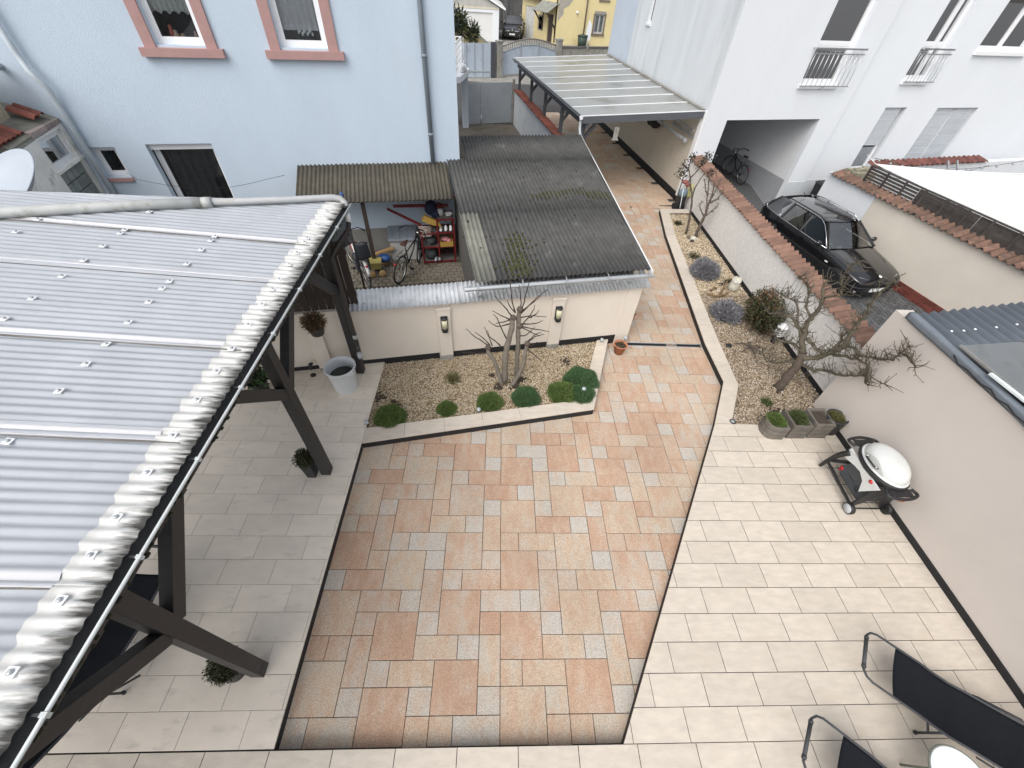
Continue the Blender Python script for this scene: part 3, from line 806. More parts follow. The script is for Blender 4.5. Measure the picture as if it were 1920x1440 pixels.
# ------------------------------------------------------------------ pale blue house
hs = thing('blue_house', 'pale blue rendered house with pink framed windows behind the bike shed', 'house', (-4, 10.2, ZP))
WH = Wall(-.92, 10.7, R(11.5))
holes = [(-5.39, -4.57, 4.06, 5.5), (-3.31, -2.45, 4.06, 5.5), (-6.41, -5.19, .95, 2.46), (-7.43, -6.98, 1.84, 2.42)]
b = MB(); WH.panel(b, -9.5, 0, -.6, 8.5, holes, .16)
b.add([WH.P(0, 0, -.6), WH.P(0, -8.5, -.6), WH.P(0, -8.5, 8.5), WH.P(0, 0, 8.5)], [(0, 1, 2, 3)])
b.build('wall', M['blue_render'], hs)
for a0, a1 in ((-5.39, -4.57), (-3.31, -2.45)):
    f = window(WH, hs, a0, a1, 4.06, 5.5, .12, .07)
    for x0, x1 in ((a0-.18, a0-.002), (a1+.002, a1+.18)):
        s_ = MB(); WH.box(s_, x0, x1, .0, .045, 4.03, 5.7); s_.build('surround', M['pink_frame'], f)
    s_ = MB(); WH.box(s_, a0-.27, a1+.27, .0, .10, 3.90, 4.028); s_.build('sill', M['pink_frame'], f)
    if a0 < -4:
        curtain(WH, f, a0+.08, a1-.06, 4.46, 5.45, -.215, M['lace'], 8, .05)
        mat('figure_cream', (.62, .42, .32), .7, .2, 20); mat('figure_rose', (.45, .12, .09), .7, .2, 20)
        # small ornaments standing on the inner sill
        for k, (x, h, r_, mm) in enumerate(((.14, .20, .05, 'figure_rose'), (.20, .12, .06, 'figure_cream'), (.30, .07, .05, 'figure_cream'), (.52, .11, .035, 'figure_cream'), (.62, .06, .04, 'figure_cream'))):
            q = MB(); c_ = WH.P(a0+.1+x, -.30, 4.13)
            q.lathe([(r_*.8, 0), (r_, h*.3), (r_*.5, h*.62), (r_*.62, h*.8), (.0, h)], c_, 10); q.build('ornament', M[mm], f)
        q = MB(); WH.box(q, a0+.05, a1-.05, -.42, -.19, 4.08, 4.13); q.build('inner_sill', M['white_plastic'], f)
    else:
        curtain(WH, f, a0+.07, a1-.07, 4.30, 5.45, -.225, M['voile'], 7)
        q = MB()
        for k in range(9): q.ball(WH.P(a0+.36+.03*k, -.24, 4.27+.03*math.sin(k*2.1)), (.022, .012, .03), 6)
        q.build('window_lace', M['white_plastic'], f)
f = window(WH, hs, -6.41, -5.19, .95, 2.46, .22, .07)
b = MB(); WH.box(b, -6.41, -5.19, -.22, -.10, 2.33, 2.46); b.build('shutter_box', M['white_plastic'], f)
curtain(WH, f, -6.3, -5.25, 1.0, 2.4, -.4, M['dark_curtain'], 6, 0, .03)
f = window(WH, hs, -7.43, -6.98, 1.84, 2.42, .12, .06)
b = MB(); WH.box(b, -7.46, -6.95, .0, .05, 1.77, 1.838); b.build('sill', M['pink_frame'], f)
b = MB(); b.tube([WH.P(-.64, .07, 8.4), WH.P(-.64, .07, 1.97)], .05, 12)
for z in (2.6, 4.0, 5.2): b.tube([WH.P(-.64, .07, z-.03), WH.P(-.64, .07, z+.03)], .058, 12)
b.build('downpipe', mat('pipe_slate', (.20, .235, .27), .6, .1, 4), hs)
b = MB(); WH.box(b, -9, 0, .001, .014, -.3, .45); b.build('plinth', mat('dado_grey', (.24, .235, .22), .9, .2, 3, .3, 60), hs)
# pale downpipe in the corner to the annex
b = MB()
b.tube([WH.P(-7.56, .10, 5.2), WH.P(-7.55, .10, 3.95), WH.P(-7.53, .11, 3.80), WH.P(-7.50, .16, 3.68), WH.P(-7.42, .18, 3.55), WH.P(-7.40, .12, 3.40), WH.P(-7.42, .09, 3.2), WH.P(-7.44, .09, .5)], .048, 12)
b.build('downpipe', mat('pipe_pale', (.50, .56, .60), .5, .1, 4), hs)

# ------------------------------------------------------------------ annex in the corner, left
ax = thing('annex', 'weathered cream annex with glass block window and red tiled ledges behind the pergola roof', 'building', WH.P(-8.2, 2, ZP))
WA = Wall(*WH.P(-7.6, 0, 0)[:2], R(11.5)+math.pi/2, -1)     # face looks towards +x; a is negative towards the camera
b = MB(); WA.panel(b, -2.6, -.02, -.6, 2.86, [(-.93, -.14, 2.30, 2.80), (-.95, -.14, 1.0, 2.24)], .12); b.build('wall', mat('old_white', (.78, .77, .73), .9, .12, 2.5, .6, 40, stains=((.38, .36, .31), 3.0, .58, .6)), ax)
f = window(WA, ax, -.93, -.14, 2.30, 2.80, .05, .05)
mat('glass_block', (.20, .225, .205), .25, .3, 9, .3, 30, spec=.7)
for r_ in range(6):
    for c_ in range(4):
        b = MB(); a0 = -.94+c_*.2; z0 = 1.03+r_*.2
        WA.box(b, a0+.006, a0+.194, -.09, -.03, z0+.006, z0+.194); b.build('glass_block', M['glass_block'], ax, bevel=.012)
b = MB(); WA.box(b, -.96, -.13, -.115, -.095, 1.0, 2.24); b.build('block_joint', M['grout_light'], ax)
b = MB(); WA.box(b, -1.0, -.02, .0, .03, 2.25, 2.295); b.build('window_sill', M['old_white'], ax)
mat('brick_pale', (.33, .27, .25), .9, .25, 10, .4, 50, rnd=.2)
for k in range(4):
    b = MB(); WA.box(b, -.97+k*.235, -.75+k*.235, -.10, .02, 2.865, 2.94); b.build('brick', M['brick_pale'], ax)
# stained slope above the window and upper weathered wall
mat('mossy_concrete', (.19, .185, .155), .95, .3, 5, .5, 40, stains=((.08, .08, .055), 6, .55, .7))
b = MB(); b.add([WA.P(-1.6, .0, 2.87), WA.P(-.02, .0, 2.945), WA.P(-.02, -.75, 3.2), WA.P(-1.6, -.75, 3.2), WA.P(-1.6, .0, 2.80), WA.P(-.02, .0, 2.86), WA.P(-.02, -.75, 2.9), WA.P(-1.6, -.75, 2.9)], [(0, 1, 2, 3), (4, 7, 6, 5), (0, 4, 5, 1), (1, 5, 6, 2), (2, 6, 7, 3), (3, 7, 4, 0)]); b.build('ledge', M['mossy_concrete'], ax)
b = MB(); WA.box(b, -2.6, -.50, -1.6, -.42, 2.9, 3.74); b.build('upper_wall', mat('old_ochre', (.42, .37, .28), .95, .2, 4, .8, 30, stains=((.20, .17, .13), 5, .55, .6)), ax)
b = MB(); WA.box(b, -2.8, -.30, -1.9, -.40, 3.745, 3.80); b.build('roof_slab', M['mossy_concrete'], ax)
def ridge_tile_mesh(name, L, r, m, th=.012):
    b = MB(); n = 8
    o = [(r*math.cos(math.pi*k/n), r*.8*math.sin(math.pi*k/n)) for k in range(n+1)]; i_ = [((r-th)*math.cos(math.pi*k/n), (r-th)*.8*math.sin(math.pi*k/n)) for k in range(n+1)]
    b.extr([(x, 0, z) for x, z in o]+[(x, 0, z) for x, z in i_[::-1]], (0, L, 0), 0, False)
    return b.mesh(name, m)
rt = ridge_tile_mesh('tile', .36, .085, M['terracotta_red'])
a_ = R(11.5)
for k in range(6):
    link('tile', rt, ax, WM[ax.name].inverted() @ WA.P(-1.02-k*.13, -.42, 3.06), (R(-24), 0, a_-math.pi/2))
for k in range(2):
    link('tile', rt, ax, WM[ax.name].inverted() @ WA.P(-.42+k*.17, -.42, 3.17), (R(-24), 0, a_-math.pi/2))
link('tile', rt, ax, WM[ax.name].inverted() @ WA.P(-.7, -.5, 3.20), (0, 0, a_+.3))
for k in range(5):
    link('tile', rt, ax, WM[ax.name].inverted() @ WA.P(-.45-k*.16, -.72, 3.86), (R(-20), 0, a_-math.pi/2))
b = MB(); b.tube([WA.P(-2.6, -.36, 3.76), WA.P(-.02, -.36, 3.72)], .055, 10); b.build('gutter', M['zinc'], ax)

# ------------------------------------------------------------------ satellite dish
sd = thing('satellite_dish', 'large pale grey satellite dish above the left edge of the pergola roof', 'dish', (-6.4, 5.6, 2.6))
b = MB(); Mx = Matrix.Rotation(R(-18), 4, 'Y') @ Matrix.Rotation(R(28), 4, 'X')
b.lathe([(.0, -.11), (.25, -.085), (.45, -.02), (.6, .07), (.61, .075), (.6, .085), (.44, .0), (.25, -.06), (.0, -.09)], (-6.42, 5.62, 3.04), 48, 0, Mx); b.build('reflector', mat('dish_grey', (.37, .41, .46), .45, .04, 3), sd)
b = MB(); b.tube([(-6.42, 5.75, 2.3), (-6.42, 5.75, 3.0)], .03, 10); b.build('mast', M['zinc'], sd)
# ------------------------------------------------------------------ pergola with corrugated plastic roof
pg = thing('pergola', 'dark timber pergola with weathered corrugated plastic roof over the left terrace', 'pergola', (-2.46, 3.3, 0))
XP = -2.46
def roof_z(x): return 3.02+.055*(-2.15-x)
for y in (.86, 3.34, 5.48):
    b = MB(); b.box((XP, y, 1.26), (.135, .135, 2.48)); p = b.build('post', M['anthracite_wood'], pg, bevel=.006)
    b = MB(); b.box((XP+.069, y, .10), (.004, .09, .10)); b.box((XP+.071, y, .10), (.003, .012, .06)); b.build('foot_bracket', M['black_metal'], p)
    b = MB(); b.b2(XP-.05, XP+.05, y-.05, y+.05, -.01, .022); b.build('foot_plate', M['steel'], p)
    for s_ in (-1, 1):
        if s_ == 1 and y > 5: continue
        b = MB(); b.bar((XP, y+s_*.05, 1.80), (XP, y+s_*.74, 2.53), .11, .13, 0, (0, -s_*.7, .7)); b.build('brace', M['anthracite_wood'], pg, bevel=.005)
b = MB(); b.b2(XP-.07, XP+.07, -1.6, 5.82, 2.50, 2.72); b.build('beam', M['anthracite_wood'], pg, bevel=.006)
for k, y in enumerate((-1.2, -.3, .6, 1.5, 2.4, 3.3, 4.2, 5.05)):
    b = MB(); b.bar((-2.20, y, 2.80), (-6.8, y-(.9 if k == 7 else 0), 2.80+.055*4.6), .07, .15); b.build('rafter', M['anthracite_wood'], pg)
FE = lambda x: 5.755+(x+2.185)*.14          # far edge of the roof
for x in (-2.27, -3.25, -4.2, -5.15, -6.1):
    b = MB(); b.bar((x, -1.6, roof_z(x)-.07), (x, FE(x)-.05, roof_z(x)-.07), .06, .08); b.build('purlin', M['anthracite_wood'], pg)
sheet_mat('roof_plastic', (.54, .565, .605), (.78, .80, .82), .42, .30, .08, 2.2, stains=((.46, .48, .53), 3.0, .57, .5))
sheet_mat('roof_edge', (.80, .80, .78), (.82, .82, .80), .40, .35, .06, 3.0, stains=((.62, .60, .53), 7.0, .6, .5), edge=(-9.285, -9.15))  # white painted in for light coming up through the eave; drip-edge dirt on top
sheet_mat('roof_lap', (.80, .80, .82), (.82, .82, .84), .35, .35, .06, 3.0, stains=((.58, .57, .55), 9.0, .58, .6))
mat('lap_dirt', (.16, .15, .13), .95, .4, 9)
b = MB()
for yy in (0,):
    b.add([(-2.37, -1.6, roof_z(-2.37)-.028), (-6.8, -1.6, roof_z(-6.8)-.028), (-6.8, FE(-6.8)-.06, roof_z(-6.8)-.028), (-2.37, FE(-2.37)-.06, roof_z(-2.37)-.028),
           (-2.37, -1.6, roof_z(-2.37)-.034), (-6.8, -1.6, roof_z(-6.8)-.034), (-6.8, FE(-6.8)-.06, roof_z(-6.8)-.034), (-2.37, FE(-2.37)-.06, roof_z(-2.37)-.034)],
          [(3, 2, 1, 0), (4, 5, 6, 7), (0, 4, 7, 3), (0, 1, 5, 4), (1, 2, 6, 5), (2, 3, 7, 6)])
b.build('lining_sheet', sheet_mat('lining', (.6, .6, .62), (.92, .92, .93), .78, .8, .05, 2), pg)
bounds = (-1.62, -.62, .38, 1.40, 2.38, 3.39, 4.40, 5.9)
ROOF_SEAMS = (-2.2, -1.22, -.22, .78, 1.75, 2.73, 3.75, 4.58, 5.70)
for k in range(len(ROOF_SEAMS)-1):
    y0, y1 = ROOF_SEAMS[k], ROOF_SEAMS[k+1]+.10
    b = MB(); L = 4.7
    corr(b, (-2.10, y0, roof_z(-2.10)+.0045*(k % 2)), (-1, 0, .055), (0, 1, 0), L, y1-y0, .076, .008, .0025, 8, 6, 0, FE if k == len(ROOF_SEAMS)-2 else None)
    b.build('roof_sheet', M['roof_plastic'], pg)
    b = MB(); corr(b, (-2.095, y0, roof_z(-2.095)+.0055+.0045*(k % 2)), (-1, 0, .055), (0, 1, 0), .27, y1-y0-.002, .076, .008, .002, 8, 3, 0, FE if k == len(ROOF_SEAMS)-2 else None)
    for i_ in range(len(b.v)):      # ragged inner edge of the strip painted white for light from below
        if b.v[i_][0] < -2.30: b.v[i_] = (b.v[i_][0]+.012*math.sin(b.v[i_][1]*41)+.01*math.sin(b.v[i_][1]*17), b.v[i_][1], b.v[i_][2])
    b.build('painted_light_strip', M['roof_edge'], pg)
    if k:
        b = MB(); corr(b, (-2.36, y0-.012, roof_z(-2.36)+.0075), (-1, 0, .055), (0, 1, 0), 4.3, .115, .076, .008, .002, 8, 2); b.build('overlap_strip', M['roof_lap'], pg)
        b = MB(); b.tube([(-2.2-.3*i_, y0-.018+.002*math.sin(i_*2.1), roof_z(-2.2-.3*i_)+.004) for i_ in range(15)], [.005+.002*math.sin(i_*1.3) for i_ in range(15)], 5); b.build('overlap_dirt', M['lap_dirt'], pg)
# screw caps in rows above the purlins
cap = MB(); cap.box((0, 0, .004), (.052, .05, .008)); cap.lathe([(.013, .008), (.015, .016), (.008, .022)], (0, 0, 0), 10, 1)
capm = cap.mesh('screw_cap', [M['white_plastic'], M['zinc']])
def put_cap(x, y): link('screw_cap', capm, pg, WM[pg.name].inverted() @ Vector((x, y, roof_z(x)+.0145)), (0, R(3), rng.uniform(-.1, .1)))
for y in (.07, .387, .704, .94, 1.168, 1.48, 1.78, 2.12, 2.43, 2.712, 3.04, 3.355, 3.62, 3.80, 4.1, 4.35, 4.594, 4.70, 5.05, 5.46): put_cap(-2.27, y)
for y in (1.36, 1.674, 2.135, 2.427, 2.67, 2.965, 3.27, 3.492, 3.623, 3.955, 4.25, 4.46, 4.56): put_cap(-3.25, y)
for y in (2.9, 3.201, 3.571, 3.868, 4.163, 4.45, 4.53, 5.0): put_cap(-4.2, y)
for y in (3.6, 3.9, 4.3, 4.6): put_cap(-5.15, y)
# fascia and gutter
b = MB(); b.b2(-2.165, -2.14, -1.6, 5.74, 2.86, 2.985); b.build('fascia', M['black_metal'], pg)
mat('gutter_dark', (.035, .036, .037), .6, .4, 6, stains=((.10, .10, .085), 8, .6, .6)); mat('gutter_rim', (.50, .53, .53), .45, .1, 5)
b = MB(); pr_ = [(.046*math.cos(math.pi+math.pi*k/10), .046*math.sin(math.pi+math.pi*k/10)) for k in range(11)]; pi_ = [(.041*math.cos(math.pi+math.pi*k/10), .041*math.sin(math.pi+math.pi*k/10)) for k in range(11)]
b.extr([(-2.082+x, -1.6, 2.995+z) for x, z in pr_]+[(-2.082+x, -1.6, 2.995+z) for x, z in pi_[::-1]], (0, 7.36, 0)); b.build('gutter', M['gutter_dark'], pg)
b = MB(); b.tube([(-2.036, -1.6, 2.998), (-2.036, 5.80, 2.998)], .011, 8); b.build('gutter_rim', M['gutter_rim'], pg)
for y in (-.6, .23, .95, 1.62, 2.3, 2.98, 3.7, 4.4, 5.1):
    b = MB(); b.box((-2.036, y, 2.994), (.030, .022, .034)); b.box((-2.082, y, 3.0), (.08, .014, .004), 0, 1); b.build('gutter_clip', [M['gutter_rim'], M['gutter_dark']], pg)
# dirt lying in the gutter
gg = np.random.default_rng(9); Vs, Fs = [], []
for i in range(420):
    c_ = np.array([-2.08+gg.normal(0, .016), gg.uniform(-.3, 5.6), 2.935]); r_ = gg.uniform(.006, .018)
    Vs.append(ICO_V*np.array([r_, r_*1.5, r_*.5])+c_); Fs.append(ICO_F+12*i)
link('leaf_litter', npmesh('leaf_litter', np.concatenate(Vs), np.concatenate(Fs), M['moss_dark']), pg, loc=-Vector(pg.location), kind='stuff')
# grey drain pipe lying across the roof, elbow into the gutter
b = MB()
def rp(x, y, h=.065): return (x, y, roof_z(x)+h)
b.tube([rp(-6.6, 4.06), rp(-5.49, 4.58), rp(-4.62, 4.94), rp(-3.66, 5.28)], .058, 14); b.tube([rp(-3.70, 5.265), rp(-3.60, 5.30)], .064, 14)
b.build('overflow_pipe', mat('pvc_dirty', (.40, .41, .40), .6, .2, 4, stains=((.24, .24, .20), 5, .52, .7)), pg)
b = MB(); b.tube([rp(-3.62, 5.295), rp(-2.83, 5.55), rp(-2.40, 5.71), rp(-2.26, 5.765), (-2.16, 5.79, 3.07), (-2.11, 5.77, 3.02), (-2.085, 5.73, 2.98)], .042, 12); b.build('pipe_end', M['grey_pvc'], pg)
# downpipe
b = MB(); b.tube([(-2.075, 5.66, 2.93), (-2.075, 5.66, 2.80)], .038, 12); b.build('gutter_outlet', M['white_plastic'], pg)
b = MB(); b.tube([(-2.075, 5.66, 2.82), (-2.09, 5.62, 2.72), (-2.28, 5.45, 2.50), (-2.335, 5.36, 2.42), (-2.335, 5.36, .80), (-2.33, 5.34, .74), (-2.28, 5.22, .68)], .036, 12); b.build('downpipe', mat('pipe_brown', (.03, .025, .022), .5), pg)
b = MB(); b.tube([(-2.33, 5.36, .92), (-2.33, 5.36, 1.0)], .042, 12); b.tube([(-2.29, 5.24, .70), (-2.25, 5.16, .66)], .044, 12); b.build('pipe_joint', M['grey_pvc'], pg)
# dark vertical board screen on the wall behind the pergola
sc = thing('board_screen', 'dark brown vertical board screen standing on the cream wall behind the pergola post', 'screen', S(-6.2, .1, 1.24))
for k in range(18):
    b = MB(); s0 = -7.5+k*.128
    sbox(b, s0, s0+.118, .06, .085, 1.25, 2.44+rng.uniform(-.01, .01)); b.build('board', M['brown_wood'], sc)
for z in (1.45, 2.2):
    b = MB(); sbox(b, -7.5, -5.2, .086, .13, z, z+.08); b.build('rail', M['brown_wood'], sc)

# ------------------------------------------------------------------ divider wall with clay tile cap, and the outbuilding on the right
def wave_tile(name, W_, D_, rise, m, th=.014, amp=.026):
    """one clay tile of an S roll: W_ along the wall, D_ across it, falling by rise towards -x"""
    b = MB(); n = 10
    pr = []
    for k in range(n+1):
        u = k/n; y = (u-.5)*W_*1.06
        pr.append((y, amp*math.cos(2*math.pi*(u-.5)) if abs(u-.5) < .5 else -amp))
    for x0, x1, dz0, dz1 in ((-D_/2, D_/2, 0, rise),):
        vs = []
        for (x, dz) in ((x0, dz0), (x1, dz1)):
            for y, z in pr: vs.append((x, y, z+dz))
            for y, z in pr: vs.append((x, y, z+dz-th))
        m_ = n+1; fs = []
        for k in range(n):
            fs.append((k, k+1, 2*m_+k+1, 2*m_+k)); fs.append((m_+k+1, m_+k, 3*m_+k, 3*m_+k+1))
            fs.append((k+1, k, m_+k, m_+k+1)); fs.append((2*m_+k, 2*m_+k+1, 3*m_+k+1, 3*m_+k))
        fs += [(0, 2*m_, 3*m_, m_), (n, m_+n, 3*m_+n, 2*m_+n)]
        b.add(vs, fs, 0, False)
    me = b.mesh(name, m)
    return me
dw = thing('divider_wall', 'long rough white garden wall with clay tile capping beside the black estate car', 'wall', (6.4, 9.5, -.1))
b = MB(); b.b2(6.27, 6.52, 4.96, 14.25, -.95, 1.20); b.build('wall', M['rough_white'], dw)
b = MB(); b.b2(6.255, 6.2695, 4.97, 13.05, -.3, .06); b.build('plinth', M['black_seal'], dw)
tm = wave_tile('cap_tile', .165, .36, .09, M['terracotta'])
for k in range(57):
    y = 5.02+k*.165
    link('cap_tile', tm, dw, WM[dw.name].inverted() @ Vector((6.37+rng.gauss(0, .006), y, 1.245+rng.gauss(0, .004))), (0, rng.gauss(0, .02), rng.gauss(0, .02)))
b = MB(); b.b2(6.25, 6.54, 4.97, 14.24, 1.20, 1.235); b.build('mortar', M['concrete_old'], dw)

ob = thing('outbuilding', 'beige rendered outbuilding along the right terrace with dark corrugated roof', 'building', (6.4, 2, 0))
b = MB(); b.b2(6.0, 6.262, -2.5, 4.95, -.95, 2.12); b.b2(6.262, 9.2, -2.5, 4.70, -.95, 2.02); b.build('wall', M['grey_render'], ob)
b = MB(); b.b2(5.985, 5.9995, -2.5, 4.40, -.0035, .10); b.build('plinth', M['black_seal'], ob)
mat('roof_slate_metal', (.15, .17, .195), .55, .15, 2.5, stains=((.20, .225, .25), 2.0, .58, .5))
b = MB(); e_ = R(11)
corr(b, (6.02, 4.72, 2.20), (0.06, -1, .015), (math.cos(e_), math.sin(e_), 0), 6.5, 3.4, .185, .034, .004, 10, 3); b.build('roof_sheet', M['roof_slate_metal'], ob)
# flexible verge flashing hanging in waves over the wall head
b = MB()
def fl(u, v):
    y = 4.74-u*6.6
    w = .010*math.sin(u*23)+.006*math.sin(u*41+1)
    if v < .5: return (5.970-.006*math.sin(u*23), y, 2.235-.11*(1-2*v)*(.85+8*w))
    return (5.970-.006*math.sin(u*23)+(v-.5)*2*.10, y, 2.235+.006*math.sin(u*23))
b.grid(fl, 110, 6); o_ = b.build('flashing', M['roof_slate_metal'], ob); md_ = o_.modifiers.new('Solid', 'SOLIDIFY'); md_.thickness = .004
sheet_mat('twinwall', (.45, .47, .47), (.5, .5, .5), .2, .35, .12, 2.0, stains=((.30, .32, .30), 4.0, .52, .6))
for y0, x0, wd in ((3.98, 6.10, .98), (4.13, 7.12, .98)):
    b = MB(); n = 90
    for k in range(n):
        pass
    ex, ey = Vector((math.cos(.12), math.sin(.12), 0)), Vector((.02, -1, .01)).normalized()
    corr(b, Vector((x0, y0, 2.262)), ey, ex, 3.6, wd, .022, .0014, .012, 4, 1); b.build('twinwall_panel', M['twinwall'], ob)
    b = MB(); b.bar(Vector((x0, y0, 2.262)), Vector((x0, y0, 2.262))+ey*3.6, .018, .03); b.build('panel_edge', M['concrete_old'], ob)
for k, (x, y) in enumerate(((6.25, 4.30), (6.44, 4.32), (6.64, 4.36), (7.0, 4.42), (7.38, 4.50), (7.55, 4.53))):
    b = MB(); b.lathe([(.016, 0), (.017, .012), (.0, .02)], (x, y, 2.24), 10); b.build('roof_screw', M['white_plastic'], ob)
b = MB(); b.ball((6.72, 3.14, 2.31), (.04, .04, .035), 12); b.lathe([(.012, -.05), (.012, 0)], (6.72, 3.14, 2.31), 8); b.build('vent_knob', M['matt_black'], ob)
b = MB(); b.bar((6.0, 3.42, 2.30), (6.12, 2.55, 2.28), .05, .025); b.build('loose_batten', mat('batten', (.62, .68, .68), .6, .1, 4), ob)
b = MB(); b.tube([(5.955, 3.85+(-.12)*k, 2.21-.05*abs(math.sin(k*1.3))) for k in range(14)], .008, 6); b.build('cable', M['matt_black'], ob)

# ------------------------------------------------------------------ sunken car court
CP = [(6.5, 4.6), (13.2, 4.6), (12.4, 15), (12.4, 22), (6.5, 22)]
b = MB(); b.prism(CP, -.99, ZC-.014); court = b.build('car_court', M['matt_black'], kind='structure')
mat('paver_black', (.085, .086, .088), .75, .25, 12, .3, 60, rnd=.25)
ip = [(-.08, -.1), (.08, -.1), (.08, -.05), (.055, -.025), (.055, .025), (.08, .05), (.08, .1), (-.08, .1), (-.08, .05), (-.055, .025), (-.055, -.025), (-.08, -.05)]
b = MB(); b.prism([(x*.92, y*.93) for x, y in ip], -.06, 0); ipm = b.mesh('court_paver', M['paver_black'])
b2_ = MB(); n_ = 0
for r_ in range(40):
    for c_ in range(60):
        u, v = c_*.138, r_*.2+(c_ % 2)*.1
        x, y = 8.0+u*math.cos(AS)+v*math.sin(AS)*.0-v*math.sin(AS)*-.2, 6.2+u*math.sin(AS)*1.0+v*.98
        if not (6.6 < x < 12.35): continue
        vis_ = inside((x, y), [(8.9, 6.9), (10.6, 6.9), (12.3, 8.7), (11.4, 10.6), (9.3, 10.2)])
        if vis_ and n_ < 290:
            n_ += 1; link('court_paver', ipm, court, (x, y, ZC+rng.uniform(-.003, .003)), (0, 0, AS))
        elif y < 13.5: b2_.box((x, y, ZC-.033), (.124, .186, .06), AS)
b2_.build('court_pavers', M['paver_black'], court, kind='stuff')

# right wall of the court: brick foot, cream render, clay tile cap, slatted fence above
cw = thing('court_wall', 'cream wall with red brick foot and clay tile capping behind the black estate car', 'wall', (11.9, 9.6, ZC))
CA = R(12)
WC = Wall(11.86, 9.69, CA-math.pi/2, -1)     # a grows towards the camera, outwards to -x
b = MB(); WC.box(b, -2.7, 4.6, -.22, -.012, -.95, 1.02); b.build('wall', M['cream_render'], cw)
b = MB(); WC.box(b, -4.6, -2.71, -.22, -.008, -.95, 1.05); b.build('white_wall', M['white_render'], cw)
mat('brick_red', (.17, .045, .032), .85, .3, 14, .4, 60, rnd=.3)
br = MB(); br.box((0, 0, 0), (.232, .10, .062)); brm = br.mesh('brick', M['brick_red'])
for r_ in range(4):
    for c_ in range(22):
        a_ = -2.0+c_*.244+(r_ % 2)*.122
        link('brick', brm, cw, WM[cw.name].inverted() @ WC.P(a_, -.035, ZC+.035+r_*.073), (0, 0, CA-math.pi/2))
b = MB(); WC.box(b, -2.2, 4.6, -.10, .004, ZC-.1, -.53); b.build('brick_joint', mat('mortar_dark', (.17, .13, .12), .95, .2, 20), cw)
tm2 = wave_tile('cap_tile', .19, .42, .10, M['terracotta_old'], .014, .032)
for k in range(46):
    link('cap_tile', tm2, cw, WM[cw.name].inverted() @ (WC.P(-4.4+k*.19, -.10+rng.gauss(0, .005), 1.07+rng.gauss(0, .005))), (0, rng.gauss(0, .02), CA+rng.gauss(0, .02)))
fc = thing('slat_fence', 'dark weathered horizontal slat fence above the tiled court wall', 'fence', WC.P(-1, -.32, .9))
mat('slat_wood', (.055, .047, .042), .85, .3, 8, .2, 40, rnd=.25)
for k in range(5):
    for j in range(3):
        b = MB(); a0 = -3.62+j*1.72; z0 = 1.13+k*.083
        WC.box(b, a0, a0+1.70, -.31, -.292, z0, z0+.055+(.022 if j else 0)); b.build('slat', M['slat_wood'], fc)
for k in range(9):
    b = MB(); a0 = -3.6+k*.62; WC.box(b, a0, a0+.05, -.29, -.25, 1.05, 1.56); b.build('post', M['slat_wood'], fc)
b = MB(); WC.box(b, -3.62, 1.55, -.36, -.28, 1.555, 1.58); b.build('top_rail', M['slat_wood'], fc)

# ------------------------------------------------------------------ white apartment house with garage passage
wh = thing('white_house', 'white rendered house with garage passage and french windows on the right', 'house', (8, 16, ZC))
WF = Wall(6.25, 14.3, R(12.5))
GX0, GX1 = .77, 4.22
h1 = [(GX0, GX1, -.95, 2.28), (2.83, 4.16, 3.20, 5.5)]
b = MB(); WF.panel(b, 0, 5.0, -.95, 9, h1, .18); b.build('wall', M['white_render'], wh)
WG = Wall(*WF.P(5.0, -.10, 0)[:2], R(12.5))
h2 = [(1.76, 2.74, 3.30, 5.5), (3.98, 6.1, 4.08, 5.5), (1.76, 2.66, .6, 2.56), (4.02, 5.88, .6, 2.54)]
b = MB(); WG.panel(b, 0, 12, -.95, 9, h2, .18); b.add([WF.P(5.0, 0, -.95), WF.P(5.0, -.1, -.95), WF.P(5.0, -.1, 9), WF.P(5.0, 0, 9)], [(0, 1, 2, 3)]); b.build('wall', M['white_render'], wh)
# garage passage
mat('passage_wall', (.68, .69, .70), .9, .05, 2, .3, 60); mat('passage_dado', (.33, .34, .36), .85, .06, 2, .3, 60); mat('passage_back', (.13, .13, .14), .9, .1, 2)
D0 = -6.5
def quad(b, *p): b.add(p, [tuple(range(len(p)))])
b = MB()
quad(b, WF.P(GX0, -.18, .33), WF.P(GX0, D0, .33), WF.P(GX0, D0, 2.28), WF.P(GX0, -.18, 2.28)); quad(b, WF.P(GX1, -.18, .33), WF.P(GX1, D0, .33), WF.P(GX1, D0, 2.28), WF.P(GX1, -.18, 2.28))
quad(b, WF.P(GX0, -.18, 2.28), WF.P(GX1, -.18, 2.28), WF.P(GX1, D0, 2.28), WF.P(GX0, D0, 2.28)); quad(b, WF.P(GX0, D0, .33), WF.P(GX1, D0, .33), WF.P(GX1, D0, 2.28), WF.P(GX0, D0, 2.28)); b.build('passage', M['passage_wall'], wh)
b = MB()
quad(b, WF.P(GX0, -.18, -.95), WF.P(GX0, D0, -.95), WF.P(GX0, D0, .33), WF.P(GX0, -.18, .33)); quad(b, WF.P(GX1, -.18, -.95), WF.P(GX1, D0, -.95), WF.P(GX1, D0, .33), WF.P(GX1, -.18, .33)); quad(b, WF.P(GX0, D0, -.95), WF.P(GX1, D0, -.95), WF.P(GX1, D0, .33), WF.P(GX0, D0, .33)); b.build('passage_dado', M['passage_dado'], wh)
b = MB(); WF.box(b, GX1+.002, 5.0, .001, .012, -.95, .32); b.build('dado', mat('dado_pale', (.55, .58, .60), .9, .05, 2), wh)
b = MB(); WG.box(b, .02, 1.7, .001, .012, -.95, .32); b.build('dado', M['dado_pale'], wh)
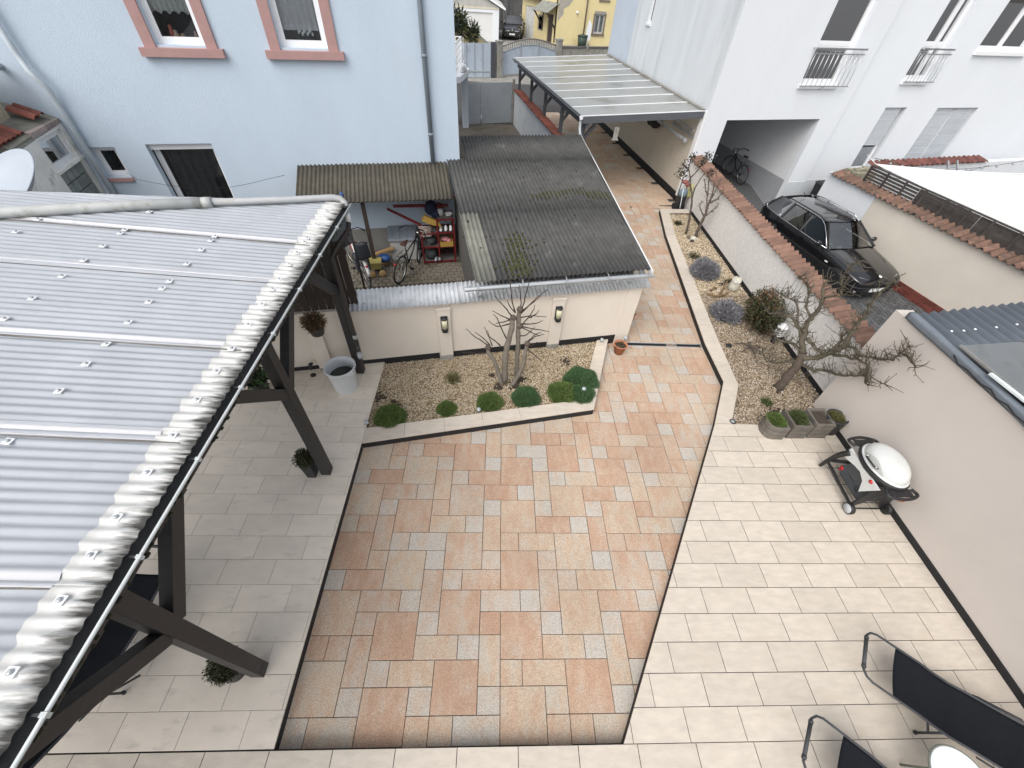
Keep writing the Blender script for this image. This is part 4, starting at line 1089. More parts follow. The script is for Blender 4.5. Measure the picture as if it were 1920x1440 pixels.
b = MB(); quad(b, WF.P(GX0, -.1, ZC-.02), WF.P(GX1, -.1, ZC-.02), WF.P(GX1, -1.6, -.40), WF.P(GX0, -1.6, -.40)); quad(b, WF.P(GX0, -1.6, -.40), WF.P(GX1, -1.6, -.40), WF.P(GX1, D0, -.40), WF.P(GX0, D0, -.40)); b.build('passage_floor', M['paver_black'], wh)
# french windows with railings
def railing(W, par, a0, a1, z0, z1, n, d=.12):
    b = MB(); W.box(b, a0, a1, d-.02, d+.02, z1-.02, z1+.02); r = b.build('railing', M['steel'], par)
    b = MB(); W.box(b, a0, a1, d-.012, d+.012, z0-.012, z0+.012); b.build('bottom_rail', M['steel'], r)
    b = MB(); W.box(b, a0, a1, d-.012, d+.012, z1-.13, z1-.106); b.build('upper_rail', M['steel'], r)
    for k in range(n):
        a = a0+.06+(a1-a0-.12)*k/(n-1)
        b = MB(); b.tube([W.P(a, d, z0), W.P(a, d, z1-.12)], .008, 6); b.build('baluster', M['steel'], r)
    for a in (a0+.03, a1-.03):
        b = MB(); b.bar(W.P(a, 0, z1), W.P(a, d, z1), .02, .03); b.build('bracket', M['steel'], r)
    b = MB(); b.bar(W.P((a0+a1)/2, 0, z0-.10), W.P((a0+a1)/2, d, z0), .02, .03); b.build('bracket', M['steel'], r)
f = window(WF, wh, 2.83, 4.16, 3.20, 5.5, .10, .08, trans=(4.13,), gm='glass_dark', roomm='room_dark')
b = MB(); WF.box(b, 2.80, 4.2, -.04, .07, 3.10, 3.195); b.build('sill', M['white_plastic'], f)
curtain(WF, f, 2.95, 3.9, 4.2, 5.5, -.35, mat('curtain_brown', (.10, .07, .06), .9, .3, 6), 5)
railing(WF, wh, 2.72, 4.52, 3.17, 4.06, 11)
f = window(WG, wh, 1.76, 2.74, 3.30, 5.5, .10, .08, mull=(2.35,), trans=(4.18,))
b = MB(); WG.box(b, 1.74, 2.77, -.04, .07, 3.20, 3.295); b.build('sill', M['white_plastic'], f)
mat('roller_blind', (.33, .33, .30), .8, .1, 3)
b = MB(); WG.box(b, 1.84, 2.68, -.30, -.29, 3.9, 5.5); b.build('blind', M['roller_blind'], f)
railing(WG, wh, 1.72, 2.94, 3.28, 4.10, 9)
f = window(WG, wh, 3.98, 6.1, 4.08, 5.5, .10, .08, mull=(5.0,), gm='glass_dark')
b = MB(); WG.box(b, 3.95, 6.15, -.04, .09, 3.98, 4.075); b.build('sill', M['white_plastic'], f)
# roller shutters on the ground floor
mat('shutter', (.50, .53, .56), .6, .05, 3, rnd=.05)
def shutter(a0, a1, z0, z1):
    n = int((z1-z0)/.055)
    f = window(WG, wh, a0, a1, .6, z1, .09, .05, room=.5)
    b = MB(); WG.box(b, a0+.03, a1-.03, -.085, -.078, z0, z1); s_ = b.build('shutter', M['shutter'], f)
    for k in range(n):
        b = MB(); WG.box(b, a0+.03, a1-.03, -.079, -.066, z0+k*.055+.004, z0+k*.055+.051); b.build('slat', M['shutter'], f)
shutter(1.76, 2.55, 1.40, 2.56); shutter(4.02, 4.88, .7, 2.54); shutter(4.93, 5.84, .7, 2.54)
# long side wall above the driveway
WS = Wall(6.25, 14.3, R(90+8.0), 1)    # a runs away from the camera, face towards -x
b = MB(); WS.panel(b, 0, 7.15, 2.30, 9, [(5.6, 5.95, 3.95, 4.9)], .15); b.build('side_wall', M['white_streaked'], wh)
b = MB(); WS.panel(b, 7.15, 9.7, 2.30, 9, [], .1); b.build('side_wall', mat('blue_grey_render', (.50, .56, .63), .9, .06, 1.5, .3, 80), wh)
b = MB(); WS.panel(b, 0, 9.7, -.95, 2.30, [], .1); b.add([WS.P(9.7, 0, -.95), WS.P(9.7, -9, -.95), WS.P(9.7, -9, 9), WS.P(9.7, 0, 9)], [(0, 1, 2, 3)]); b.build('lower_wall', mat('cream_render_dull', (.55, .50, .42), .9, .06, 1.5, .35, 130, stains=((.42, .37, .30), 1.5, .6, .6)), wh)
f = window(WS, wh, 5.6, 5.95, 3.95, 4.9, .06, .05, gm='glass_dark')
b = MB(); WS.box(b, 5.55, 6.0, -.02, .05, 3.88, 3.945); b.build('sill', M['white_plastic'], f)
b = MB(); WS.box(b, .05, 9.6, .001, .014, -.3, .06); b.build('plinth', M['black_seal'], wh)
b = MB(); WS.box(b, .001, .20, .001, .06, .0, 2.5); b.build('corner_strip', M['white_plastic'], wh)

# ------------------------------------------------------------------ carport
cpt = thing('carport', 'grey carport with translucent panel roof over the driveway', 'carport', (3.4, 18, ZP))
FLc, FRc, BLc, BRc = Vector((2.45, 13.9, 2.31)), Vector((6.18, 14.38, 2.50)), Vector((.62, 22.8, 2.31)), Vector((4.90, 23.6, 2.50))
mat('carport_grey', (.085, .092, .105), .6, .12, 4)
sheet_mat('carport_panel', (.52, .54, .54), (.8, .81, .78), .48, .12, .10, 1.2, stains=((.27, .27, .22), .8, .55, .75))
for k in range(9):
    u0, u1 = k/9, (k+1)/9
    b = MB(); q = [FLc.lerp(BLc, u0), FRc.lerp(BRc, u0), FRc.lerp(BRc, u1), FLc.lerp(BLc, u1)]
    b.hexa([p-Vector((0, 0, .012)) for p in q], q); b.build('roof_panel', M['carport_panel'], cpt)
for k in range(10):
    u = k/9; b = MB(); b.bar(FLc.lerp(BLc, u)+Vector((0, 0, .012)), FRc.lerp(BRc, u)+Vector((0, 0, .012)), .05, .018); b.build('glazing_bar', M['white_plastic'], cpt)
    b = MB(); b.bar(FLc.lerp(BLc, u)-Vector((0, 0, .09)), FRc.lerp(BRc, u)-Vector((0, 0, .09)), .07, .13 if k else .17); b.build('rafter', M['carport_grey'], cpt)
dl = (BLc-FLc).normalized(); rt_ = Vector((dl.y, -dl.x, 0))
b = MB(); b.bar(FLc+rt_*.2-Vector((0, 0, .24)), BLc+rt_*.2-Vector((0, 0, .24)), .10, .16); b.build('side_beam', M['carport_grey'], cpt)
b = MB(); b.bar(FRc-rt_*.04+Vector((0, 0, .02)), BRc-rt_*.04+Vector((0, 0, .02)), .10, .06); b.build('wall_flashing', M['concrete_old'], cpt)
b = MB(); gp = [(.06*math.cos(math.pi+math.pi*k/8), .06*math.sin(math.pi+math.pi*k/8)) for k in range(9)]; gi = [(.052*math.cos(math.pi+math.pi*k/8), .052*math.sin(math.pi+math.pi*k/8)) for k in range(9)]
b.extr([FLc-rt_*.05+rt_*x+Vector((0, 0, z-.01)) for x, z in gp]+[FLc-rt_*.05+rt_*x+Vector((0, 0, z-.01)) for x, z in gi[::-1]], BLc-FLc); b.build('gutter', M['carport_grey'], cpt)
b = MB(); q = FLc-rt_*.05-Vector((0, 0, .03)); b.tube([q-dl*.03, q+dl*.02], .055, 16); b.build('gutter_end', M['white_plastic'], cpt)
for u in (.04, .27, .5, .73, .96):
    p = FLc.lerp(BLc, u)+rt_*.2
    b = MB(); b.box((p.x, p.y, (p.z-.32+ZP)/2), (.11, .11, p.z-.32-ZP), R(8)); b.build('post', M['carport_grey'], cpt)
    b = MB(); b.bar(p-Vector((0, 0, .75)), p-Vector((0, 0, .2))+rt_*.45, .07, .09); b.build('brace', M['carport_grey'], cpt)
b = MB(); q = FLc.lerp(BLc, .04)+rt_*.2; b.tube([FLc-rt_*.03-Vector((0, 0, .05))+dl*.06, FLc-rt_*.03-Vector((0, 0, .3))+dl*.06, FLc-rt_*.1-Vector((0, 0, .55))-dl*.35, FLc-rt_*.12-Vector((0, 0, .72))-dl*.55], .042, 12); b.build('clear_downpipe', mat('pipe_clear', (.62, .65, .66), .3, .1, 4, alpha=.55), cpt)

# white wall with tile cap along the left side of the carport
lw = thing('boundary_wall', 'white stained wall with red tile capping left of the carport', 'wall', (1.5, 18.5, ZP))
WL = Wall(2.18, 14.9, R(90+11.2), 1)
b = MB(); WL.box(b, 0, 7.7, -.22, 0, -.95, 1.22); b.build('wall', mat('white_stained', (.58, .60, .61), .9, .1, 1.2, .5, 50, stains=((.33, .34, .33), 2.0, .58, .5)), lw)
tm3 = wave_tile('cap_tile', .20, .42, -.06, M['terracotta_red'], .014, .03)
for k in range(38):
    link('cap_tile', tm3, lw, WM[lw.name].inverted() @ WL.P(.1+k*.2, -.11, 1.27+rng.gauss(0, .004)), (0, rng.gauss(0, .02), R(11.2)+rng.gauss(0, .02)))
b = MB(); WL.box(b, -.12, 0, -.24, .02, -.95, 1.18); b.build('end_pier', M['white_stained'], lw)
# ------------------------------------------------------------------ lane, gates and houses beyond
b = MB(); b.prism([(-30, 22.6), (30, 22.6), (30, 32), (-30, 31)], -.99, -.165); b.build('road', M['asphalt'], kind='structure')
b = MB(); b.prism([(-30, 31.0), (30, 31.5), (30, 75), (-30, 75)], -.99, -.15); b.build('far_yard', M['concrete_old'], kind='structure')
b = MB(); b.prism([(-6, 12.6), (2.2, 13.0), (.7, 22.7), (-6, 22.7)], -.99, ZP-.02); side = b.build('side_yard', M['soil'], kind='structure')
b = MB()
for r_ in range(34):
    for c_ in range(22):
        x, y = -1.9+c_*.145+(r_ % 2)*.07, 16.8+r_*.165
        if inside((x, y), [(-2, 16.6), (1.75, 16.6), (.7, 22.6), (-2, 22.0)]): b.box((x, y, ZP-.03), (.132, .15, .06), R(11)+rng.gauss(0, .04))
b.build('cobbles', M['cobble'], side, kind='stuff')
gt = thing('yard_gate', 'plain grey sheet metal double gate at the end of the cobbled side yard', 'gate', (-.5, 22.3, ZP))
gv = Vector((.56+1.46, 22.63-21.98, 0)); gl = gv.length; gv.normalize(); ga = math.atan2(gv.y, gv.x); g0 = Vector((-1.46, 21.98, 0))
mat('gate_grey', (.30, .325, .345), .55, .1, 2.5, stains=((.23, .245, .25), 2.5, .58, .5))
for u0, u1 in ((.0, .62), (.64, gl)):
    b = MB(); n = max(3, round((u1-u0)/.15)); w = (u1-u0)/n
    m_ = MB(); c_ = g0+gv*((u0+u1)/2); m_.box((c_.x, c_.y, .68), (u1-u0, .03, 1.58), ga); leaf = m_.build('leaf', M['gate_grey'], gt)
    for k in range(n):
        c_ = g0+gv*(u0+w*(k+.5)); q = MB(); q.box((c_.x, c_.y, .68), (w-.008, .042, 1.56), ga); q.build('board', M['gate_grey'], leaf)
c_ = g0+gv*.66; b = MB(); b.box((c_.x, c_.y-.04, .62), (.03, .05, .05), ga); b.tube([(c_.x, c_.y-.03, .25), (c_.x, c_.y-.03, -.14)], .018, 8); b.build('bolt', M['steel'], gt)
b = MB(); c_ = g0+gv*(gl+.08); b.box((c_.x, c_.y, .72), (.10, .10, 1.72), ga); b.build('gate_post', M['concrete_old'], gt)
# porch on the house side
po = thing('house_porch', 'white porch landing with lattice railing on a grey pillar beside the blue house', 'porch', (-1.6, 21.4, ZP))
mat('porch_grey', (.42, .46, .50), .8, .06, 2)
b = MB(); b.box((-1.52, 21.62, .85), (.26, .26, 2.0), R(11)); b.build('pillar', M['porch_grey'], po)
b = MB(); b.prism([(-3.4, 19.4), (-1.55, 19.75), (-1.28, 21.5), (-1.75, 22.2), (-3.6, 21.9)], 1.86, 2.06); b.build('slab', M['white_render'], po)
for k in range(12):
    b = MB(); a = k/11; p = Vector((-3.3+1.75*a, 21.75+.2*a, 2.06)); q = Vector((-1.6, 21.9-1.9*a, 2.06)) if False else p
    b.tube([p, p+Vector((0, 0, .95))], .012, 6); b.build('baluster', M['white_plastic'], po)
for k in range(9):
    b = MB(); p = Vector((-1.62+.012*k*-1, 21.9-.235*k, 2.06)); b.tube([p, p+Vector((0, 0, .95))], .012, 6); b.build('baluster', M['white_plastic'], po)
    if k < 8:
        for j in range(4):
            z = 2.12+.22*j; b = MB(); b.bar(p+Vector((0, 0, z-2.06)), p+Vector((-.01, -.235, z-2.06+.22)), .012, .012); b.bar(p+Vector((0, 0, z-2.06+.22)), p+Vector((-.01, -.235, z-2.06)), .012, .012); b.build('lattice', M['white_plastic'], po)
b = MB(); b.bar((-1.62, 21.95, 3.02), (-1.75, 19.9, 3.02), .04, .03); b.build('handrail', M['white_plastic'], po)
b = MB(); b.bar((-1.62, 21.95, 3.02), (-3.4, 21.7, 3.02), .04, .03); b.build('handrail', M['white_plastic'], po)
gs = thing('garden_figure', 'small white figure lying on the porch landing beside the lattice railing', 'figurine', (-1.5, 20.6, 2.06))
b = MB(); b.ball((-1.50, 20.7, 2.20), (.16, .26, .15), 14); b.ball((-1.48, 20.40, 2.30), (.10, .11, .11), 12); b.ball((-1.44, 20.88, 2.13), (.11, .10, .08), 10)
for s_ in (-1, 1): b.lathe([(.03, 0), (.035, .06), (.0, .12)], (-1.48+.05*s_, 20.40, 2.38), 8)
b.build('body', M['white_plastic'], gs)
# gates and wall across the lane
ag = thing('panel_gate', 'weathered grey blue panel gate across the lane left of the dark post', 'gate', (-1.4, 32.45, -.15))
mat('gate_blue', (.37, .43, .50), .7, .12, 2.0, stains=((.26, .30, .34), 3.0, .55, .6), stretch=(1, 1, .4))
p0_, p1_ = Vector((-2.6, 32.1, 0)), Vector((-.62, 32.62, 0)); d_ = (p1_-p0_).normalized(); an = math.atan2(d_.y, d_.x)
for k in range(4):
    c_ = p0_.lerp(p1_, (k+.5)/4); b = MB(); b.box((c_.x, c_.y, .72), ((p1_-p0_).length/4-.03, .03, 1.7), an); b.build('panel', M['gate_blue'], ag)
for k in range(5):
    c_ = p0_.lerp(p1_, k/4); b = MB(); b.box((c_.x, c_.y-.02, .74), (.05, .06, 1.76), an); b.build('frame_bar', M['gate_grey'], ag)
b = MB(); c_ = p0_.lerp(p1_, .5); b.box((c_.x, c_.y-.03, .18), ((p1_-p0_).length, .04, .05), an); b.build('frame_bar', M['gate_grey'], ag)
b = MB(); b.box((-.45, 32.6, .74), (.26, .2, 1.80), an); b.build('gate_pier', mat('dark_slate', (.05, .055, .065), .8, .3, 4), label='dark slate pier between the panel gate and the concrete post', cat='pier')
fg = thing('arched_gate', 'blue grey arched metal double gate across the lane', 'gate', (1.8, 34, -.15))
a0, a1 = Vector((.10, 33.0, 0)), Vector((3.65, 34.85, 0)); d_ = (a1-a0).normalized(); L = (a1-a0).length; an = math.atan2(d_.y, d_.x)
arch = lambda u: 1.22+.36*math.sin(math.pi*u)
for k in range(3):
    u0, u1 = k/3+.006, (k+1)/3-.006; n = 8
    pts = [a0+d_*(L*u0)+Vector((0, 0, -.02))]+[a0+d_*(L*(u0+(u1-u0)*i/n))+Vector((0, 0, arch(u0+(u1-u0)*i/n)-.12)) for i in range(n+1)]+[a0+d_*(L*u1)+Vector((0, 0, -.02))]
    b = MB(); b.extr(pts, Vector((-d_.y, d_.x, 0))*.03); b.build('panel', M['gate_blue'], fg)
for k in range(4):
    u = k/3; p = a0+d_*(L*u); b = MB(); b.box((p.x, p.y-.02, (arch(u)+.0)/2-.05), (.06, .06, arch(u)+.1), an); b.build('upright', M['gate_grey'], fg)
for k in range(30):
    u = (k+.5)/30; p = a0+d_*(L*u); b = MB(); b.tube([p+Vector((0, 0, arch(u)-.14)), p+Vector((0, 0, arch(u)+.16))], .016, 6); b.build('bar', M['carport_grey'], fg)
b = MB(); b.tube([a0+d_*(L*i/16)+Vector((0, 0, arch(i/16)+.17)) for i in range(17)], .035, 8); b.build('top_rail', mat('gate_brown', (.16, .145, .135), .7, .2, 3), fg)
b = MB(); b.tube([a0+d_*(L*i/16)+Vector((0, 0, arch(i/16)-.13)) for i in range(17)], .03, 8); b.build('mid_rail', M['gate_grey'], fg)
for (x, y, lab) in ((-.08, 32.75, 'old concrete gate post left of the arched gate'), (3.86, 34.98, 'old concrete gate post right of the arched gate')):
    b = MB(); b.box((x, y, .72), (.34, .34, 1.85), an); b.box((x, y, 1.68), (.40, .40, .08), an); b.build('gate_post', M['concrete_old'], label=lab, cat='post')
fw_ = thing('concrete_fence', 'grey brown concrete panel fence right of the arched gate', 'fence', (6, 35.6, -.15))
w0, w1 = Vector((4.05, 35.05, 0)), Vector((9.5, 36.8, 0)); d_ = (w1-w0).normalized(); an = math.atan2(d_.y, d_.x)
for k in range(3):
    c_ = w0.lerp(w1, (k+.5)/3); b = MB(); b.box((c_.x, c_.y, .5), (1.86, .08, 1.5), an); b.build('panel', M['concrete_old'], fw_)
    c_ = w0.lerp(w1, (k+1)/3); b = MB(); b.box((c_.x, c_.y, .62), (.16, .18, 1.75), an); b.build('post', M['concrete_old'], fw_)
    c_ = w0.lerp(w1, (k+.5)/3); b = MB(); b.box((c_.x, c_.y, 1.30), (1.86, .16, .09), an); b.build('coping', mat('coping_dark', (.10, .095, .09), .9, .2, 5) if 'coping_dark' not in M else M['coping_dark'], fw_)
# white garage
gr = thing('white_garage', 'white garage with wide door across the lane beside the parked black car', 'garage', (-2.2, 48, -.15))
WR = Wall(-.2, 47.85, R(4))
b = MB(); WR.panel(b, -5.2, 0, -.3, 2.10, [(-3.75, -.55, -.2, 1.78)], .15); b.add([WR.P(0, 0, -.3), WR.P(0, -6, -.3), WR.P(0, -6, 2.1), WR.P(0, 0, 2.1)], [(0, 1, 2, 3)]); b.build('wall', M['white_render'], gr)
b = MB(); WR.box(b, -3.75, -.55, -.12, -.1, -.2, 1.78); dd = b.build('door', mat('garage_door', (.66, .66, .65), .6, .04, 2), gr)
mat('gable_board', (.42, .41, .38), .8, .15, 3)
b = MB(); b.extr([WR.P(-5.2, .02, 2.12), WR.P(0, .02, 2.12), WR.P(-2.6, .02, 3.3)], WR.n*-.1); b.build('gable', M['gable_board'], gr)
for (q0, q1) in ((WR.P(-2.6, .25, 3.38), WR.P(.55, .25, 1.98)), (WR.P(-2.6, .25, 3.38), WR.P(-5.7, .25, 1.98))):
    b = MB(); b.extr([q0, q1, q1+Vector((0, 0, .14)), q0+Vector((0, 0, .14))], WR.n*-6.5); b.build('roof', M['white_plastic'], gr)
b = MB(); WR.box(b, -5.2, 0, .0, .03, 2.0, 2.12); b.build('fascia', mat('cream_board', (.58, .54, .42), .7, .1, 3), gr)
# stair wall with plants left of it
sw = thing('stair_wall', 'pale yellow sloping stair wall with stone capping across the lane', 'wall', (-3.2, 41, -.15))
mat('yellow_render', (.62, .53, .29), .9, .07, 1.2, .3, 60, stains=((.45, .38, .22), 1.0, .6, .5))
b = MB(); b.extr([(-4.4, 40, -.2), (-.9, 40.6, -.2), (-.9, 40.6, .45), (-2.9, 40.25, 1.75), (-4.4, 40, 1.75)], (-.05, .3, 0)); b.build('wall', M['yellow_render'], sw)
b = MB(); b.bar((-2.9, 40.4, 1.80), (-.85, 40.75, .50), .42, .10); b.bar((-4.4, 40.15, 1.80), (-2.9, 40.4, 1.80), .42, .10); b.build('capping', M['concrete_old'], sw)
# yellow house
yh = thing('yellow_house', 'pale yellow house with flaking plaster and wooden porch roof across the lane', 'house', (6, 50, -.15))
WY = Wall(4.93, 48.3, R(8)); WZ = Wall(4.93, 48.3, math.atan2(4.5, -2.78), 1)
b = MB(); WY.panel(b, 0, 7, -.3, 9, [(3.45, 4.35, .75, 2.05), (3.7, 4.5, 3.0, 4.2)], .15); b.build('wall', M['yellow_render'], yh)
b = MB(); WZ.panel(b, 0, 5.6, -.3, 5.2, [(.55, 1.35, -.2, 1.85), (2.2, 2.9, .55, 1.65), (3.5, 5.0, -.2, 2.1)], .15); b.build('wall', M['yellow_render'], yh)
f = window(WY, yh, 3.45, 4.35, .75, 2.05, .05, .07, mull=(3.9,), fm='grey_pvc'); curtain(WY, f, 3.5, 4.3, .8, 2.0, -.2, M['lace'], 6)
b = MB()
WY.box(b, 3.33, 3.449, .0, .04, .65, 2.1); b.build('surround', mat('brown_stone', (.16, .12, .10), .85, .2, 5), f)
b = MB(); WY.box(b, 4.351, 4.47, .0, .04, .65, 2.1); b.build('surround', M['brown_stone'], f)
b = MB(); WY.box(b, 3.30, 4.5, .0, .10, .60, .745); b.build('sill', M['brown_stone'], f)
b = MB(); WY.box(b, 3.40, 4.4, .0, .07, 2.055, 2.25); b.build('shutter_box', M['concrete_old'], f)
f = window(WY, yh, 3.7, 4.5, 3.0, 4.2, .05, .07, fm='grey_pvc')
b = MB(); WY.box(b, 3.6, 4.6, .0, .08, 2.88, 2.995); b.build('sill', M['brown_stone'], f)
b = MB(); pts = [(.05, 1.45), (.35, 1.75), (.55, 2.0), (.5, 2.3), (.95, 2.5), (1.35, 3.0), (1.4, 3.7), (.05, 3.7)]
b.extr([WY.P(a, .002, z) for a, z in pts], WY.n*.008); b.build('bare_plaster', mat('plaster_patch', (.33, .31, .27), .95, .15, 3, .4, 40), yh)
b = MB(); b.extr([WY.P(a, .002, z) for a, z in [(2.75, .2), (3.28, .2), (3.28, 1.3), (3.0, 1.7), (2.85, 1.2)]], WY.n*.008); b.build('bare_plaster', M['white_render'], yh)
b = MB(); b.tube([WY.P(2.55, .1, 6), WY.P(2.55, .1, .2)], .06, 8); b.build('downpipe', M['brown_stone'], yh)
b = MB(); b.tube([WZ.P(.06, .1, 6), WZ.P(.06, .1, 0)], .05, 8); b.build('downpipe', M['brown_wood'], yh)
f = window(WZ, yh, 2.2, 2.9, .55, 1.65, .05, .07, fm='concrete_old')
b = MB(); WZ.box(b, .58, 1.32, -.12, -.08, -.2, 1.82); b.build('door', mat('dark_door', (.06, .045, .04), .6, .2, 5), yh)
b = MB(); WZ.box(b, 3.5, 5.0, -.1, -.06, -.2, 2.1); b.build('shed_door', mat('door_white', (.55, .55, .53), .8, .2, 4, stains=((.30, .30, .28), 3, .55, .6)), yh)
cn0, cn1 = WZ.P(-.1, 0, 2.62), WZ.P(2.35, 0, 2.62)
mat('canopy_board', (.22, .225, .20), .85, .25, 4, stains=((.10, .10, .08), 3, .55, .6))
for k in range(6):
    p = cn0.lerp(cn1, k/6); q = cn0.lerp(cn1, (k+1)/6); dn = WZ.n*1.15+Vector((0, 0, -.62))
    b = MB(); b.hexa([p, q-(q-p)*.03, q-(q-p)*.03+dn, p+dn], [p+Vector((0, 0, .04)), q-(q-p)*.03+Vector((0, 0, .04)), q-(q-p)*.03+dn+Vector((0, 0, .04)), p+dn+Vector((0, 0, .04))]); b.build('canopy_board', M['canopy_board'], yh)
for a in (.2, 2.1):
    b = MB(); b.bar(WZ.P(a, 0, .9), WZ.P(a, 1.0, 1.98), .09, .09); b.bar(WZ.P(a, .02, .6), WZ.P(a, .02, 2.55), .09, .09); b.bar(WZ.P(a, 0, 2.52), WZ.P(a, 1.1, 1.95), .09, .09); b.build('canopy_bracket', M['brown_wood'], yh)
b = MB(); b.extr([WZ.P(2.5, .4, 2.55), WZ.P(5.8, .4, 2.75), WZ.P(5.8, .4, 2.95), WZ.P(2.5, .4, 2.75)], WZ.n*-.5); b.build('side_roof', mat('roof_brown', (.13, .085, .07), .9, .3, 4), yh)
b = MB(); b.ball(WY.P(1.75, .08, 2.1), .10, 12); b.build('outdoor_lamp', M['white_plastic'], yh)
bn = thing('wheelie_bin', 'dark green bin standing against the yellow house', 'bin', (7.3, 47.9, -.15))
b = MB(); b.lathe([(.36, 0), (.44, .75)], (7.35, 47.9, -.15), 16); b.build('body', mat('bin_green', (.03, .05, .04), .6, .2, 4), bn)
b = MB(); b.lathe([(.47, .0), (.47, .05), (.30, .10), (0, .12)], (7.35, 47.9, .60), 16); b.build('lid', M['bin_green'], bn)
# dark board fence at the back of that yard
bf = thing('back_fence', 'tall dark board fence behind the parked car across the lane', 'fence', (1, 56, -.15))
for k in range(26):
    b = MB(); x = -3.2+k*.36; b.box((x, 56+.05*x, 2.2), (.345, .05, 4.8+rng.uniform(-.15, .15)), .05); b.build('board', mat('fence_grey', (.085, .085, .085), .9, .3, 3, rnd=.35) if 'fence_grey' not in M else M['fence_grey'], bf)

# ------------------------------------------------------------------ cars
mat('car_black', (.006, .006, .007), .18, coat=1.0, spec=.5)
mat('rubber', (.012, .012, .013), .8, .2, 20)
mat('chrome', (.75, .76, .77), .12, metal=1.0)
mat('rim_alloy', (.42, .43, .44), .3, .1, 20, metal=.8)
mat('plate_white', (.75, .75, .74), .4)
mat('head_glass', (.30, .32, .33), .06, spec=.9, coat=1.0)
mat('cabin', (.05, .055, .06), .8, .3, 6)
mat('seat_grey', (.22, .24, .25), .9, .2, 9)
glass_mat('car_glass', (.055, .06, .065), .01, 1.5)
glass_mat('screen_glass', (.62, .72, .70), .01, 3.2)
def loft(b, stations, mi=0, smooth=True, cap=True):
    """stations: list of half profiles [(x,y,z)...] mirrored across y"""
    m = len(stations[0]); rows = []
    for st in stations:
        rows.append([(x, y, z) for x, y, z in st]+[(x, -y, z) for x, y, z in st[::-1]])
    n = 2*m
    vs = [p for r in rows for p in r]; fs = []
    for i in range(len(rows)-1):
        for k in range(n):
            l = (k+1) % n
            fs.append((i*n+k, i*n+l, (i+1)*n+l, (i+1)*n+k))
    b.add(vs, fs, mi, smooth)
    if cap:
        B = len(b.v)-len(vs)
        b.f.append([B+k for k in range(n)][::-1]); b.m.append(mi); b.sm.append(False)
        b.f.append([B+(len(rows)-1)*n+k for k in range(n)]); b.m.append(mi); b.sm.append(False)
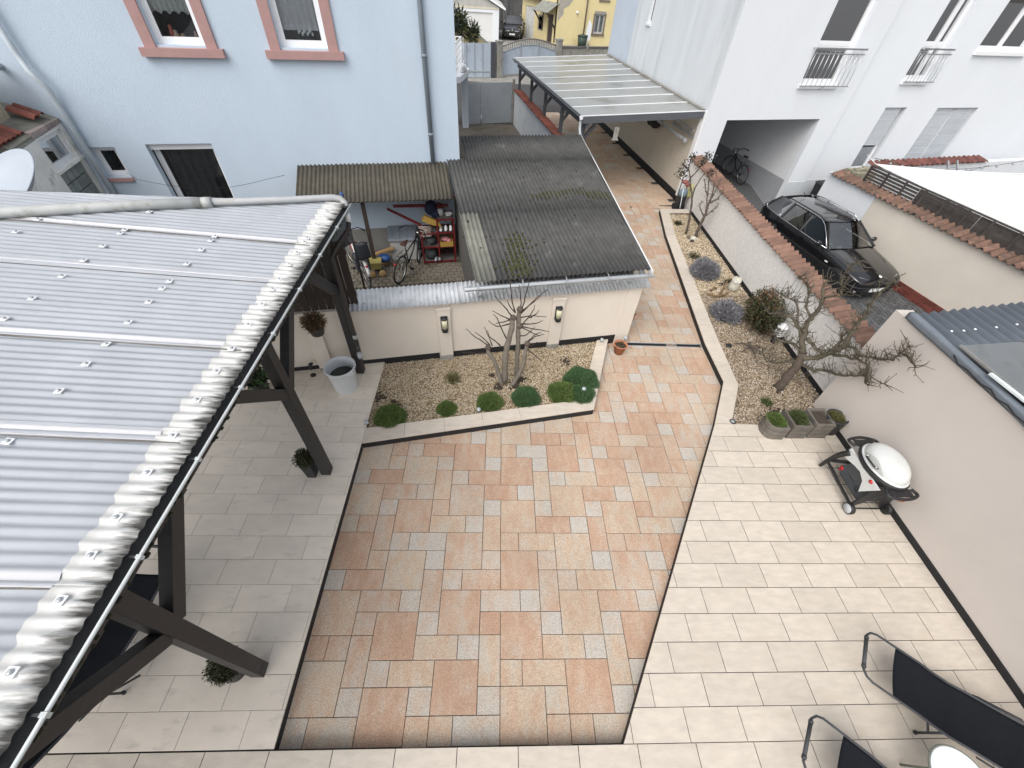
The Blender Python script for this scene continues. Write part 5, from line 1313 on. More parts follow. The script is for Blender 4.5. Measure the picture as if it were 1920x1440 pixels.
def make_car(name, label, loc, rz, W=1.74, Hh=1.41, L=4.48, suv=False, group=None, full=True):
    """local +x forward. estate car body with real windows, wheels, lamps"""
    t = thing(name, label, 'car', loc, rz, group)
    h = W/2; k = Hh/1.41
    X = lambda d: L/2-d*L/4.48      # distance behind the nose
    b = MB()
    #        d     zb    half   zsill  zbelt wbelt  ztop(shoulder) ztopc
    st = [(.02, .34, .56, .40, .52, .54, .55, .57), (.07, .26, .70, .38, .58, .68, .63, .655), (.22, .20, .81, .38, .64, .78, .70, .735), (.55, .19, .855, .36, .70, .82, .775, .815), (1.0, .18, .868, .34, .76, .83, .84, .89), (1.42, .18, .87, .33, .82, .835, .895, .945),
          (1.75, .18, .87, .33, .85, .84, .915, .95), (2.6, .18, .87, .33, .87, .84, .93, .95), (3.5, .18, .868, .34, .885, .835, .945, .96), (4.05, .20, .855, .38, .90, .815, .955, .97), (4.32, .25, .82, .44, .88, .78, .94, .95), (4.44, .34, .74, .50, .80, .70, .86, .87), (4.48, .40, .66, .52, .72, .62, .76, .76)]
    rows = []
    for d, zb, w, zs, zm, wb, zt, zc in st:
        f_ = h/.87
        rows.append([(X(d), .0, zb*k), (X(d), w*.86*f_, zb*k), (X(d), w*.985*f_, zs*k), (X(d), w*f_, (zs*.45+zm*.55)*k), (X(d), (w-.012)*f_, zm*k), (X(d), wb*f_, zt*k), (X(d), wb*.62*f_, (zt*.4+zc*.6)*k), (X(d), .0, zc*k)])
    loft(b, rows)
    o = b.build('body', M['car_black'], t, local=True)
    sm_ = o.modifiers.new('Sub', 'SUBSURF'); sm_.levels = 2; sm_.render_levels = 2
    # greenhouse: pillars and roof as frame, glass as separate panes
    f_ = h/.87
    bz = .93*k
    # roof panel
    b = MB()
    rf = [(2.02, .52, 1.365, 1.375), (2.3, .56, 1.395, 1.41), (2.9, .575, 1.395, 1.41), (3.5, .57, 1.37, 1.39), (3.98, .53, 1.315, 1.34)]
    loft(b, [[(X(d), 0, (zc-.03)*k), (X(d), (w-.03)*f_, (ze-.03)*k), (X(d), (w+.02)*f_, (ze-.015)*k), (X(d), w*f_, ze*k), (X(d), w*.5*f_, (ze*.3+zc*.7)*k), (X(d), 0, zc*k)] for d, w, ze, zc in rf])
    o = b.build('roof', M['car_black'], t, local=True); sm_ = o.modifiers.new('Sub', 'SUBSURF'); sm_.levels = 1; sm_.render_levels = 1
    P = lambda d, y, z: Vector((X(d), y*f_, z*k))
    for s_ in (1, -1):
        # pillars A B C D
        for (d0, y0, z0, d1, y1, z1, w) in ((1.36, .80, .90, 2.06, .545, 1.37, .055), (2.55, .83, .92, 2.62, .60, 1.39, .06), (3.42, .825, .94, 3.38, .595, 1.375, .05), (4.30, .77, .93, 3.98, .555, 1.32, .10)):
            b = MB(); b.bar(P(d0, s_*y0, z0), P(d1, s_*y1, z1), w*1.0, .05, 0, (0, s_, .4)); b.build('pillar', M['car_black'], t, local=True)
        # side glass panes
        def sg(d, u): # u 0 belt ..1 roof
            yb = .825 if d < 3.9 else .825-(d-3.9)*.13
            return P(d, s_*(yb+(.585-yb)*u), (.925+.01*(d-1.5)/3)+( (1.375-.025*max(0, d-2.6))-.93)*u)
        for (d0b, d1b, d0t, d1t) in ((1.50, 2.53, 2.15, 2.58), (2.60, 3.40, 2.65, 3.36), (3.46, 4.22, 3.42, 3.93)):
            b = MB(); q = [sg(d0b, .02), sg(d1b, .02), sg(d1t, .96), sg(d0t, .96)]; nn = Vector((0, -s_*.012, 0)); b.hexa([p+nn for p in q], q); b.build('side_window', M['car_glass'], t, local=True)
        b = MB(); path = [sg(1.42, .0), sg(1.9, -.02), sg(2.6, -.02), sg(3.4, -.02), sg(4.15, .0), sg(4.27, .12), sg(4.2, .5), sg(4.02, .9), sg(3.8, 1.03), sg(3.2, 1.04), sg(2.6, 1.04), sg(2.25, 1.02), sg(2.05, .88), sg(1.75, .5), sg(1.42, .0)]
        b.tube([p+Vector((0, s_*.012, 0)) for p in path], .011, 6); b.build('window_trim', M['chrome'], t, local=True)
        b = MB(); b.tube([P(2.2, s_*.575, 1.40), P(2.35, s_*.585, 1.44), P(3.0, s_*.59, 1.44), P(3.7, s_*.575, 1.41), P(3.85, s_*.56, 1.37)], .015, 8); b.build('roof_rail', M['black_metal'] if s_ < 0 else M['chrome'], t, local=True)
        # mirror
        b = MB(); b.ball(P(1.62, s_*.97, .99), (.055, .105*f_, .075), 12); b.build('mirror', M['car_black'], t, local=True)
        b = MB(); b.bar(P(1.62, s_*.84, .95), P(1.62, s_*.92, .97), .05, .03); b.build('mirror_arm', M['dark_plastic'], t, local=True)
        # door seams and handles
        for d in (1.45, 2.57, 3.47):
            b = MB(); b.bar(P(d, s_*.868, .34), P(d+.01, s_*.853, .90), .006, .02, 0, (0, s_, 0)); b.build('door_seam', M['matt_black'], t, local=True)
        for d in (2.42, 3.34):
            b = MB(); b.bar(P(d-.18, s_*.872, .78), P(d, s_*.872, .79), .02, .03); b.build('door_handle', M['car_black'], t, local=True)
        b = MB(); b.bar(P(.78, s_*.865, .56), P(3.9, s_*.872, .56), .014, .05); b.build('rub_strip', M['dark_plastic'], t, local=True)
        b = MB(); b.box(P(1.18, s_*.866, .66), (.10, .012, .035)); b.build('indicator', M['plate_white'], t, local=True)
        # headlight
        b = MB()
        hp = [P(.13, s_*.34, .60), P(.10, s_*.36, .53), P(.22, s_*.62, .54), P(.42, s_*.775, .60), P(.46, s_*.785, .68), P(.27, s_*.60, .695), P(.18, s_*.40, .655)]
        b.extr(hp, P(0, 0, 0)-P(.06, -s_*.02, -.012)); hl = b.build('headlight', M['head_glass'], t, local=True)
        b = MB(); b.ball(P(.23, s_*.66, .635), (.05, .06, .05), 12); b.ball(P(.16, s_*.48, .60), (.045, .05, .045), 12); b.build('reflector', M['chrome'], hl, local=True)
        b = MB(); b.ball(P(.10, s_*.62, .33), (.03, .06, .035), 10); b.build('fog_lamp', M['head_glass'], t, local=True)
        # wheels
        for d in (.74, 3.46):
            c = P(d, s_*.76, .31/k*1.0); r = .315*(1.15 if suv else 1)
            Mx = Matrix.Rotation(math.pi/2, 4, 'X')
            b = MB(); b.lathe([(r*.66, -.10), (r*.95, -.105), (r, -.08), (r, .08), (r*.95, .105), (r*.66, .10)], (c.x, c.y, r), 32, 0, Mx); wl = b.build('wheel', M['rubber'], t, local=True)
            b = MB(); b.lathe([(r*.70, -.085), (r*.66, .085), (r*.70, .10), (r*.62, .10), (r*.60, -.08)], (c.x, c.y, r), 28, 0, Mx)
            b.lathe([(.0, .085), (.05, .085), (.055, .05)], (c.x, c.y, r), 14, 0, Matrix.Rotation(s_*-math.pi/2, 4, 'X') )
            for q in range(10):
                a = 2*math.pi*q/10; b.bar(Vector((c.x+.04*math.cos(a), c.y+s_*.075, r+.04*math.sin(a))), Vector((c.x+r*.64*math.cos(a), c.y+s_*.085, r+r*.64*math.sin(a))), .018, .022, 0, (0, s_, 0))
            b.build('rim', M['rim_alloy'], wl, local=True)
            b = MB(); b.lathe([(r*1.13, -.0), (r*1.13, .02), (r*.9, .021)], (c.x, s_*(h-.028), r), 32, 0, Matrix.Rotation(s_*-math.pi/2, 4, 'X')); b.build('wheel_arch', M['matt_black'], t, local=True)
    # windscreen and rear screen
    b = MB(); nz = 6
    def ws(u, v):
        d = 1.40+(2.04-1.40)*v; w = (.79+(.535-.79)*v)*(2*u-1); z = .925+(1.372-.925)*v; bow = .10*(1-(2*u-1)**2)
        return P(d-bow, w, z+.02*(1-(2*u-1)**2))
    b.grid(ws, 14, 6); b.build('windscreen', M['screen_glass'], t, local=True)
    b = MB(); b.grid(lambda u, v: P(4.33-.33*v+.05*(1-(2*u-1)**2), (.70-.17*v)*(2*u-1), .96+.37*v), 8, 4); b.build('rear_screen', M['car_glass'], t, local=True)
    # cabin floor, dashboard, seats, steering wheel
    b = MB(); b.box(P(2.85, 0, .86), (2.6, 1.4*f_, .10)); b.build('cabin_floor', M['cabin'], t, local=True)
    b = MB(); b.box(P(1.72, 0, .90), (.38, 1.42*f_, .09)); b.build('dashboard', M['cabin'], t, local=True)
    for s_ in (1, -1):
        b = MB(); b.box(P(2.55, s_*.37, 1.02), (.16, .46, .42), mat=Matrix.Rotation(R(-12), 4, 'Y')); b.box(P(2.62, s_*.37, 1.27), (.10, .24, .14)); b.build('seat', M['seat_grey'], t, local=True, bevel=.03)
    b = MB(); b.tube([P(2.02+.08*math.sin(a), .37+.17*math.cos(a), 1.02+.15*math.sin(a)) for a in [2*math.pi*i/18 for i in range(18)]], .014, 6, closed=True); b.build('steering_wheel', M['matt_black'], t, local=True)
    # kidney grille, badge, plate, bumper strip, wipers, bonnet seams
    for s_ in (1, -1):
        b = MB(); b.extr([P(.045, s_*.035, .615), P(.035, s_*.04, .52), P(.045, s_*.20, .525), P(.075, s_*.245, .60), P(.085, s_*.18, .635)], P(0, 0, 0)-P(.03, 0, -.006)); b.build('grille', M['matt_black'], t, local=True)
        b = MB(); b.tube([P(.03, s_*.035, .62), P(.02, s_*.04, .52), P(.03, s_*.20, .525), P(.06, s_*.25, .60), P(.07, s_*.18, .64), P(.03, s_*.035, .62)], .007, 6); b.build('grille_frame', M['black_metal'], t, local=True)
        b = MB(); b.tube([P(.30, s_*.46, .733), P(.8, s_*.62, .838), P(1.36, s_*.72, .925)], .004, 5); b.build('bonnet_seam', M['matt_black'], t, local=True)
        b = MB(); b.bar(P(1.36, s_*.30+.18, .945), P(1.44, s_*.30-.28, .985), .012, .012); b.build('wiper', M['matt_black'], t, local=True)
    b = MB(); b.lathe([(.043, 0), (.043, .012), (.036, .016)], P(.17, 0, .705), 20, 0, Matrix.Rotation(R(22), 4, 'Y')); bd = b.build('badge', M['plate_white'], t, local=True)
    b = MB(); b.box(P(.0, 0, .40), (.02, .52, .11)); b.build('number_plate', M['plate_white'], t, local=True)
    b = MB(); b.tube([P(.50, .84, .47), P(.22, .80, .47), P(.07, .68, .465), P(.012, .4, .46), P(.0, 0, .46), P(.012, -.4, .46), P(.07, -.68, .465), P(.22, -.80, .47), P(.50, -.84, .47)], .018, 6); b.build('bumper_strip', M['dark_plastic'], t, local=True)
    b = MB(); b.bar(P(.05, -.5, .28), P(.05, .5, .28), .03, .10); b.build('air_intake', M['matt_black'], t, local=True)
    if full:
        b = MB(); b.tube([P(3.7, 0, 1.39), P(3.85, 0, 1.50)], .008, 6); b.build('aerial', M['matt_black'], t, local=True)
        b = MB(); b.box(P(1.53, -.62, .99), (.06, .07, .004), mat=Matrix.Rotation(R(35), 4, 'Y')); b.build('permit_sticker', mat('sticker_green', (.15, .45, .30), .5), t, local=True)
    return t
make_car('estate_car', 'glossy black estate car parked in the sunken court beside the tiled wall', (10.08, 11.72, ZC), math.atan2(-.98, .2))
make_car('parked_car', 'black car parked facing the lane between the white garage and the yellow house', (1.15, 51.2, -.15), math.atan2(-1, -.06), 1.86, 1.60, 4.3, True, None, False)
# ------------------------------------------------------------------ vegetation helpers
def blades(c, rad, n, ln, wd, seed, up=.3, shell=.75, hemi=True, jit=.5, bend=.25):
    """n pointed leaves spread over an ellipsoid shell, pointing outwards; returns V,F (quads as 2 tris)"""
    g = np.random.default_rng(seed)
    d = g.normal(0, 1, (n, 3)); d /= np.linalg.norm(d, axis=1)[:, None]
    if hemi: d[:, 2] = np.abs(d[:, 2])
    r = g.uniform(shell, 1.0, n)[:, None]*(1+.10*np.sin(d[:, :1]*5+seed)*np.cos(d[:, 1:2]*4+seed*2))
    p = np.array(c)+d*r*np.array(rad)
    o = d+g.normal(0, jit, (n, 3))+np.array([0, 0, up]); o /= np.linalg.norm(o, axis=1)[:, None]
    s = np.cross(o, g.normal(0, 1, (n, 3))); s /= np.linalg.norm(s, axis=1)[:, None]
    L = (ln*g.uniform(.6, 1.3, n))[:, None]; W = (wd*g.uniform(.6, 1.3, n))[:, None]
    q = np.cross(o, s)
    V = np.stack([p, p+o*L*.5+s*W*.5, p+o*L+q*L*bend, p+o*L*.5-s*W*.5], 1).reshape(-1, 3)
    F = (np.array([[0, 1, 2, 3]])[None]+np.arange(n)[:, None, None]*4).reshape(-1, 4)
    return V, F
def leaf_mat(name, cols, rough=.6):
    m = gravel_mat(name, cols); b = m.node_tree.nodes['Principled BSDF']; b.inputs['Roughness'].default_value = rough
    return m
def leaf_obj(name, parts, m, parent=None, **kw):
    Vs, Fs, k = [], [], 0
    for V, F in parts: Vs.append(V); Fs.append(F+k); k += len(V)
    return link(name, npmesh(name, np.concatenate(Vs), np.concatenate(Fs), m), parent, loc=(-Vector(parent.location) if parent is not None else None), **kw)
def smooth_path(pts, n=3):
    P = [Vector(p) for p in pts]; out = []
    for i in range(len(P)-1):
        p0, p1, p2, p3 = P[max(i-1, 0)], P[i], P[i+1], P[min(i+2, len(P)-1)]
        for k in range(n):
            t = k/n; out.append(.5*((2*p1)+(p2-p0)*t+(2*p0-5*p1+4*p2-p3)*t*t+(3*p1-p0-3*p2+p3)*t**3))
    return out+[P[-1]]
def limb(b, pts, r0, r1, n=7, rough=.0, rg=None):
    P = smooth_path(pts); m = len(P)
    if rough and rg is not None: P = [p+Vector((rg.gauss(0, rough), rg.gauss(0, rough), rg.gauss(0, rough))) if 0 < i < m-1 else p for i, p in enumerate(P)]
    b.tube(P, [(r0+(r1-r0)*i/(m-1))*(1+(.12*math.sin(i*2.3) if rough else 0)) for i in range(m)], n)
    return P
mat('bark_grey', (.185, .16, .13), .95, .3, 14, .7, 60)
mat('bark_dark', (.105, .09, .065), .95, .4, 16, .8, 50, stains=((.10, .105, .05), 9, .55, .6))
mat('bark_brown', (.10, .078, .062), .95, .35, 18, .7, 50)
mat('twig', (.045, .033, .024), .9, .3, 20)
GREEN = leaf_mat('cushion_green', [(.095, .165, .035), (.125, .205, .045), (.065, .115, .03), (.145, .205, .055), (.08, .14, .04), (.16, .165, .065)])
BLUEGREEN = leaf_mat('cushion_bluegreen', [(.062, .13, .05), (.085, .165, .068), (.045, .095, .04), (.10, .18, .075)])
LAV = leaf_mat('lavender_grey', [(.20, .20, .215), (.26, .26, .275), (.14, .14, .15), (.30, .30, .31), (.17, .16, .18)])
BROWNLEAF = leaf_mat('brown_leaf', [(.075, .06, .03), (.05, .06, .025), (.10, .065, .035), (.035, .04, .018), (.06, .075, .03)])
HEATH = leaf_mat('heather', [(.13, .065, .035), (.17, .09, .045), (.08, .05, .025), (.07, .07, .03), (.20, .12, .06)])
SEDUM = leaf_mat('sedum', [(.07, .10, .035), (.10, .13, .045), (.05, .075, .03), (.13, .14, .06)])
YELLOWG = leaf_mat('sedum_yellow', [(.13, .14, .045), (.17, .16, .06), (.09, .10, .035), (.12, .10, .05)])
BOX = leaf_mat('box_leaf', [(.03, .042, .014), (.045, .055, .02), (.022, .03, .012), (.06, .06, .025)])
ROSE = leaf_mat('rose_leaf', [(.05, .045, .03), (.035, .035, .025), (.08, .06, .045)])

# cushion plants along the front of the gravel bed
CUSH = [((-1.73, 4.42), .26, .20, GREEN, 'leftmost loose green cushion plant in the gravel bed'), ((-.80, 4.64), .165, .13, GREEN, 'smallest bright green cushion plant in the gravel bed'), ((-.06, 4.80), .225, .18, GREEN, 'middle green cushion plant beside a small solar ball'),
        ((.60, 4.93), .25, .21, BLUEGREEN, 'round dark green cushion plant left of the large merged clump'), ((1.28, 5.06), .27, .20, GREEN, 'bright green cushion of the merged clump at the kerb corner'), ((1.68, 5.40), .33, .22, BLUEGREEN, 'largest dark green cushion at the back of the merged clump'), ((1.62, 5.02), .25, .19, BLUEGREEN, 'dark green cushion with a solar ball at the kerb corner')]
for k, ((x, y), r_, h_, m_, lab) in enumerate(CUSH):
    t = thing('cushion_plant', lab, 'plant', (x, y, -.05), 0, 'cushion plants in the gravel bed')
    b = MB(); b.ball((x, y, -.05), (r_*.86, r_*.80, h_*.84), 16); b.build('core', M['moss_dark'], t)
    n = int(9000*(r_/.25)**2)
    leaf_obj('foliage', [blades((x, y, -.05), (r_, r_*.92, h_), n, .042, .008, 20+k, .35, .72, True, .65)], m_, t)

# many stemmed bare shrub
SHRUB = {"A": [[.17, 5.28, -.09], [.1, 5.3, .21], [-.01, 5.32, .56], [-.09, 5.34, .7], [-.11, 5.35, .8]], "B": [[.21, 5.35, -.06], [.2, 5.35, .45], [.23, 5.35, .83], [.28, 5.35, 1.22], [.3, 5.35, 1.43]], "C": [[.44, 5.46, -.06], [.42, 5.44, .6], [.41, 5.42, 1.02], [.39, 5.40, 1.40], [.4, 5.38, 1.60]], "D": [[.34, 5.29, -.08], [.44, 5.3, .12], [.52, 5.31, .38], [.54, 5.32, .65], [.57, 5.34, .94]],
 "t": [[[-.1, 5.35, .84], [-.21, 5.30, .99], [-.33, 5.2, 1.18], [-.45, 5.12, 1.38]], [[-.07, 5.35, .85], [-.18, 5.4, .96], [-.33, 5.48, 1.03]], [[-.1, 5.35, .68], [-.3, 5.3, .7], [-.55, 5.25, .77]], [[-.03, 5.36, .83], [-.09, 5.42, .98], [-.17, 5.5, 1.13]], [[.11, 5.36, .84], [0, 5.3, 1.01], [-.08, 5.24, 1.14], [-.11, 5.2, 1.3]],
 [[.29, 5.35, 1.46], [.19, 5.3, 1.65], [.08, 5.24, 1.82], [-.01, 5.2, 1.96]], [[.33, 5.36, 1.55], [.27, 5.37, 1.75], [.23, 5.38, 2.03], [.19, 5.4, 2.25]], [[.28, 5.35, 1.41], [.11, 5.43, 1.43], [-.04, 5.5, 1.47]], [[.28, 5.35, 1.41], [.14, 5.28, 1.42], [.02, 5.2, 1.44]], [[.21, 5.35, 1.01], [.11, 5.28, 1.3], [.04, 5.22, 1.53], [-.02, 5.18, 1.64]], [[.27, 5.35, 1.33], [.04, 5.42, 1.22], [-.1, 5.46, 1.3]], [[.33, 5.36, 1.55], [.24, 5.42, 1.63], [.19, 5.47, 1.72]],
 [[.42, 5.38, 1.53], [.46, 5.36, 1.77], [.49, 5.33, 2.05], [.53, 5.3, 2.34]], [[.41, 5.38, 1.6], [.41, 5.44, 1.76], [.37, 5.5, 1.98]], [[.44, 5.38, 1.58], [.55, 5.3, 1.76], [.69, 5.22, 1.98]], [[.42, 5.4, 1.49], [.51, 5.43, 1.6], [.68, 5.48, 1.78], [.82, 5.5, 1.9]], [[.42, 5.4, 1.23], [.54, 5.35, 1.46], [.6, 5.3, 1.63], [.62, 5.27, 1.77]], [[.41, 5.4, 1.42], [.57, 5.45, 1.42], [.86, 5.5, 1.38]], [[.42, 5.4, 1.25], [.66, 5.33, 1.25], [.9, 5.26, 1.26]], [[.42, 5.4, 1.25], [.59, 5.32, 1.2], [.76, 5.24, 1.18]], [[.42, 5.4, 1.29], [.67, 5.4, 1.31], [.8, 5.42, 1.36]],
 [[.57, 5.34, .94], [.66, 5.33, 1.1], [.77, 5.3, 1.21]], [[.57, 5.34, .96], [.7, 5.38, 1.04], [.85, 5.42, 1.07]], [[.55, 5.34, .81], [.71, 5.28, .72], [.85, 5.22, .62]], [[.42, 5.42, 1.02], [.55, 5.4, 1.07], [.67, 5.38, 1.25]], [[.57, 5.4, 1.43], [.65, 5.38, 1.5], [.71, 5.37, 1.61]], [[.55, 5.34, .77], [.66, 5.4, .83], [.76, 5.44, .88]]]}
t = thing('bare_shrub', 'leafless grey stemmed shrub with pruned twigs before the cream wall', 'shrub', (.3, 5.35, -.05))
for k, (r0, r1) in (('A', (.045, .030)), ('B', (.060, .042)), ('C', (.045, .036)), ('D', (.045, .030))):
    b = MB(); limb(b, SHRUB[k], r0, r1, 9, .004, rng); b.build('stem', M['bark_grey'], t)
for k in range(len(SHRUB['t'])):
    b = MB(); limb(b, SHRUB['t'][k], .0125, .005, 5, .004, rng)
    b.build('twig', M['twig'], t)
for q in ((.3, 5.35, 1.45), (.4, 5.38, 1.6), (-.1, 5.35, .8), (.57, 5.34, .92), (.42, 5.4, 1.25)):
    b = MB(); b.ball(q, (.055, .05, .06), 8); b.build('pruning_knot', M['bark_brown'], t)
def mulch(spots, seed):
    """dark bark chips lying round the stems"""
    g = np.random.default_rng(seed); Vs, Fs, k = [], [], 0
    for x, y, sp, n in spots:
        for i in range(n):
            r_ = g.uniform(.008, .020)
            Vs.append(ICO_V*np.array([r_*1.5, r_, r_*.5])*g.uniform(.7, 1.3, (12, 1)) @ np.array([[math.cos(i), math.sin(i), 0], [-math.sin(i), math.cos(i), 0], [0, 0, 1]])+np.array([x+g.normal(0, sp), y+g.normal(0, sp), -.040+g.uniform(-.006, .006)])); Fs.append(ICO_F+k); k += 12
    return npmesh('bark_mulch', np.concatenate(Vs), np.concatenate(Fs), M['soil'])
link('bark_mulch', mulch([(.10, 5.22, .05, 60), (.42, 5.26, .06, 80), (.52, 5.42, .05, 50), (-.02, 5.50, .03, 25), (1.45, 5.95, .05, 40), (-1.7, 4.75, .05, 30), (-2.02, 4.9, .06, 50)], 8), kind='stuff', label='dark bark chips round the stems in the gravel bed', cat='mulch')
link('bark_mulch', mulch([(5.2, 4.72, .07, 80), (5.5, 5.3, .06, 30), (5.8, 8.95, .08, 60)], 9), kind='stuff', label='dark bark chips in the long bed near the planters', cat='mulch')

# pruned tree in the long bed
TREE = {"T": [[5.55, 5.36, -0.08], [5.55, 5.36, 0.27], [5.56, 5.35, 0.58], [5.52, 5.39, 0.84]], "L1": [[5.52, 5.39, 0.84], [5.44, 5.47, 1.04], [5.39, 5.52, 1.26], [5.37, 5.55, 1.47], [5.38, 5.53, 1.66], [5.35, 5.56, 1.87], [5.29, 5.63, 2.03], [5.3, 5.63, 2.17]], "L2": [[5.44, 5.47, 1.04], [5.3, 5.62, 1.27], [5.17, 5.75, 1.37], [5.06, 5.87, 1.32], [4.94, 5.99, 1.25]], "L3": [[5.53, 5.38, 0.66], [5.42, 5.5, 0.5], [5.31, 5.61, 0.37], [5.22, 5.71, 0.35], [5.12, 5.81, 0.55]], "L4": [[5.52, 5.39, 0.84], [5.39, 5.53, 0.91], [5.26, 5.66, 0.86], [5.14, 5.79, 0.95]], "L5": [[5.47, 5.45, 1.13], [5.57, 5.34, 1.05], [5.66, 5.25, 1.0], [5.76, 5.14, 1.06]], "L6": [[5.56, 5.35, 0.74], [5.69, 5.21, 0.9], [5.76, 5.15, 1.12], [5.8, 5.08, 1.29], [5.79, 5.11, 1.57], [5.79, 5.11, 1.75], [5.78, 5.12, 1.91], [5.76, 5.14, 2.15], [5.77, 5.13, 2.38], [5.79, 5.1, 2.53]], "L7": [[5.69, 5.21, 0.9], [5.78, 5.12, 1.08], [5.81, 5.02, 1.31], [5.83, 4.89, 1.38], [5.86, 4.77, 1.35], [5.89, 4.59, 1.48]], "L8": [[5.79, 5.1, 1.05], [5.83, 4.91, 1.18], [5.86, 4.74, 1.27], [5.89, 4.57, 1.3], [5.9, 4.42, 1.21], [5.9, 4.18, 1.31]], "L9": [[5.89, 4.59, 1.48], [5.9, 4.5, 1.51], [5.9, 4.37, 1.63], [5.9, 4.32, 1.79], [5.9, 4.35, 1.94]], "L9b": [[5.9, 4.32, 1.79], [5.9, 4.18, 1.81], [5.9, 4.03, 1.8]], "L10": [[5.56, 5.35, 0.63], [5.7, 5.2, 0.63], [5.8, 5.08, 0.72], [5.83, 4.91, 0.8], [5.86, 4.74, 0.91], [5.89, 4.6, 1.05], [5.9, 4.5, 1.17], [5.9, 4.44, 1.1], [5.9, 4.34, 1.11]], "L11": [[5.37, 5.55, 1.47], [5.25, 5.68, 1.71], [5.21, 5.72, 1.87], [5.13, 5.8, 1.98], [5.02, 5.92, 2.03]], "L12": [[5.76, 5.15, 1.12], [5.75, 5.15, 1.35], [5.75, 5.15, 1.46], [5.79, 5.11, 1.65]], "L13": [[5.3, 5.62, 1.27], [5.15, 5.78, 1.62], [5.05, 5.89, 1.65], [4.92, 6.02, 1.66]], "L14": [[5.35, 5.56, 1.87], [5.47, 5.44, 2.03], [5.4, 5.51, 2.25], [5.39, 5.53, 2.47], [5.44, 5.47, 2.61]]}
RAD = {'T': (.085, .065), 'L1': (.055, .014), 'L2': (.038, .012), 'L3': (.026, .009), 'L4': (.034, .012), 'L5': (.034, .018), 'L6': (.048, .010), 'L7': (.034, .012), 'L8': (.024, .006), 'L9': (.022, .008), 'L9b': (.012, .006), 'L10': (.030, .010), 'L11': (.022, .007), 'L12': (.030, .012), 'L13': (.020, .007), 'L14': (.018, .006)}
t = thing('pruned_tree', 'gnarled leafless pruned tree with spreading limbs in the long gravel bed', 'tree', (5.56, 5.35, -.05))
tw = MB(); rg = random.Random(11)
for k, pts in TREE.items():
    b = MB(); P = limb(b, pts, *RAD[k], 9 if k in ('T', 'L1', 'L6') else 7, .006 if k == 'T' else .010, rg)
    b.build('trunk' if k == 'T' else 'limb', M['bark_brown'] if k == 'T' else M['bark_dark'], t)
    if k == 'T': continue
    for i, p in enumerate(P[2:]):
        for rep in range(4 if rg.random() < .75 else 2):
            d = Vector((rg.gauss(0, 1), rg.gauss(0, 1), rg.gauss(.7, .8))).normalized()
            if p.x > 5.7 and d.x > 0: d.x *= -.6
            L_ = rg.uniform(.05, .30); q1 = p+d*L_*.5+Vector((rg.gauss(0, .02), rg.gauss(0, .02), .01)); q2 = p+d*L_+Vector((rg.gauss(0, .03), rg.gauss(0, .03), rg.uniform(.0, .06)))
            if q2.z < .15: continue
            tw.tube([p, q1, q2], [.007, .005, .0032], 5)
            if rg.random() < .6: tw.tube([q1, q1+Vector((rg.gauss(0, .05), rg.gauss(0, .05), rg.uniform(.01, .09)))], [.004, .0025], 4)
            if rg.random() < .35: tw.ball(q2, .008, 6)
tw.build('twigs', M['bark_dark'], t, kind='stuff')
# bushy shrub beside it, with rust-brown leaves
t = thing('leafy_bush', 'twiggy bush with sparse rusty leaves against the white wall behind the pruned tree', 'bush', (5.88, 7.15, -.05))
b = MB(); rg = random.Random(5)
for k in range(46):
    a = rg.uniform(0, 6.28); e_ = rg.uniform(.3, 1.35); L_ = rg.uniform(.45, .85)
    d = Vector((math.cos(a)*math.cos(e_)*.55, math.sin(a)*math.cos(e_), math.sin(e_))); p = Vector((5.88, 7.15, -.05))
    b.tube(smooth_path([p, p+d*L_*.5+Vector((0, 0, .05)), p+d*L_+Vector((rg.gauss(0, .05), rg.gauss(0, .05), 0))], 3), [.012-.0013*i for i in range(7)], 5)
b.build('stems', M['twig'], t, kind='stuff')
leaf_obj('foliage', [blades((5.86, 7.2, .40), (.36, .58, .42), 3400, .06, .03, 77, .2, .35, False, 1.0)], BROWNLEAF, t)
leaf_obj('rusty_leaves', [blades((5.86, 7.3, .60), (.26, .35, .30), 260, .06, .035, 78, .2, .5, True, 1.0)], HEATH, t)
# lavender
for k, (x, y, r_, lab) in enumerate(((5.43, 9.42, .40, 'farther grey lavender mound in the long bed'), (5.32, 7.62, .36, 'nearer grey lavender mound beside the leafy bush'))):
    t = thing('lavender', lab, 'plant', (x, y, -.05), 0, 'lavender mounds')
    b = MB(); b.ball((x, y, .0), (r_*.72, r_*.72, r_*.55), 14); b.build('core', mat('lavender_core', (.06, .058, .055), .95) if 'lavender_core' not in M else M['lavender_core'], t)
    leaf_obj('foliage', [blades((x, y, -.02), (r_*.90, r_*.95, r_*.80), 6500, .10, .012, 40+k, .5, .5, True, .6)], LAV, t)
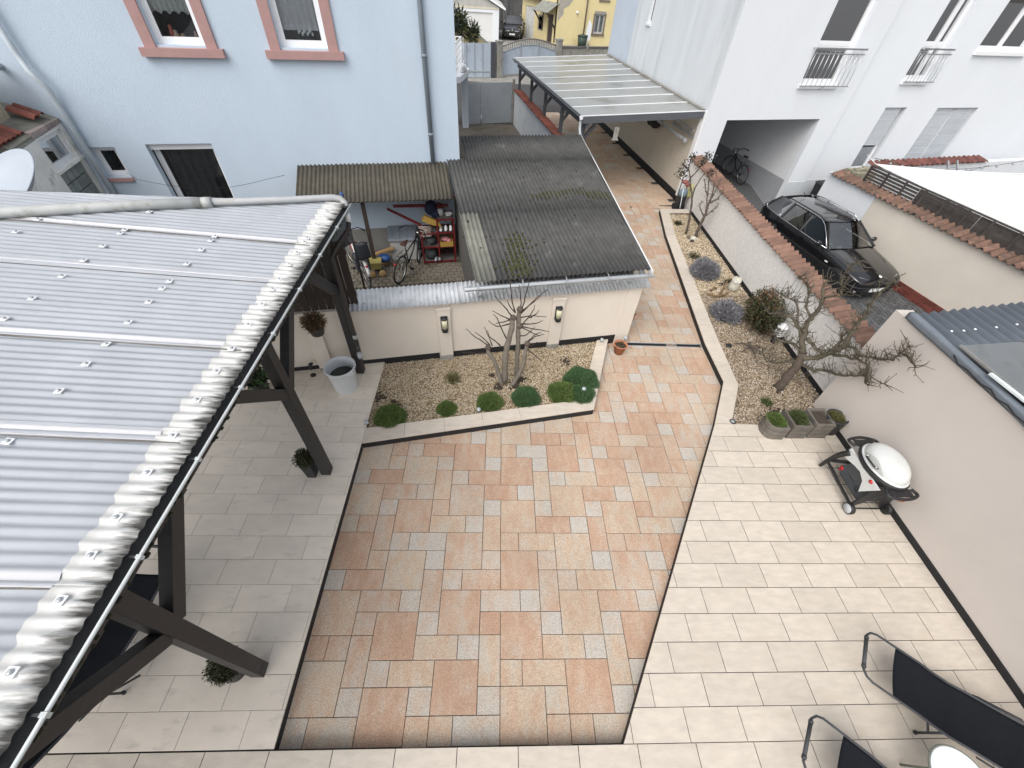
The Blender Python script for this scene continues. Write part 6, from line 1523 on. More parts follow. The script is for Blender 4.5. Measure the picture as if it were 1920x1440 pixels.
# two slim trees at the far end of the bed
QT = {"T1": [[5.68, 11.67, -.06], [5.63, 11.7, .38], [5.56, 11.73, .76], [5.5, 11.76, 1.02], [5.38, 11.81, 1.25], [5.28, 11.85, 1.52], [5.18, 11.9, 1.67], [5.06, 11.95, 1.76]], "b": [[[5.52, 11.75, .95], [5.5, 11.76, 1.21], [5.54, 11.74, 1.48], [5.61, 11.71, 1.68], [5.79, 11.63, 1.64]], [[5.31, 11.84, 1.49], [5.4, 11.8, 1.66], [5.45, 11.78, 1.84], [5.47, 11.77, 1.97], [5.57, 11.72, 2.12]], [[5.19, 11.89, 1.64], [5.09, 11.94, 1.56], [5.0, 11.98, 1.51]], [[5.2, 11.89, 1.67], [5.18, 11.9, 1.87], [5.17, 11.9, 2.0]]],
      "T2": [[5.94, 11.5, -.06], [5.92, 11.5, .15], [5.93, 11.5, .46], [5.95, 11.52, .75], [5.94, 11.54, .97], [5.94, 11.55, 1.16], [5.89, 11.58, 1.5]], "c": [[[5.94, 11.52, .56], [5.78, 11.6, .75], [5.75, 11.62, .95]], [[5.95, 11.53, .75], [5.83, 11.6, 1.1], [5.72, 11.66, 1.33], [5.62, 11.7, 1.52]], [[5.95, 11.54, .94], [5.98, 11.5, 1.38], [5.98, 11.48, 1.59]], [[5.97, 11.55, .94], [6.06, 11.44, 1.07], [6.1, 11.4, 1.21], [6.12, 11.38, 1.41]], [[5.95, 11.5, .57], [6.05, 11.4, .79], [6.12, 11.35, 1.0]], [[5.86, 11.6, 1.07], [5.76, 11.64, 1.44], [5.72, 11.66, 1.64]]]}
t = thing('rose_tree', 'slim bush rose with withered dark leaves at the far end of the long bed', 'shrub', (5.68, 11.67, -.05))
b = MB(); limb(b, QT['T1'], .034, .012, 7, .006, rng); b.build('trunk', M['bark_brown'], t)
for q in QT['b']: b = MB(); limb(b, q, .016, .006, 6, .008, rng); b.build('branch', M['twig'], t)
leaf_obj('foliage', [blades(c_, (.16, .16, .14), 60, .06, .042, 90+i, .0, .1, False, 1.2) for i, c_ in enumerate(((5.08, 11.95, 1.72), (5.2, 11.9, 1.95), (5.55, 11.73, 2.05), (5.72, 11.65, 1.68), (5.05, 11.95, 1.52), (5.45, 11.78, 1.85)))], ROSE, t)
t = thing('spur_pruned_tree', 'small leafless spur pruned fruit tree beside the bush rose', 'tree', (5.94, 11.5, -.05))
b = MB(); limb(b, QT['T2'], .055, .014, 8, .008, rng); b.build('trunk', M['bark_brown'], t)
tw = MB(); rg = random.Random(3)
for q in QT['c']+[QT['T2'][3:]]:
    b = MB(); P = limb(b, q, .020, .007, 6, .008, rng); b.build('branch', M['bark_brown'], t)
    for p in P[1:]:
        for k in range(2):
            d = Vector((rg.gauss(0, 1), rg.gauss(0, 1), rg.gauss(0, .6))).normalized(); tw.tube([p, p+d*rg.uniform(.03, .08)], [.007, .004], 5); tw.ball(p+d*.06, .011, 6)
tw.build('spurs', M['bark_brown'], t, kind='stuff')
# low ground-hugging bits in the beds
for k, (x, y, r_, m_, lab) in enumerate(((5.45, 10.25, .20, BROWNLEAF, 'flat withered perennial behind the farther lavender'), (5.1, 4.95, .09, SEDUM, 'tiny green tuft in the brown gravel near the planters'), (-.75, 5.35, .13, YELLOWG, 'thin yellow green sprig before the left wall pillar'), (5.62, 12.3, .13, BROWNLEAF, 'dry leaf clump at the far kerb of the long bed'), (6.0, 9.0, .16, BROWNLEAF, 'withered clump beside the owl figure'))):
    o = leaf_obj('small_plant', [blades((x, y, -.05), (r_, r_, r_*(1.6 if k == 2 else .6)), 420, .06, .012, 60+k, .3, .15, True, .8)], m_, label=lab, cat='plant')

# ------------------------------------------------------------------ pots and planters
mat('pot_black', (.025, .025, .027), .5, .15, 8)
mat('pot_clay', (.42, .17, .09), .85, .2, 10, .2, 60)
def pot(name, lab, c, r_top, r_bot, h_, m_, fol=None, fm=None, n=900, ln=.04, wd=.02, square=False, group=None, fr=None):
    t = thing(name, lab, 'pot', c, 0, group)
    x, y, z = c; b = MB()
    b.lathe([(r_bot, 0), (r_top, h_), (r_top+.008, h_), (r_top+.008, h_-.02 if False else h_+.012), (r_top-.012, h_+.012), (r_top-.014, h_-.03)], (x, y, z), 4 if square else 24, 0, Matrix.Rotation(R(45), 4, 'Z') if square else None, not square); b.build('pot', m_, t)
    b = MB(); b.lathe([(r_top-.013, -.01), (r_top-.013, 0), (0, .008)], (x, y, z+h_-.03), 4 if square else 20, 0, Matrix.Rotation(R(45), 4, 'Z') if square else None); b.build('soil', M['soil'], t)
    if fol:
        if fol[2] > .1:
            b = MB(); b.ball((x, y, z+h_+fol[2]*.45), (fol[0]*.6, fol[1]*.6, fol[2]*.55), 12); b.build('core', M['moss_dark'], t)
        leaf_obj('foliage', [blades((x, y, z+h_+fol[2]*.45), fol, n, ln, wd, int(x*100) % 97+3, .35, .45, False, .7)], fm, t)
    return t
pot('plant_pot', 'black tapered pot with small box shrub beside the middle pergola post', (-2.66, 3.30, 0), .115, .085, .36, M['pot_black'], (.14, .14, .15), BOX, 1500, .03, .016, True)
pot('plant_pot', 'black pot with round box shrub behind the nearest pergola post', (-2.72, .86, 0), .14, .11, .24, M['pot_black'], (.17, .17, .16), BOX, 2000, .028, .014, False)
pot('plant_pot', 'black pot with broad leaved shrub beyond the middle pergola post', (-4.05, 4.95, 0), .16, .12, .26, M['pot_black'], (.20, .20, .22), leaf_mat('laurel', [(.04, .085, .025), (.06, .11, .04), (.03, .06, .02)]), 420, .075, .04)
pot('plant_pot', 'terracotta pot with bare soil beside the end of the cream wall', (2.60, 6.36, ZP), .135, .09, .22, M['pot_clay'], (.05, .05, .03), BROWNLEAF, 60, .05, .012)
pot('plant_pot', 'terracotta pot half hidden behind the cream wall corner', (3.02, 7.42, ZP), .125, .09, .22, M['pot_clay'], (.10, .10, .10), BROWNLEAF, 240, .06, .02)
hp = pot('hanging_pot', 'dark hanging pot of rusty heather under the pergola beam', (-2.50, 4.58, 1.66), .125, .085, .15, M['pot_black'], (.15, .15, .13), HEATH, 1500, .06, .01)
for a in (0, 2.1, 4.2):
    b = MB(); b.tube([(-2.50+.12*math.cos(a), 4.58+.12*math.sin(a), 1.81), (-2.47, 4.58, 2.50)], .0025, 5); b.build('hanger_wire', M['matt_black'], hp)
# white rain bin
t = thing('rain_bin', 'ribbed pale grey plastic bin catching rain at the pergola downpipe', 'bin', (-2.62, 5.08, 0))
b = MB(); n = 48; vs = []
prof = [(.185, 0, 0), (.19, .02, 1), (.228, .46, 1), (.236, .47, 0), (.248, .50, 0), (.262, .505, 0), (.262, .535, 0), (.240, .535, 0), (.225, .48, 0), (.205, .30, 0)]
for r_, z, rib in prof:
    for k in range(n):
        a = 2*math.pi*k/n; rr = r_+(.004 if rib and k % 2 else 0); vs.append((-2.62+rr*math.cos(a), 5.08+rr*math.sin(a), z))
fs = [(i*n+k, i*n+(k+1) % n, (i+1)*n+(k+1) % n, (i+1)*n+k) for i in range(len(prof)-1) for k in range(n)]
b.add(vs, fs, 0, True); b.build('body', mat('bin_grey', (.60, .62, .63), .5, .06, 5), t)
b = MB(); b.lathe([(.21, -.01), (.21, 0), (0, .001)], (-2.62, 5.08, .33), 32); b.build('water', mat('rain_water', (.03, .032, .022), .08, .3, 12, spec=.6), t)
for s_ in (-1, 1):
    b = MB(); a = 2.5 if s_ > 0 else -.62; b.box((-2.62+.262*math.cos(a), 5.08+.262*math.sin(a), .49), (.035, .11, .035), a); b.build('handle', M['bin_grey'], t, bevel=.006)
t = thing('garden_tap', 'small dark garden tap at the foot of the cream wall left of the rain bin', 'tap', (-3.30, 5.40, 0))
b = MB(); b.tube([(-3.30, 5.48, .20), (-3.30, 5.40, .20), (-3.30, 5.36, .14)], .022, 8); b.ball((-3.30, 5.41, .23), (.04, .04, .03), 10); b.build('tap', M['dark_plastic'], t); b = MB(); b.lathe([(.05, 0), (.05, .015)], (-3.30, 5.36, .0), 10); b.build('drain_cap', M['dark_plastic'], t)
# concrete planters in a row
mat('planter_grey', (.135, .12, .10), .95, .2, 6, .5, 50, rnd=.12, stains=((.07, .07, .06), 5, .55, .6)); mat('planter_dark', (.035, .036, .04), .7, .3, 9, stains=((.12, .12, .12), 14, .68, .7))
PLT = [((4.80, 4.28), SEDUM, 'planter_grey', 'leftmost round grey planter block with dark green cushion', True), ((5.20, 4.31), SEDUM, 'planter_grey', 'second grey planter block with feathery green plant', True), ((5.58, 4.33), None, 'planter_grey', 'grey planter block left empty but for soil', True), ((5.87, 4.32), YELLOWG, 'planter_dark', 'black round pot with yellow green plant against the outbuilding', False)]
for k, ((x, y), fm, pm_, lab, sq) in enumerate(PLT):
    t = thing('planter', lab, 'planter', (x, y, 0), 0, 'planters at the end of the long bed')
    hgt = (.29, .32, .35, .30)[k]
    if sq:
        if k == 0: out = [(-.16, .0), (-.15, -.10), (-.09, -.18), (.0, -.20), (.165, -.20), (.165, .18), (-.02, .18), (-.12, .12)]
        else: out = [(-.165, -.20), (.165, -.20), (.165, .18), (-.165, .18)]
        inn = [(px*.78, py*.78) for px, py in out]
        b = MB(); n = len(out); vs = [(x+px, y+py, 0) for px, py in out]+[(x+px, y+py, hgt) for px, py in out]+[(x+px, y+py, hgt) for px, py in inn]+[(x+px, y+py, hgt-.12) for px, py in inn]
        fs = [(i, (i+1) % n, n+(i+1) % n, n+i) for i in range(n)]+[(n+i, n+(i+1) % n, 2*n+(i+1) % n, 2*n+i) for i in range(n)]+[(2*n+i, 2*n+(i+1) % n, 3*n+(i+1) % n, 3*n+i) for i in range(n)]+[[3*n+i for i in range(n)]]
        b.add(vs, fs); b.build('block', M[pm_], t, bevel=.008)
        for z in (.11, .21):
            b = MB(); ring = [(px*1.004, py*1.004) for px, py in out]; b.tube([(x+px, y+py, z) for px, py in ring], .0035, 4, closed=True); b.build('groove', M['planter_dark'], t)
        b = MB(); b.prism([(x+px*.98, y+py*.98) for px, py in inn], hgt-.118, hgt-.05); b.build('soil', M['soil'], t)
    else:
        b = MB(); b.lathe([(.125, 0), (.155, .03), (.165, .33), (.172, .36), (.155, .36), (.15, .28)], (x, y, 0), 28); b.build('pot', M[pm_], t)
        b = MB(); b.lathe([(.15, -.01), (.15, 0), (0, .005)], (x, y, .30), 20); b.build('soil', M['soil'], t)
    if fm:
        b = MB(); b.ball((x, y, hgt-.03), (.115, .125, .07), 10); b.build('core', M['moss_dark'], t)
        leaf_obj('foliage', [blades((x, y, hgt-.04), (.15, .165, .12 if k else .13), 3200, .032, .009, 130+k, .4, .6)], fm if k else GREEN, t)

# ------------------------------------------------------------------ loungers and side table
mat('sling', (.010, .011, .014), .9, .25, 60, .3, 300, spec=.15); mat('frame_grey', (.05, .052, .058), .45, .1, 10, metal=.3)
def lounger(lab, A, ang, prof, loop=True):
    t = thing('sun_lounger', lab, 'lounger', (A[0], A[1], 0), ang, 'folding sun loungers')
    w = .275
    # local: x along the lounger, y across
    zf = lambda s: np.interp(s, [p[0] for p in prof], [p[1] for p in prof])
    b = MB(); n = 40; s0, s1 = .30, prof[-1][0]-.02
    def fn(u, v):
        s = s0+(s1-s0)*u; y = (v-.5)*2*w
        return (s, y, float(zf(s))-.045*(1-(2*v-1)**2)*(.6+.4*math.sin(u*5))+.004*math.sin(u*40)*(1-(2*v-1)**2))
    b.grid(fn, n, 12); o = b.build('sling', M['sling'], t, local=True); md = o.modifiers.new('Solid', 'SOLIDIFY'); md.thickness = .004
    path = []
    for s in np.linspace(s1+.02, .10, 14): path.append((s, w, float(zf(s))))
    path += [(.04, w*.92, float(zf(0.05))), (.0, w*.72, float(zf(0)))]
    path = path+[(x, -y, z) for x, y, z in path[::-1]]
    b = MB(); b.tube(path, .0125, 8); b.build('frame', M['frame_grey'], t, local=True)
    b = MB(); b.tube([(.0, -w*.55, float(zf(0))), (.0, w*.55, float(zf(0)))], .019, 10); b.build('grip', mat('grip_grey', (.045, .047, .05), .7) if 'grip_grey' not in M else M['grip_grey'], t, local=True)
    for y in (-.6, .6):
        b = MB(); b.tube([(.0, y*w-.014, float(zf(0))), (.0, y*w+.014, float(zf(0)))], .022, 10); b.build('grip_ring', M['frame_grey'], t, local=True)
    for s in (.78, 1.42):
        z = float(zf(s))
        for y in (-1, 1):
            b = MB(); b.tube([(s, y*w, z), (s-.06, y*(w+.02), .0)], .0125, 8); b.tube([(s-.055, y*(w+.02), .0), (s-.062, y*(w+.02), .035)], .018, 8); b.build('leg', M['frame_grey'], t, local=True)
        b = MB(); b.tube([(s-.03, -w-.01, z*.5), (s-.03, w+.01, z*.5)], .010, 8); b.build('stretcher', M['frame_grey'], t, local=True)
    for y in (-1, 1):
        b = MB(); b.tube([(1.05, y*(w+.03), .30), (1.5, y*(w+.045), .345), (1.62, y*(w+.04), .42)], .009, 8); b.build('back_ratchet', M['frame_grey'], t, local=True)
        b = MB(); b.tube([(1.22, y*(w+.16), .12), (1.44, y*(w+.05), .34)], .011, 8); b.build('back_prop', M['frame_grey'], t, local=True)
    return t
PROF = [(0, .40), (.30, .37), (.55, .345), (.78, .29), (.95, .315), (1.35, .345), (1.62, .40), (2.0, .62)]
lounger('black sling sun lounger on the right terrace with its head towards the outbuilding wall', (4.17, .92), math.atan2(-.60, .80), PROF)
lounger('black sling sun lounger cut off by the lower picture edge, left of the round table', (3.13, .20), math.atan2(-.62, .78), PROF)
lounger('black sling sun lounger in the shade under the pergola roof', (-4.0, 2.05), R(-93), PROF)
t = thing('side_table', 'round white side table with metal rim between the two loungers', 'table', (4.45, -.12, 0))
b = MB(); b.lathe([(.0, .395), (.235, .39), (.25, .395), (.255, .41), (.245, .418), (.23, .408), (.0, .404)], (4.45, -.12, 0), 40); b.build('table_top', mat('table_white', (.70, .74, .73), .18, .05, 4, coat=.6), t)
b = MB(); b.tube([(4.45+.258*math.cos(a), -.12+.258*math.sin(a), .405) for a in [2*math.pi*i/40 for i in range(40)]], .011, 8, closed=True); b.build('rim', mat('rim_olive', (.20, .215, .18), .4, .1, 8, metal=.4), t)
for k in range(3):
    a = .5+2.09*k; b = MB(); b.tube([(4.45+.16*math.cos(a), -.12+.16*math.sin(a), .39), (4.45+.24*math.cos(a), -.12+.24*math.sin(a), 0)], .011, 8); b.build('leg', M['rim_olive'], t)

# ------------------------------------------------------------------ gas barbecue
bq = thing('barbecue', 'white lidded gas barbecue on a black wheeled cart against the outbuilding wall', 'barbecue', (5.6, 3.12, 0))
mat('bbq_white', (.60, .615, .60), .3, .04, 8, coat=.4); mat('bbq_black', (.015, .015, .016), .5, .15, 12); mat('bbq_grey', (.055, .06, .066), .6, .12, 10); mat('lid_grey', (.42, .43, .41), .4, .05, 8)
CX, CY = 5.63, 3.14
b = MB(); Nn = 28
# lid: half ellipsoid with flattened front
prof = []
def lid(u, v):
    a = 2*math.pi*u; e_ = v*math.pi/2
    r = math.cos(e_)**.62
    return (CX+.03+.235*r*math.cos(a), CY+.345*r*math.sin(a), .70+.21*math.sin(e_)**.9)
b.grid(lid, 40, 12); b.build('lid', M['bbq_white'], bq)
b = MB(); b.tube([(CX+.03+.245*math.cos(a), CY+.355*math.sin(a), .705) for a in [2*math.pi*i/40 for i in range(40)]], .018, 8, closed=True); b.build('lid_rim', M['bbq_white'], bq)
b = MB()
def fp(u, v):
    y = -.24+.48*u; top = .70+.135*(1-(2*u-1)**2)
    z = .712+(top-.712)*v
    # follow the lid surface slightly proud
    e_ = math.asin(min(1, max(0, (z-.70)/.21))**(1/.9)); r = math.cos(e_)**.62
    xx = math.sqrt(max(0, r*r-(y/.345)**2))
    return (CX+.03-.235*xx-.006, CY+y, z)
b.grid(fp, 20, 8); b.build('lid_front', M['lid_grey'], bq)
b = MB(); b.tube([(CX-.20, CY-.11, .775), (CX-.245, CY-.09, .785), (CX-.245, CY+.09, .785), (CX-.20, CY+.11, .775)], .012, 8); b.build('lid_handle', M['bbq_black'], bq)
for s_ in (-1, 1):
    b = MB(); b.lathe([(.016, 0), (.016, .02)], (CX-.235, CY+s_*.10, .79), 10); b.build('handle_stud', M['chrome'], bq)
b = MB(); b.lathe([(.55, .50), (.80, .56), (1.0, .64), (1.06, .69), (1.0, .70), (.9, .66)], (0, 0, 0), 40); b.v = [(CX+.02+x*.265, CY+y*.375, z) for x, y, z in b.v]; b.build('bowl', M['bbq_black'], bq)
for s_ in (1, -1):
    b = MB(); b.tube(smooth_path([(CX-.16, CY+s_*.36, .66), (CX-.20, CY+s_*.47, .66), (CX+.02, CY+s_*.52, .66), (CX+.22, CY+s_*.46, .66), (CX+.20, CY+s_*.36, .66)], 4), .022, 8); b.build('side_handle', M['bbq_black'], bq)
    b = MB(); b.box((CX+.02, CY+s_*.42, .655), (.30, .12, .02)); b.build('side_shelf', M['bbq_black'], bq, bevel=.008)
# white cradle: concave sided apron under the bowl
b = MB()
pts = [(CY-.35, .60), (CY-.24, .38), (CY-.20, .30), (CY-.12, .46), (CY+.0, .52), (CY+.12, .50), (CY+.30, .44), (CY+.36, .47), (CY+.34, .62)]
b.extr([(CX-.22, y, z) for y, z in pts], (.03, 0, 0)); b.build('apron', M['bbq_white'], bq)
b = MB(); b.extr([(CX+.23, y, z) for y, z in pts], (.02, 0, 0)); b.build('apron', M['bbq_white'], bq)
# near leg panel (wheels side) and far curved legs
b = MB(); b.extr([(CX-.30, CY-.33, .10), (CX-.24, CY-.33, .10), (CX-.12, CY-.33, .24), (CX+.08, CY-.33, .26), (CX+.20, CY-.33, .06), (CX+.27, CY-.33, .06), (CX+.25, CY-.30, .60), (CX-.16, CY-.30, .60)], (0, .035, 0)); b.build('leg_panel', M['bbq_black'], bq, bevel=.006)
for x in (CX-.29, CX+.24):
    b = MB(); P = smooth_path([(x, CY+.42, .02), (x+.01, CY+.40, .20), (x+.04, CY+.36, .42), (x+.08, CY+.30, .56)], 4); b.tube(P, [.024+.002*i for i in range(len(P))], 8); b.build('leg', M['bbq_black'], bq)
    b = MB(); b.bar((x, CY+.38, .19), (x, CY-.30, .12), .03, .035); b.build('cart_rail', M['bbq_black'], bq)
b = MB(); b.bar((CX-.29, CY+.36, .26), (CX-.02, CY+.22, .40), .03, .05); b.build('cross_arm', M['bbq_black'], bq)
# wire rack
for k in range(7):
    x = CX-.29+.53*k/6; b = MB(); b.tube([(x, CY-.30, .115), (x, CY+.37, .125)], .0035, 5); b.build('rack_wire', M['black_metal'], bq)
for k in range(5):
    y = CY-.28+.15*k; b = MB(); b.tube([(CX-.29, y, .118), (CX+.24, y, .118)], .0035, 5); b.build('rack_wire', M['black_metal'], bq)
b = MB(); P = [(CX-.17, CY-.27, .13), (CX-.17, CY+.20, .13), (CX-.17, CY+.27, .26), (CX-.17, CY+.20, .44), (CX-.17, CY-.02, .52), (CX-.17, CY-.24, .50)]; b.extr(P, (.03, 0, 0)); cv = b.build('gas_shield', M['bbq_grey'], bq, bevel=.01)
b = MB(); b.tube([(CX-.175, CY-.12+.035*math.cos(a), .255+.035*math.sin(a)) for a in [2*math.pi*i/20 for i in range(20)]], .0035, 5, closed=True); b.tube([(CX-.175, CY-.11, .245), (CX-.175, CY-.17, .215)], .0035, 5)
b.tube([(CX-.175, CY-.04+.022*i, .285+.012*math.sin(i*1.7)) for i in range(7)], .003, 5); b.build('shield_lettering', M['matt_black'], cv)
b = MB(); b.lathe([(.12, 0), (.13, .05), (.13, .22), (.05, .29), (.03, .31)], (CX+.10, CY, .12), 20); b.build('gas_bottle', M['bbq_grey'], bq)
b = MB(); b.ball((CX-.14, CY+.24, .235), (.045, .05, .045), 12); b.lathe([(.025, 0), (.025, .06)], (CX-.15, CY+.25, .17), 10); b.build('gas_regulator', mat('reg_red', (.45, .02, .02), .45), bq)
b = MB(); b.ball((CX-.215, CY-.20, .575), (.03, .035, .03), 10); b.build('burner_knob', M['reg_red'], bq)
b = MB(); b.tube(smooth_path([(CX+.20, CY-.28, .56), (CX+.27, CY-.36, .50), (CX+.29, CY-.40, .40), (CX+.26, CY-.36, .33), (CX+.22, CY-.28, .38)], 4), .007, 6); b.build('gas_hose', mat('hose_orange', (.42, .12, .05), .6), bq)
for x, s_ in ((CX-.315, -1), (CX+.26, 1)):
    Mx = Matrix.Rotation(math.pi/2*s_, 4, 'Y')
    b = MB(); b.lathe([(.075, -.03), (.088, -.025), (.088, .025), (.075, .03)], (x, CY-.36, .088), 28, 0, Mx); w = b.build('wheel', M['bbq_black'], bq)
    b = MB(); b.lathe([(.074, .02), (.070, .034), (.0, .038)], (x, CY-.36, .088), 28, 0, Mx); b.build('hub_cap', mat('hub_grey', (.42, .44, .46), .5) if 'hub_grey' not in M else M['hub_grey'], w)
b = MB(); b.tube([(CX-.30, CY-.36, .088), (CX+.26, CY-.36, .088)], .012, 8); b.build('axle', M['bbq_black'], bq)
# ------------------------------------------------------------------ bicycles
mat('bike_white', (.62, .62, .60), .4); mat('bike_red', (.30, .02, .03), .4); mat('bike_black', (.02, .02, .021), .35); mat('tyre_grey', (.02, .02, .02), .8); mat('saddle_brown', (.05, .02, .016), .6)
def bike(lab, loc, rz, fm, fender=None, seat=False, carrier=True, lean=0.0):
    t = thing('bicycle', lab, 'bicycle', loc, rz)
    t.rotation_euler = (lean, 0, rz)
    R_ = .33
    def wheel(x, turn=0):
        Mx = Matrix.Rotation(turn, 4, 'Z') @ Matrix.Rotation(math.pi/2, 4, 'X')
        b = MB(); b.tube([Mx @ Vector((R_*math.cos(a), R_*math.sin(a), 0))+Vector((x, 0, R_)) for a in [2*math.pi*i/36 for i in range(36)]], .019, 8, closed=True); w = b.build('wheel', M['tyre_grey'], t, local=True)
        b = MB(); b.tube([Mx @ Vector(((R_-.03)*math.cos(a), (R_-.03)*math.sin(a), 0))+Vector((x, 0, R_)) for a in [2*math.pi*i/36 for i in range(36)]], .009, 6, closed=True); b.build('rim', M['steel'], w, local=True)
        b = MB()
        for i in range(18):
            a = 2*math.pi*i/18; b.tube([Vector((x, 0, R_)), Mx @ Vector(((R_-.03)*math.cos(a), (R_-.03)*math.sin(a), 0))+Vector((x, 0, R_))], .0016, 3, caps=False)
        b.build('spokes', M['steel'], w, local=True, kind='stuff')
        return w
    wheel(-.52); wheel(.55, .25)
    b = MB()
    bb, hd, st, ra = (-.08, 0, .29), (.36, 0, .82), (-.22, 0, .72), (-.52, 0, .33)
    b.tube([hd, (.18, 0, .50), bb], .022, 8); b.tube([bb, st], .017, 8); b.tube([hd, (.39, 0, .72)], .022, 8)
    b.tube([(-.20, 0, .62), (.35, 0, .73)] if not seat else [(.15, 0, .47), (.37, 0, .70)], .016, 8)
    for y in (-.05, .05): b.tube([bb, (-.52, y, .33)], .009, 6); b.tube([(-.20, 0, .64), (-.52, y, .33)], .008, 6)
    b.build('frame', M[fm], t, local=True)
    b = MB()
    for y in (-.045, .045): b.tube([(.40, y*.6, .70), (.48, y, .52), (.55, y, .33)], .011, 6)
    b.build('fork', M['bike_white'] if fender else M[fm], t, local=True)
    b = MB(); b.tube([hd, (.33, 0, .97)], .014, 8); b.tube([(.20, -.30, 1.0), (.28, -.22, 1.03), (.34, 0, .98), (.28, .22, 1.03), (.20, .30, 1.0)], .012, 8); b.build('handlebar', M['black_metal'], t, local=True)
    for y in (-1, 1):
        b = MB(); b.tube([(.22, y*.28, 1.01), (.14, y*.33, .985)], .018, 8); b.build('grip', M['rubber'], t, local=True)
    b = MB(); b.tube([(-.22, 0, .70), (-.25, 0, .86)], .012, 8); b.build('seat_post', M['steel'], t, local=True)
    b = MB(); b.extr([(-.38, -.075, .88), (-.38, .075, .88), (-.24, .05, .88), (-.12, .018, .88), (-.12, -.018, .88), (-.24, -.05, .88)], (0, 0, .05)); b.build('saddle', M['saddle_brown'], t, local=True, bevel=.02)
    b = MB()
    for y in (-.09, .09): b.tube([(-.08, y*.6, .29), (-.08+.16*y/.09*.5, y, .20)], .009, 6); b.box((-.08+.08*y/.09, y*1.5, .20), (.09, .08, .02))
    b.tube([Vector((-.08+.09*math.cos(a), -.04, .29+.09*math.sin(a))) for a in [2*math.pi*i/20 for i in range(20)]], .006, 5, closed=True); b.build('cranks', M['black_metal'], t, local=True)
    if fender:
        for x, a0, a1 in ((-.52, .2, 2.9), (.55, .5, 2.6)):
            b = MB(); pts = [(x+(R_+.035)*math.cos(a0+(a1-a0)*i/12), (R_+.035)*math.sin(a0+(a1-a0)*i/12)+R_) for i in range(13)]
            b.grid(lambda u, v, p=pts: (p[int(round(u*12))][0], (v-.5)*.07, p[int(round(u*12))][1]-.012*abs(2*v-1)), 12, 2); o = b.build('mudguard', M[fender if x > 0 else 'bike_white'], t, local=True); o.modifiers.new('Solid', 'SOLIDIFY').thickness = .004
    if carrier:
        b = MB()
        for y in (-.06, .06): b.tube([(-.26, y, .70), (-.75, y, .70), (-.52, y, .34)], .006, 5)
        for x in (-.4, -.55, -.7): b.tube([(x, -.06, .70), (x, .06, .70)], .005, 5)
        b.build('carrier', M['black_metal'], t, local=True)
    b = MB(); b.ball((-.78, 0, .62), (.025, .035, .025), 8); b.build('tail_lamp', M['reg_red'], t, local=True)
    b = MB(); b.ball((.46, 0, .82), (.05, .045, .045), 10); b.build('head_lamp', M['chrome'], t, local=True)
    if seat:
        b = MB(); b.extr([(-.62, -.15, .76), (-.62, .15, .76), (-.36, .15, .74), (-.36, -.15, .74)], (0, 0, .03))
        b.grid(lambda u, v: (-.66-.07*v+.03*(1-(2*u-1)**2)*-1, (u-.5)*(.32-.10*v*v), .76+.40*v), 8, 8)
        cs = b.build('child_seat', mat('seat_slate', (.05, .055, .065), .6), t, local=True); cs.modifiers.new('Solid', 'SOLIDIFY').thickness = .02
        b = MB(); b.box((-.50, 0, .80), (.20, .18, .03)); b.build('seat_pad', mat('pad_grey', (.28, .30, .33), .8), cs, local=True)
        for y in (-.14, .14):
            b = MB(); b.box((-.42, y, .55), (.12, .03, .42)); b.build('leg_guard', M['seat_slate'], cs, local=True)
        b = MB(); b.tube([(-.74, -.14, 1.14), (-.75, 0, 1.20), (-.74, .14, 1.14)], .018, 8); b.build('seat_rim', M['seat_slate'], cs, local=True)
    return t
def dirz(s0, t0, s1, t1):
    a, b_ = S(s0, t0), S(s1, t1); return math.atan2(b_.y-a.y, b_.x-a.x)
bike('white and red bicycle with grey child seat in the open bike bay', tuple(S(-5.58, 3.42, ZP)), dirz(-5.42, 2.9, -5.85, 4.1), 'bike_white', 'bike_red', True)
bike('black city bicycle leaning beside the red shelf in the bike bay', tuple(S(-4.40, 3.42, ZP)), dirz(-4.62, 3.0, -4.15, 3.9), 'bike_black', None, False, True, R(7))
bike('dark bicycle standing inside the garage passage of the white house', (9.52, 17.42, -.395), R(97), 'bike_black', None, False, True, 0)
# red shelf with odds and ends
mat('shelf_red', (.13, .009, .011), .55, .2, 12)
t = thing('red_shelf', 'red metal shelf rack crammed with odds and ends in the bike bay', 'shelf', S(-3.62, 3.95, ZP))
def st_(s, tt, z): return S(s, tt, z)
for s_ in (-4.02, -3.62, -3.22):
    for tt in (3.72, 4.15):
        b = MB(); b.bar(st_(s_, tt, ZP), st_(s_, tt, 1.02 if s_ > -4 else .72), .035, .035); b.build('upright', M['shelf_red'], t)
for z in (-.10, .30, .66, 1.0):
    for tt in (3.72, 4.15):
        b = MB(); b.bar(st_(-4.04 if z < .9 else -3.64, tt, z), st_(-3.2, tt, z), .03, .035); b.build('rail', M['shelf_red'], t)
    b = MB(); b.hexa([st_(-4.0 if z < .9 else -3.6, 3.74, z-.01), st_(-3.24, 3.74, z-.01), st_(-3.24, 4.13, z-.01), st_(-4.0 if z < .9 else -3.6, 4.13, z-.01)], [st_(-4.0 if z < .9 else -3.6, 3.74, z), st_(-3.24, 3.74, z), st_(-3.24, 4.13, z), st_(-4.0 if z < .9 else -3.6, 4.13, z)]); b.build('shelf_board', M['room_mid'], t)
b = MB(); b.bar(st_(-4.6, 4.0, 1.25), st_(-3.3, 4.05, 1.20), .04, .06); b.build('loose_bar', M['shelf_red'], t)
b = MB(); b.bar(st_(-4.75, 4.1, 1.15), st_(-4.0, 3.8, .85), .04, .05); b.build('loose_bar', M['shelf_red'], t)
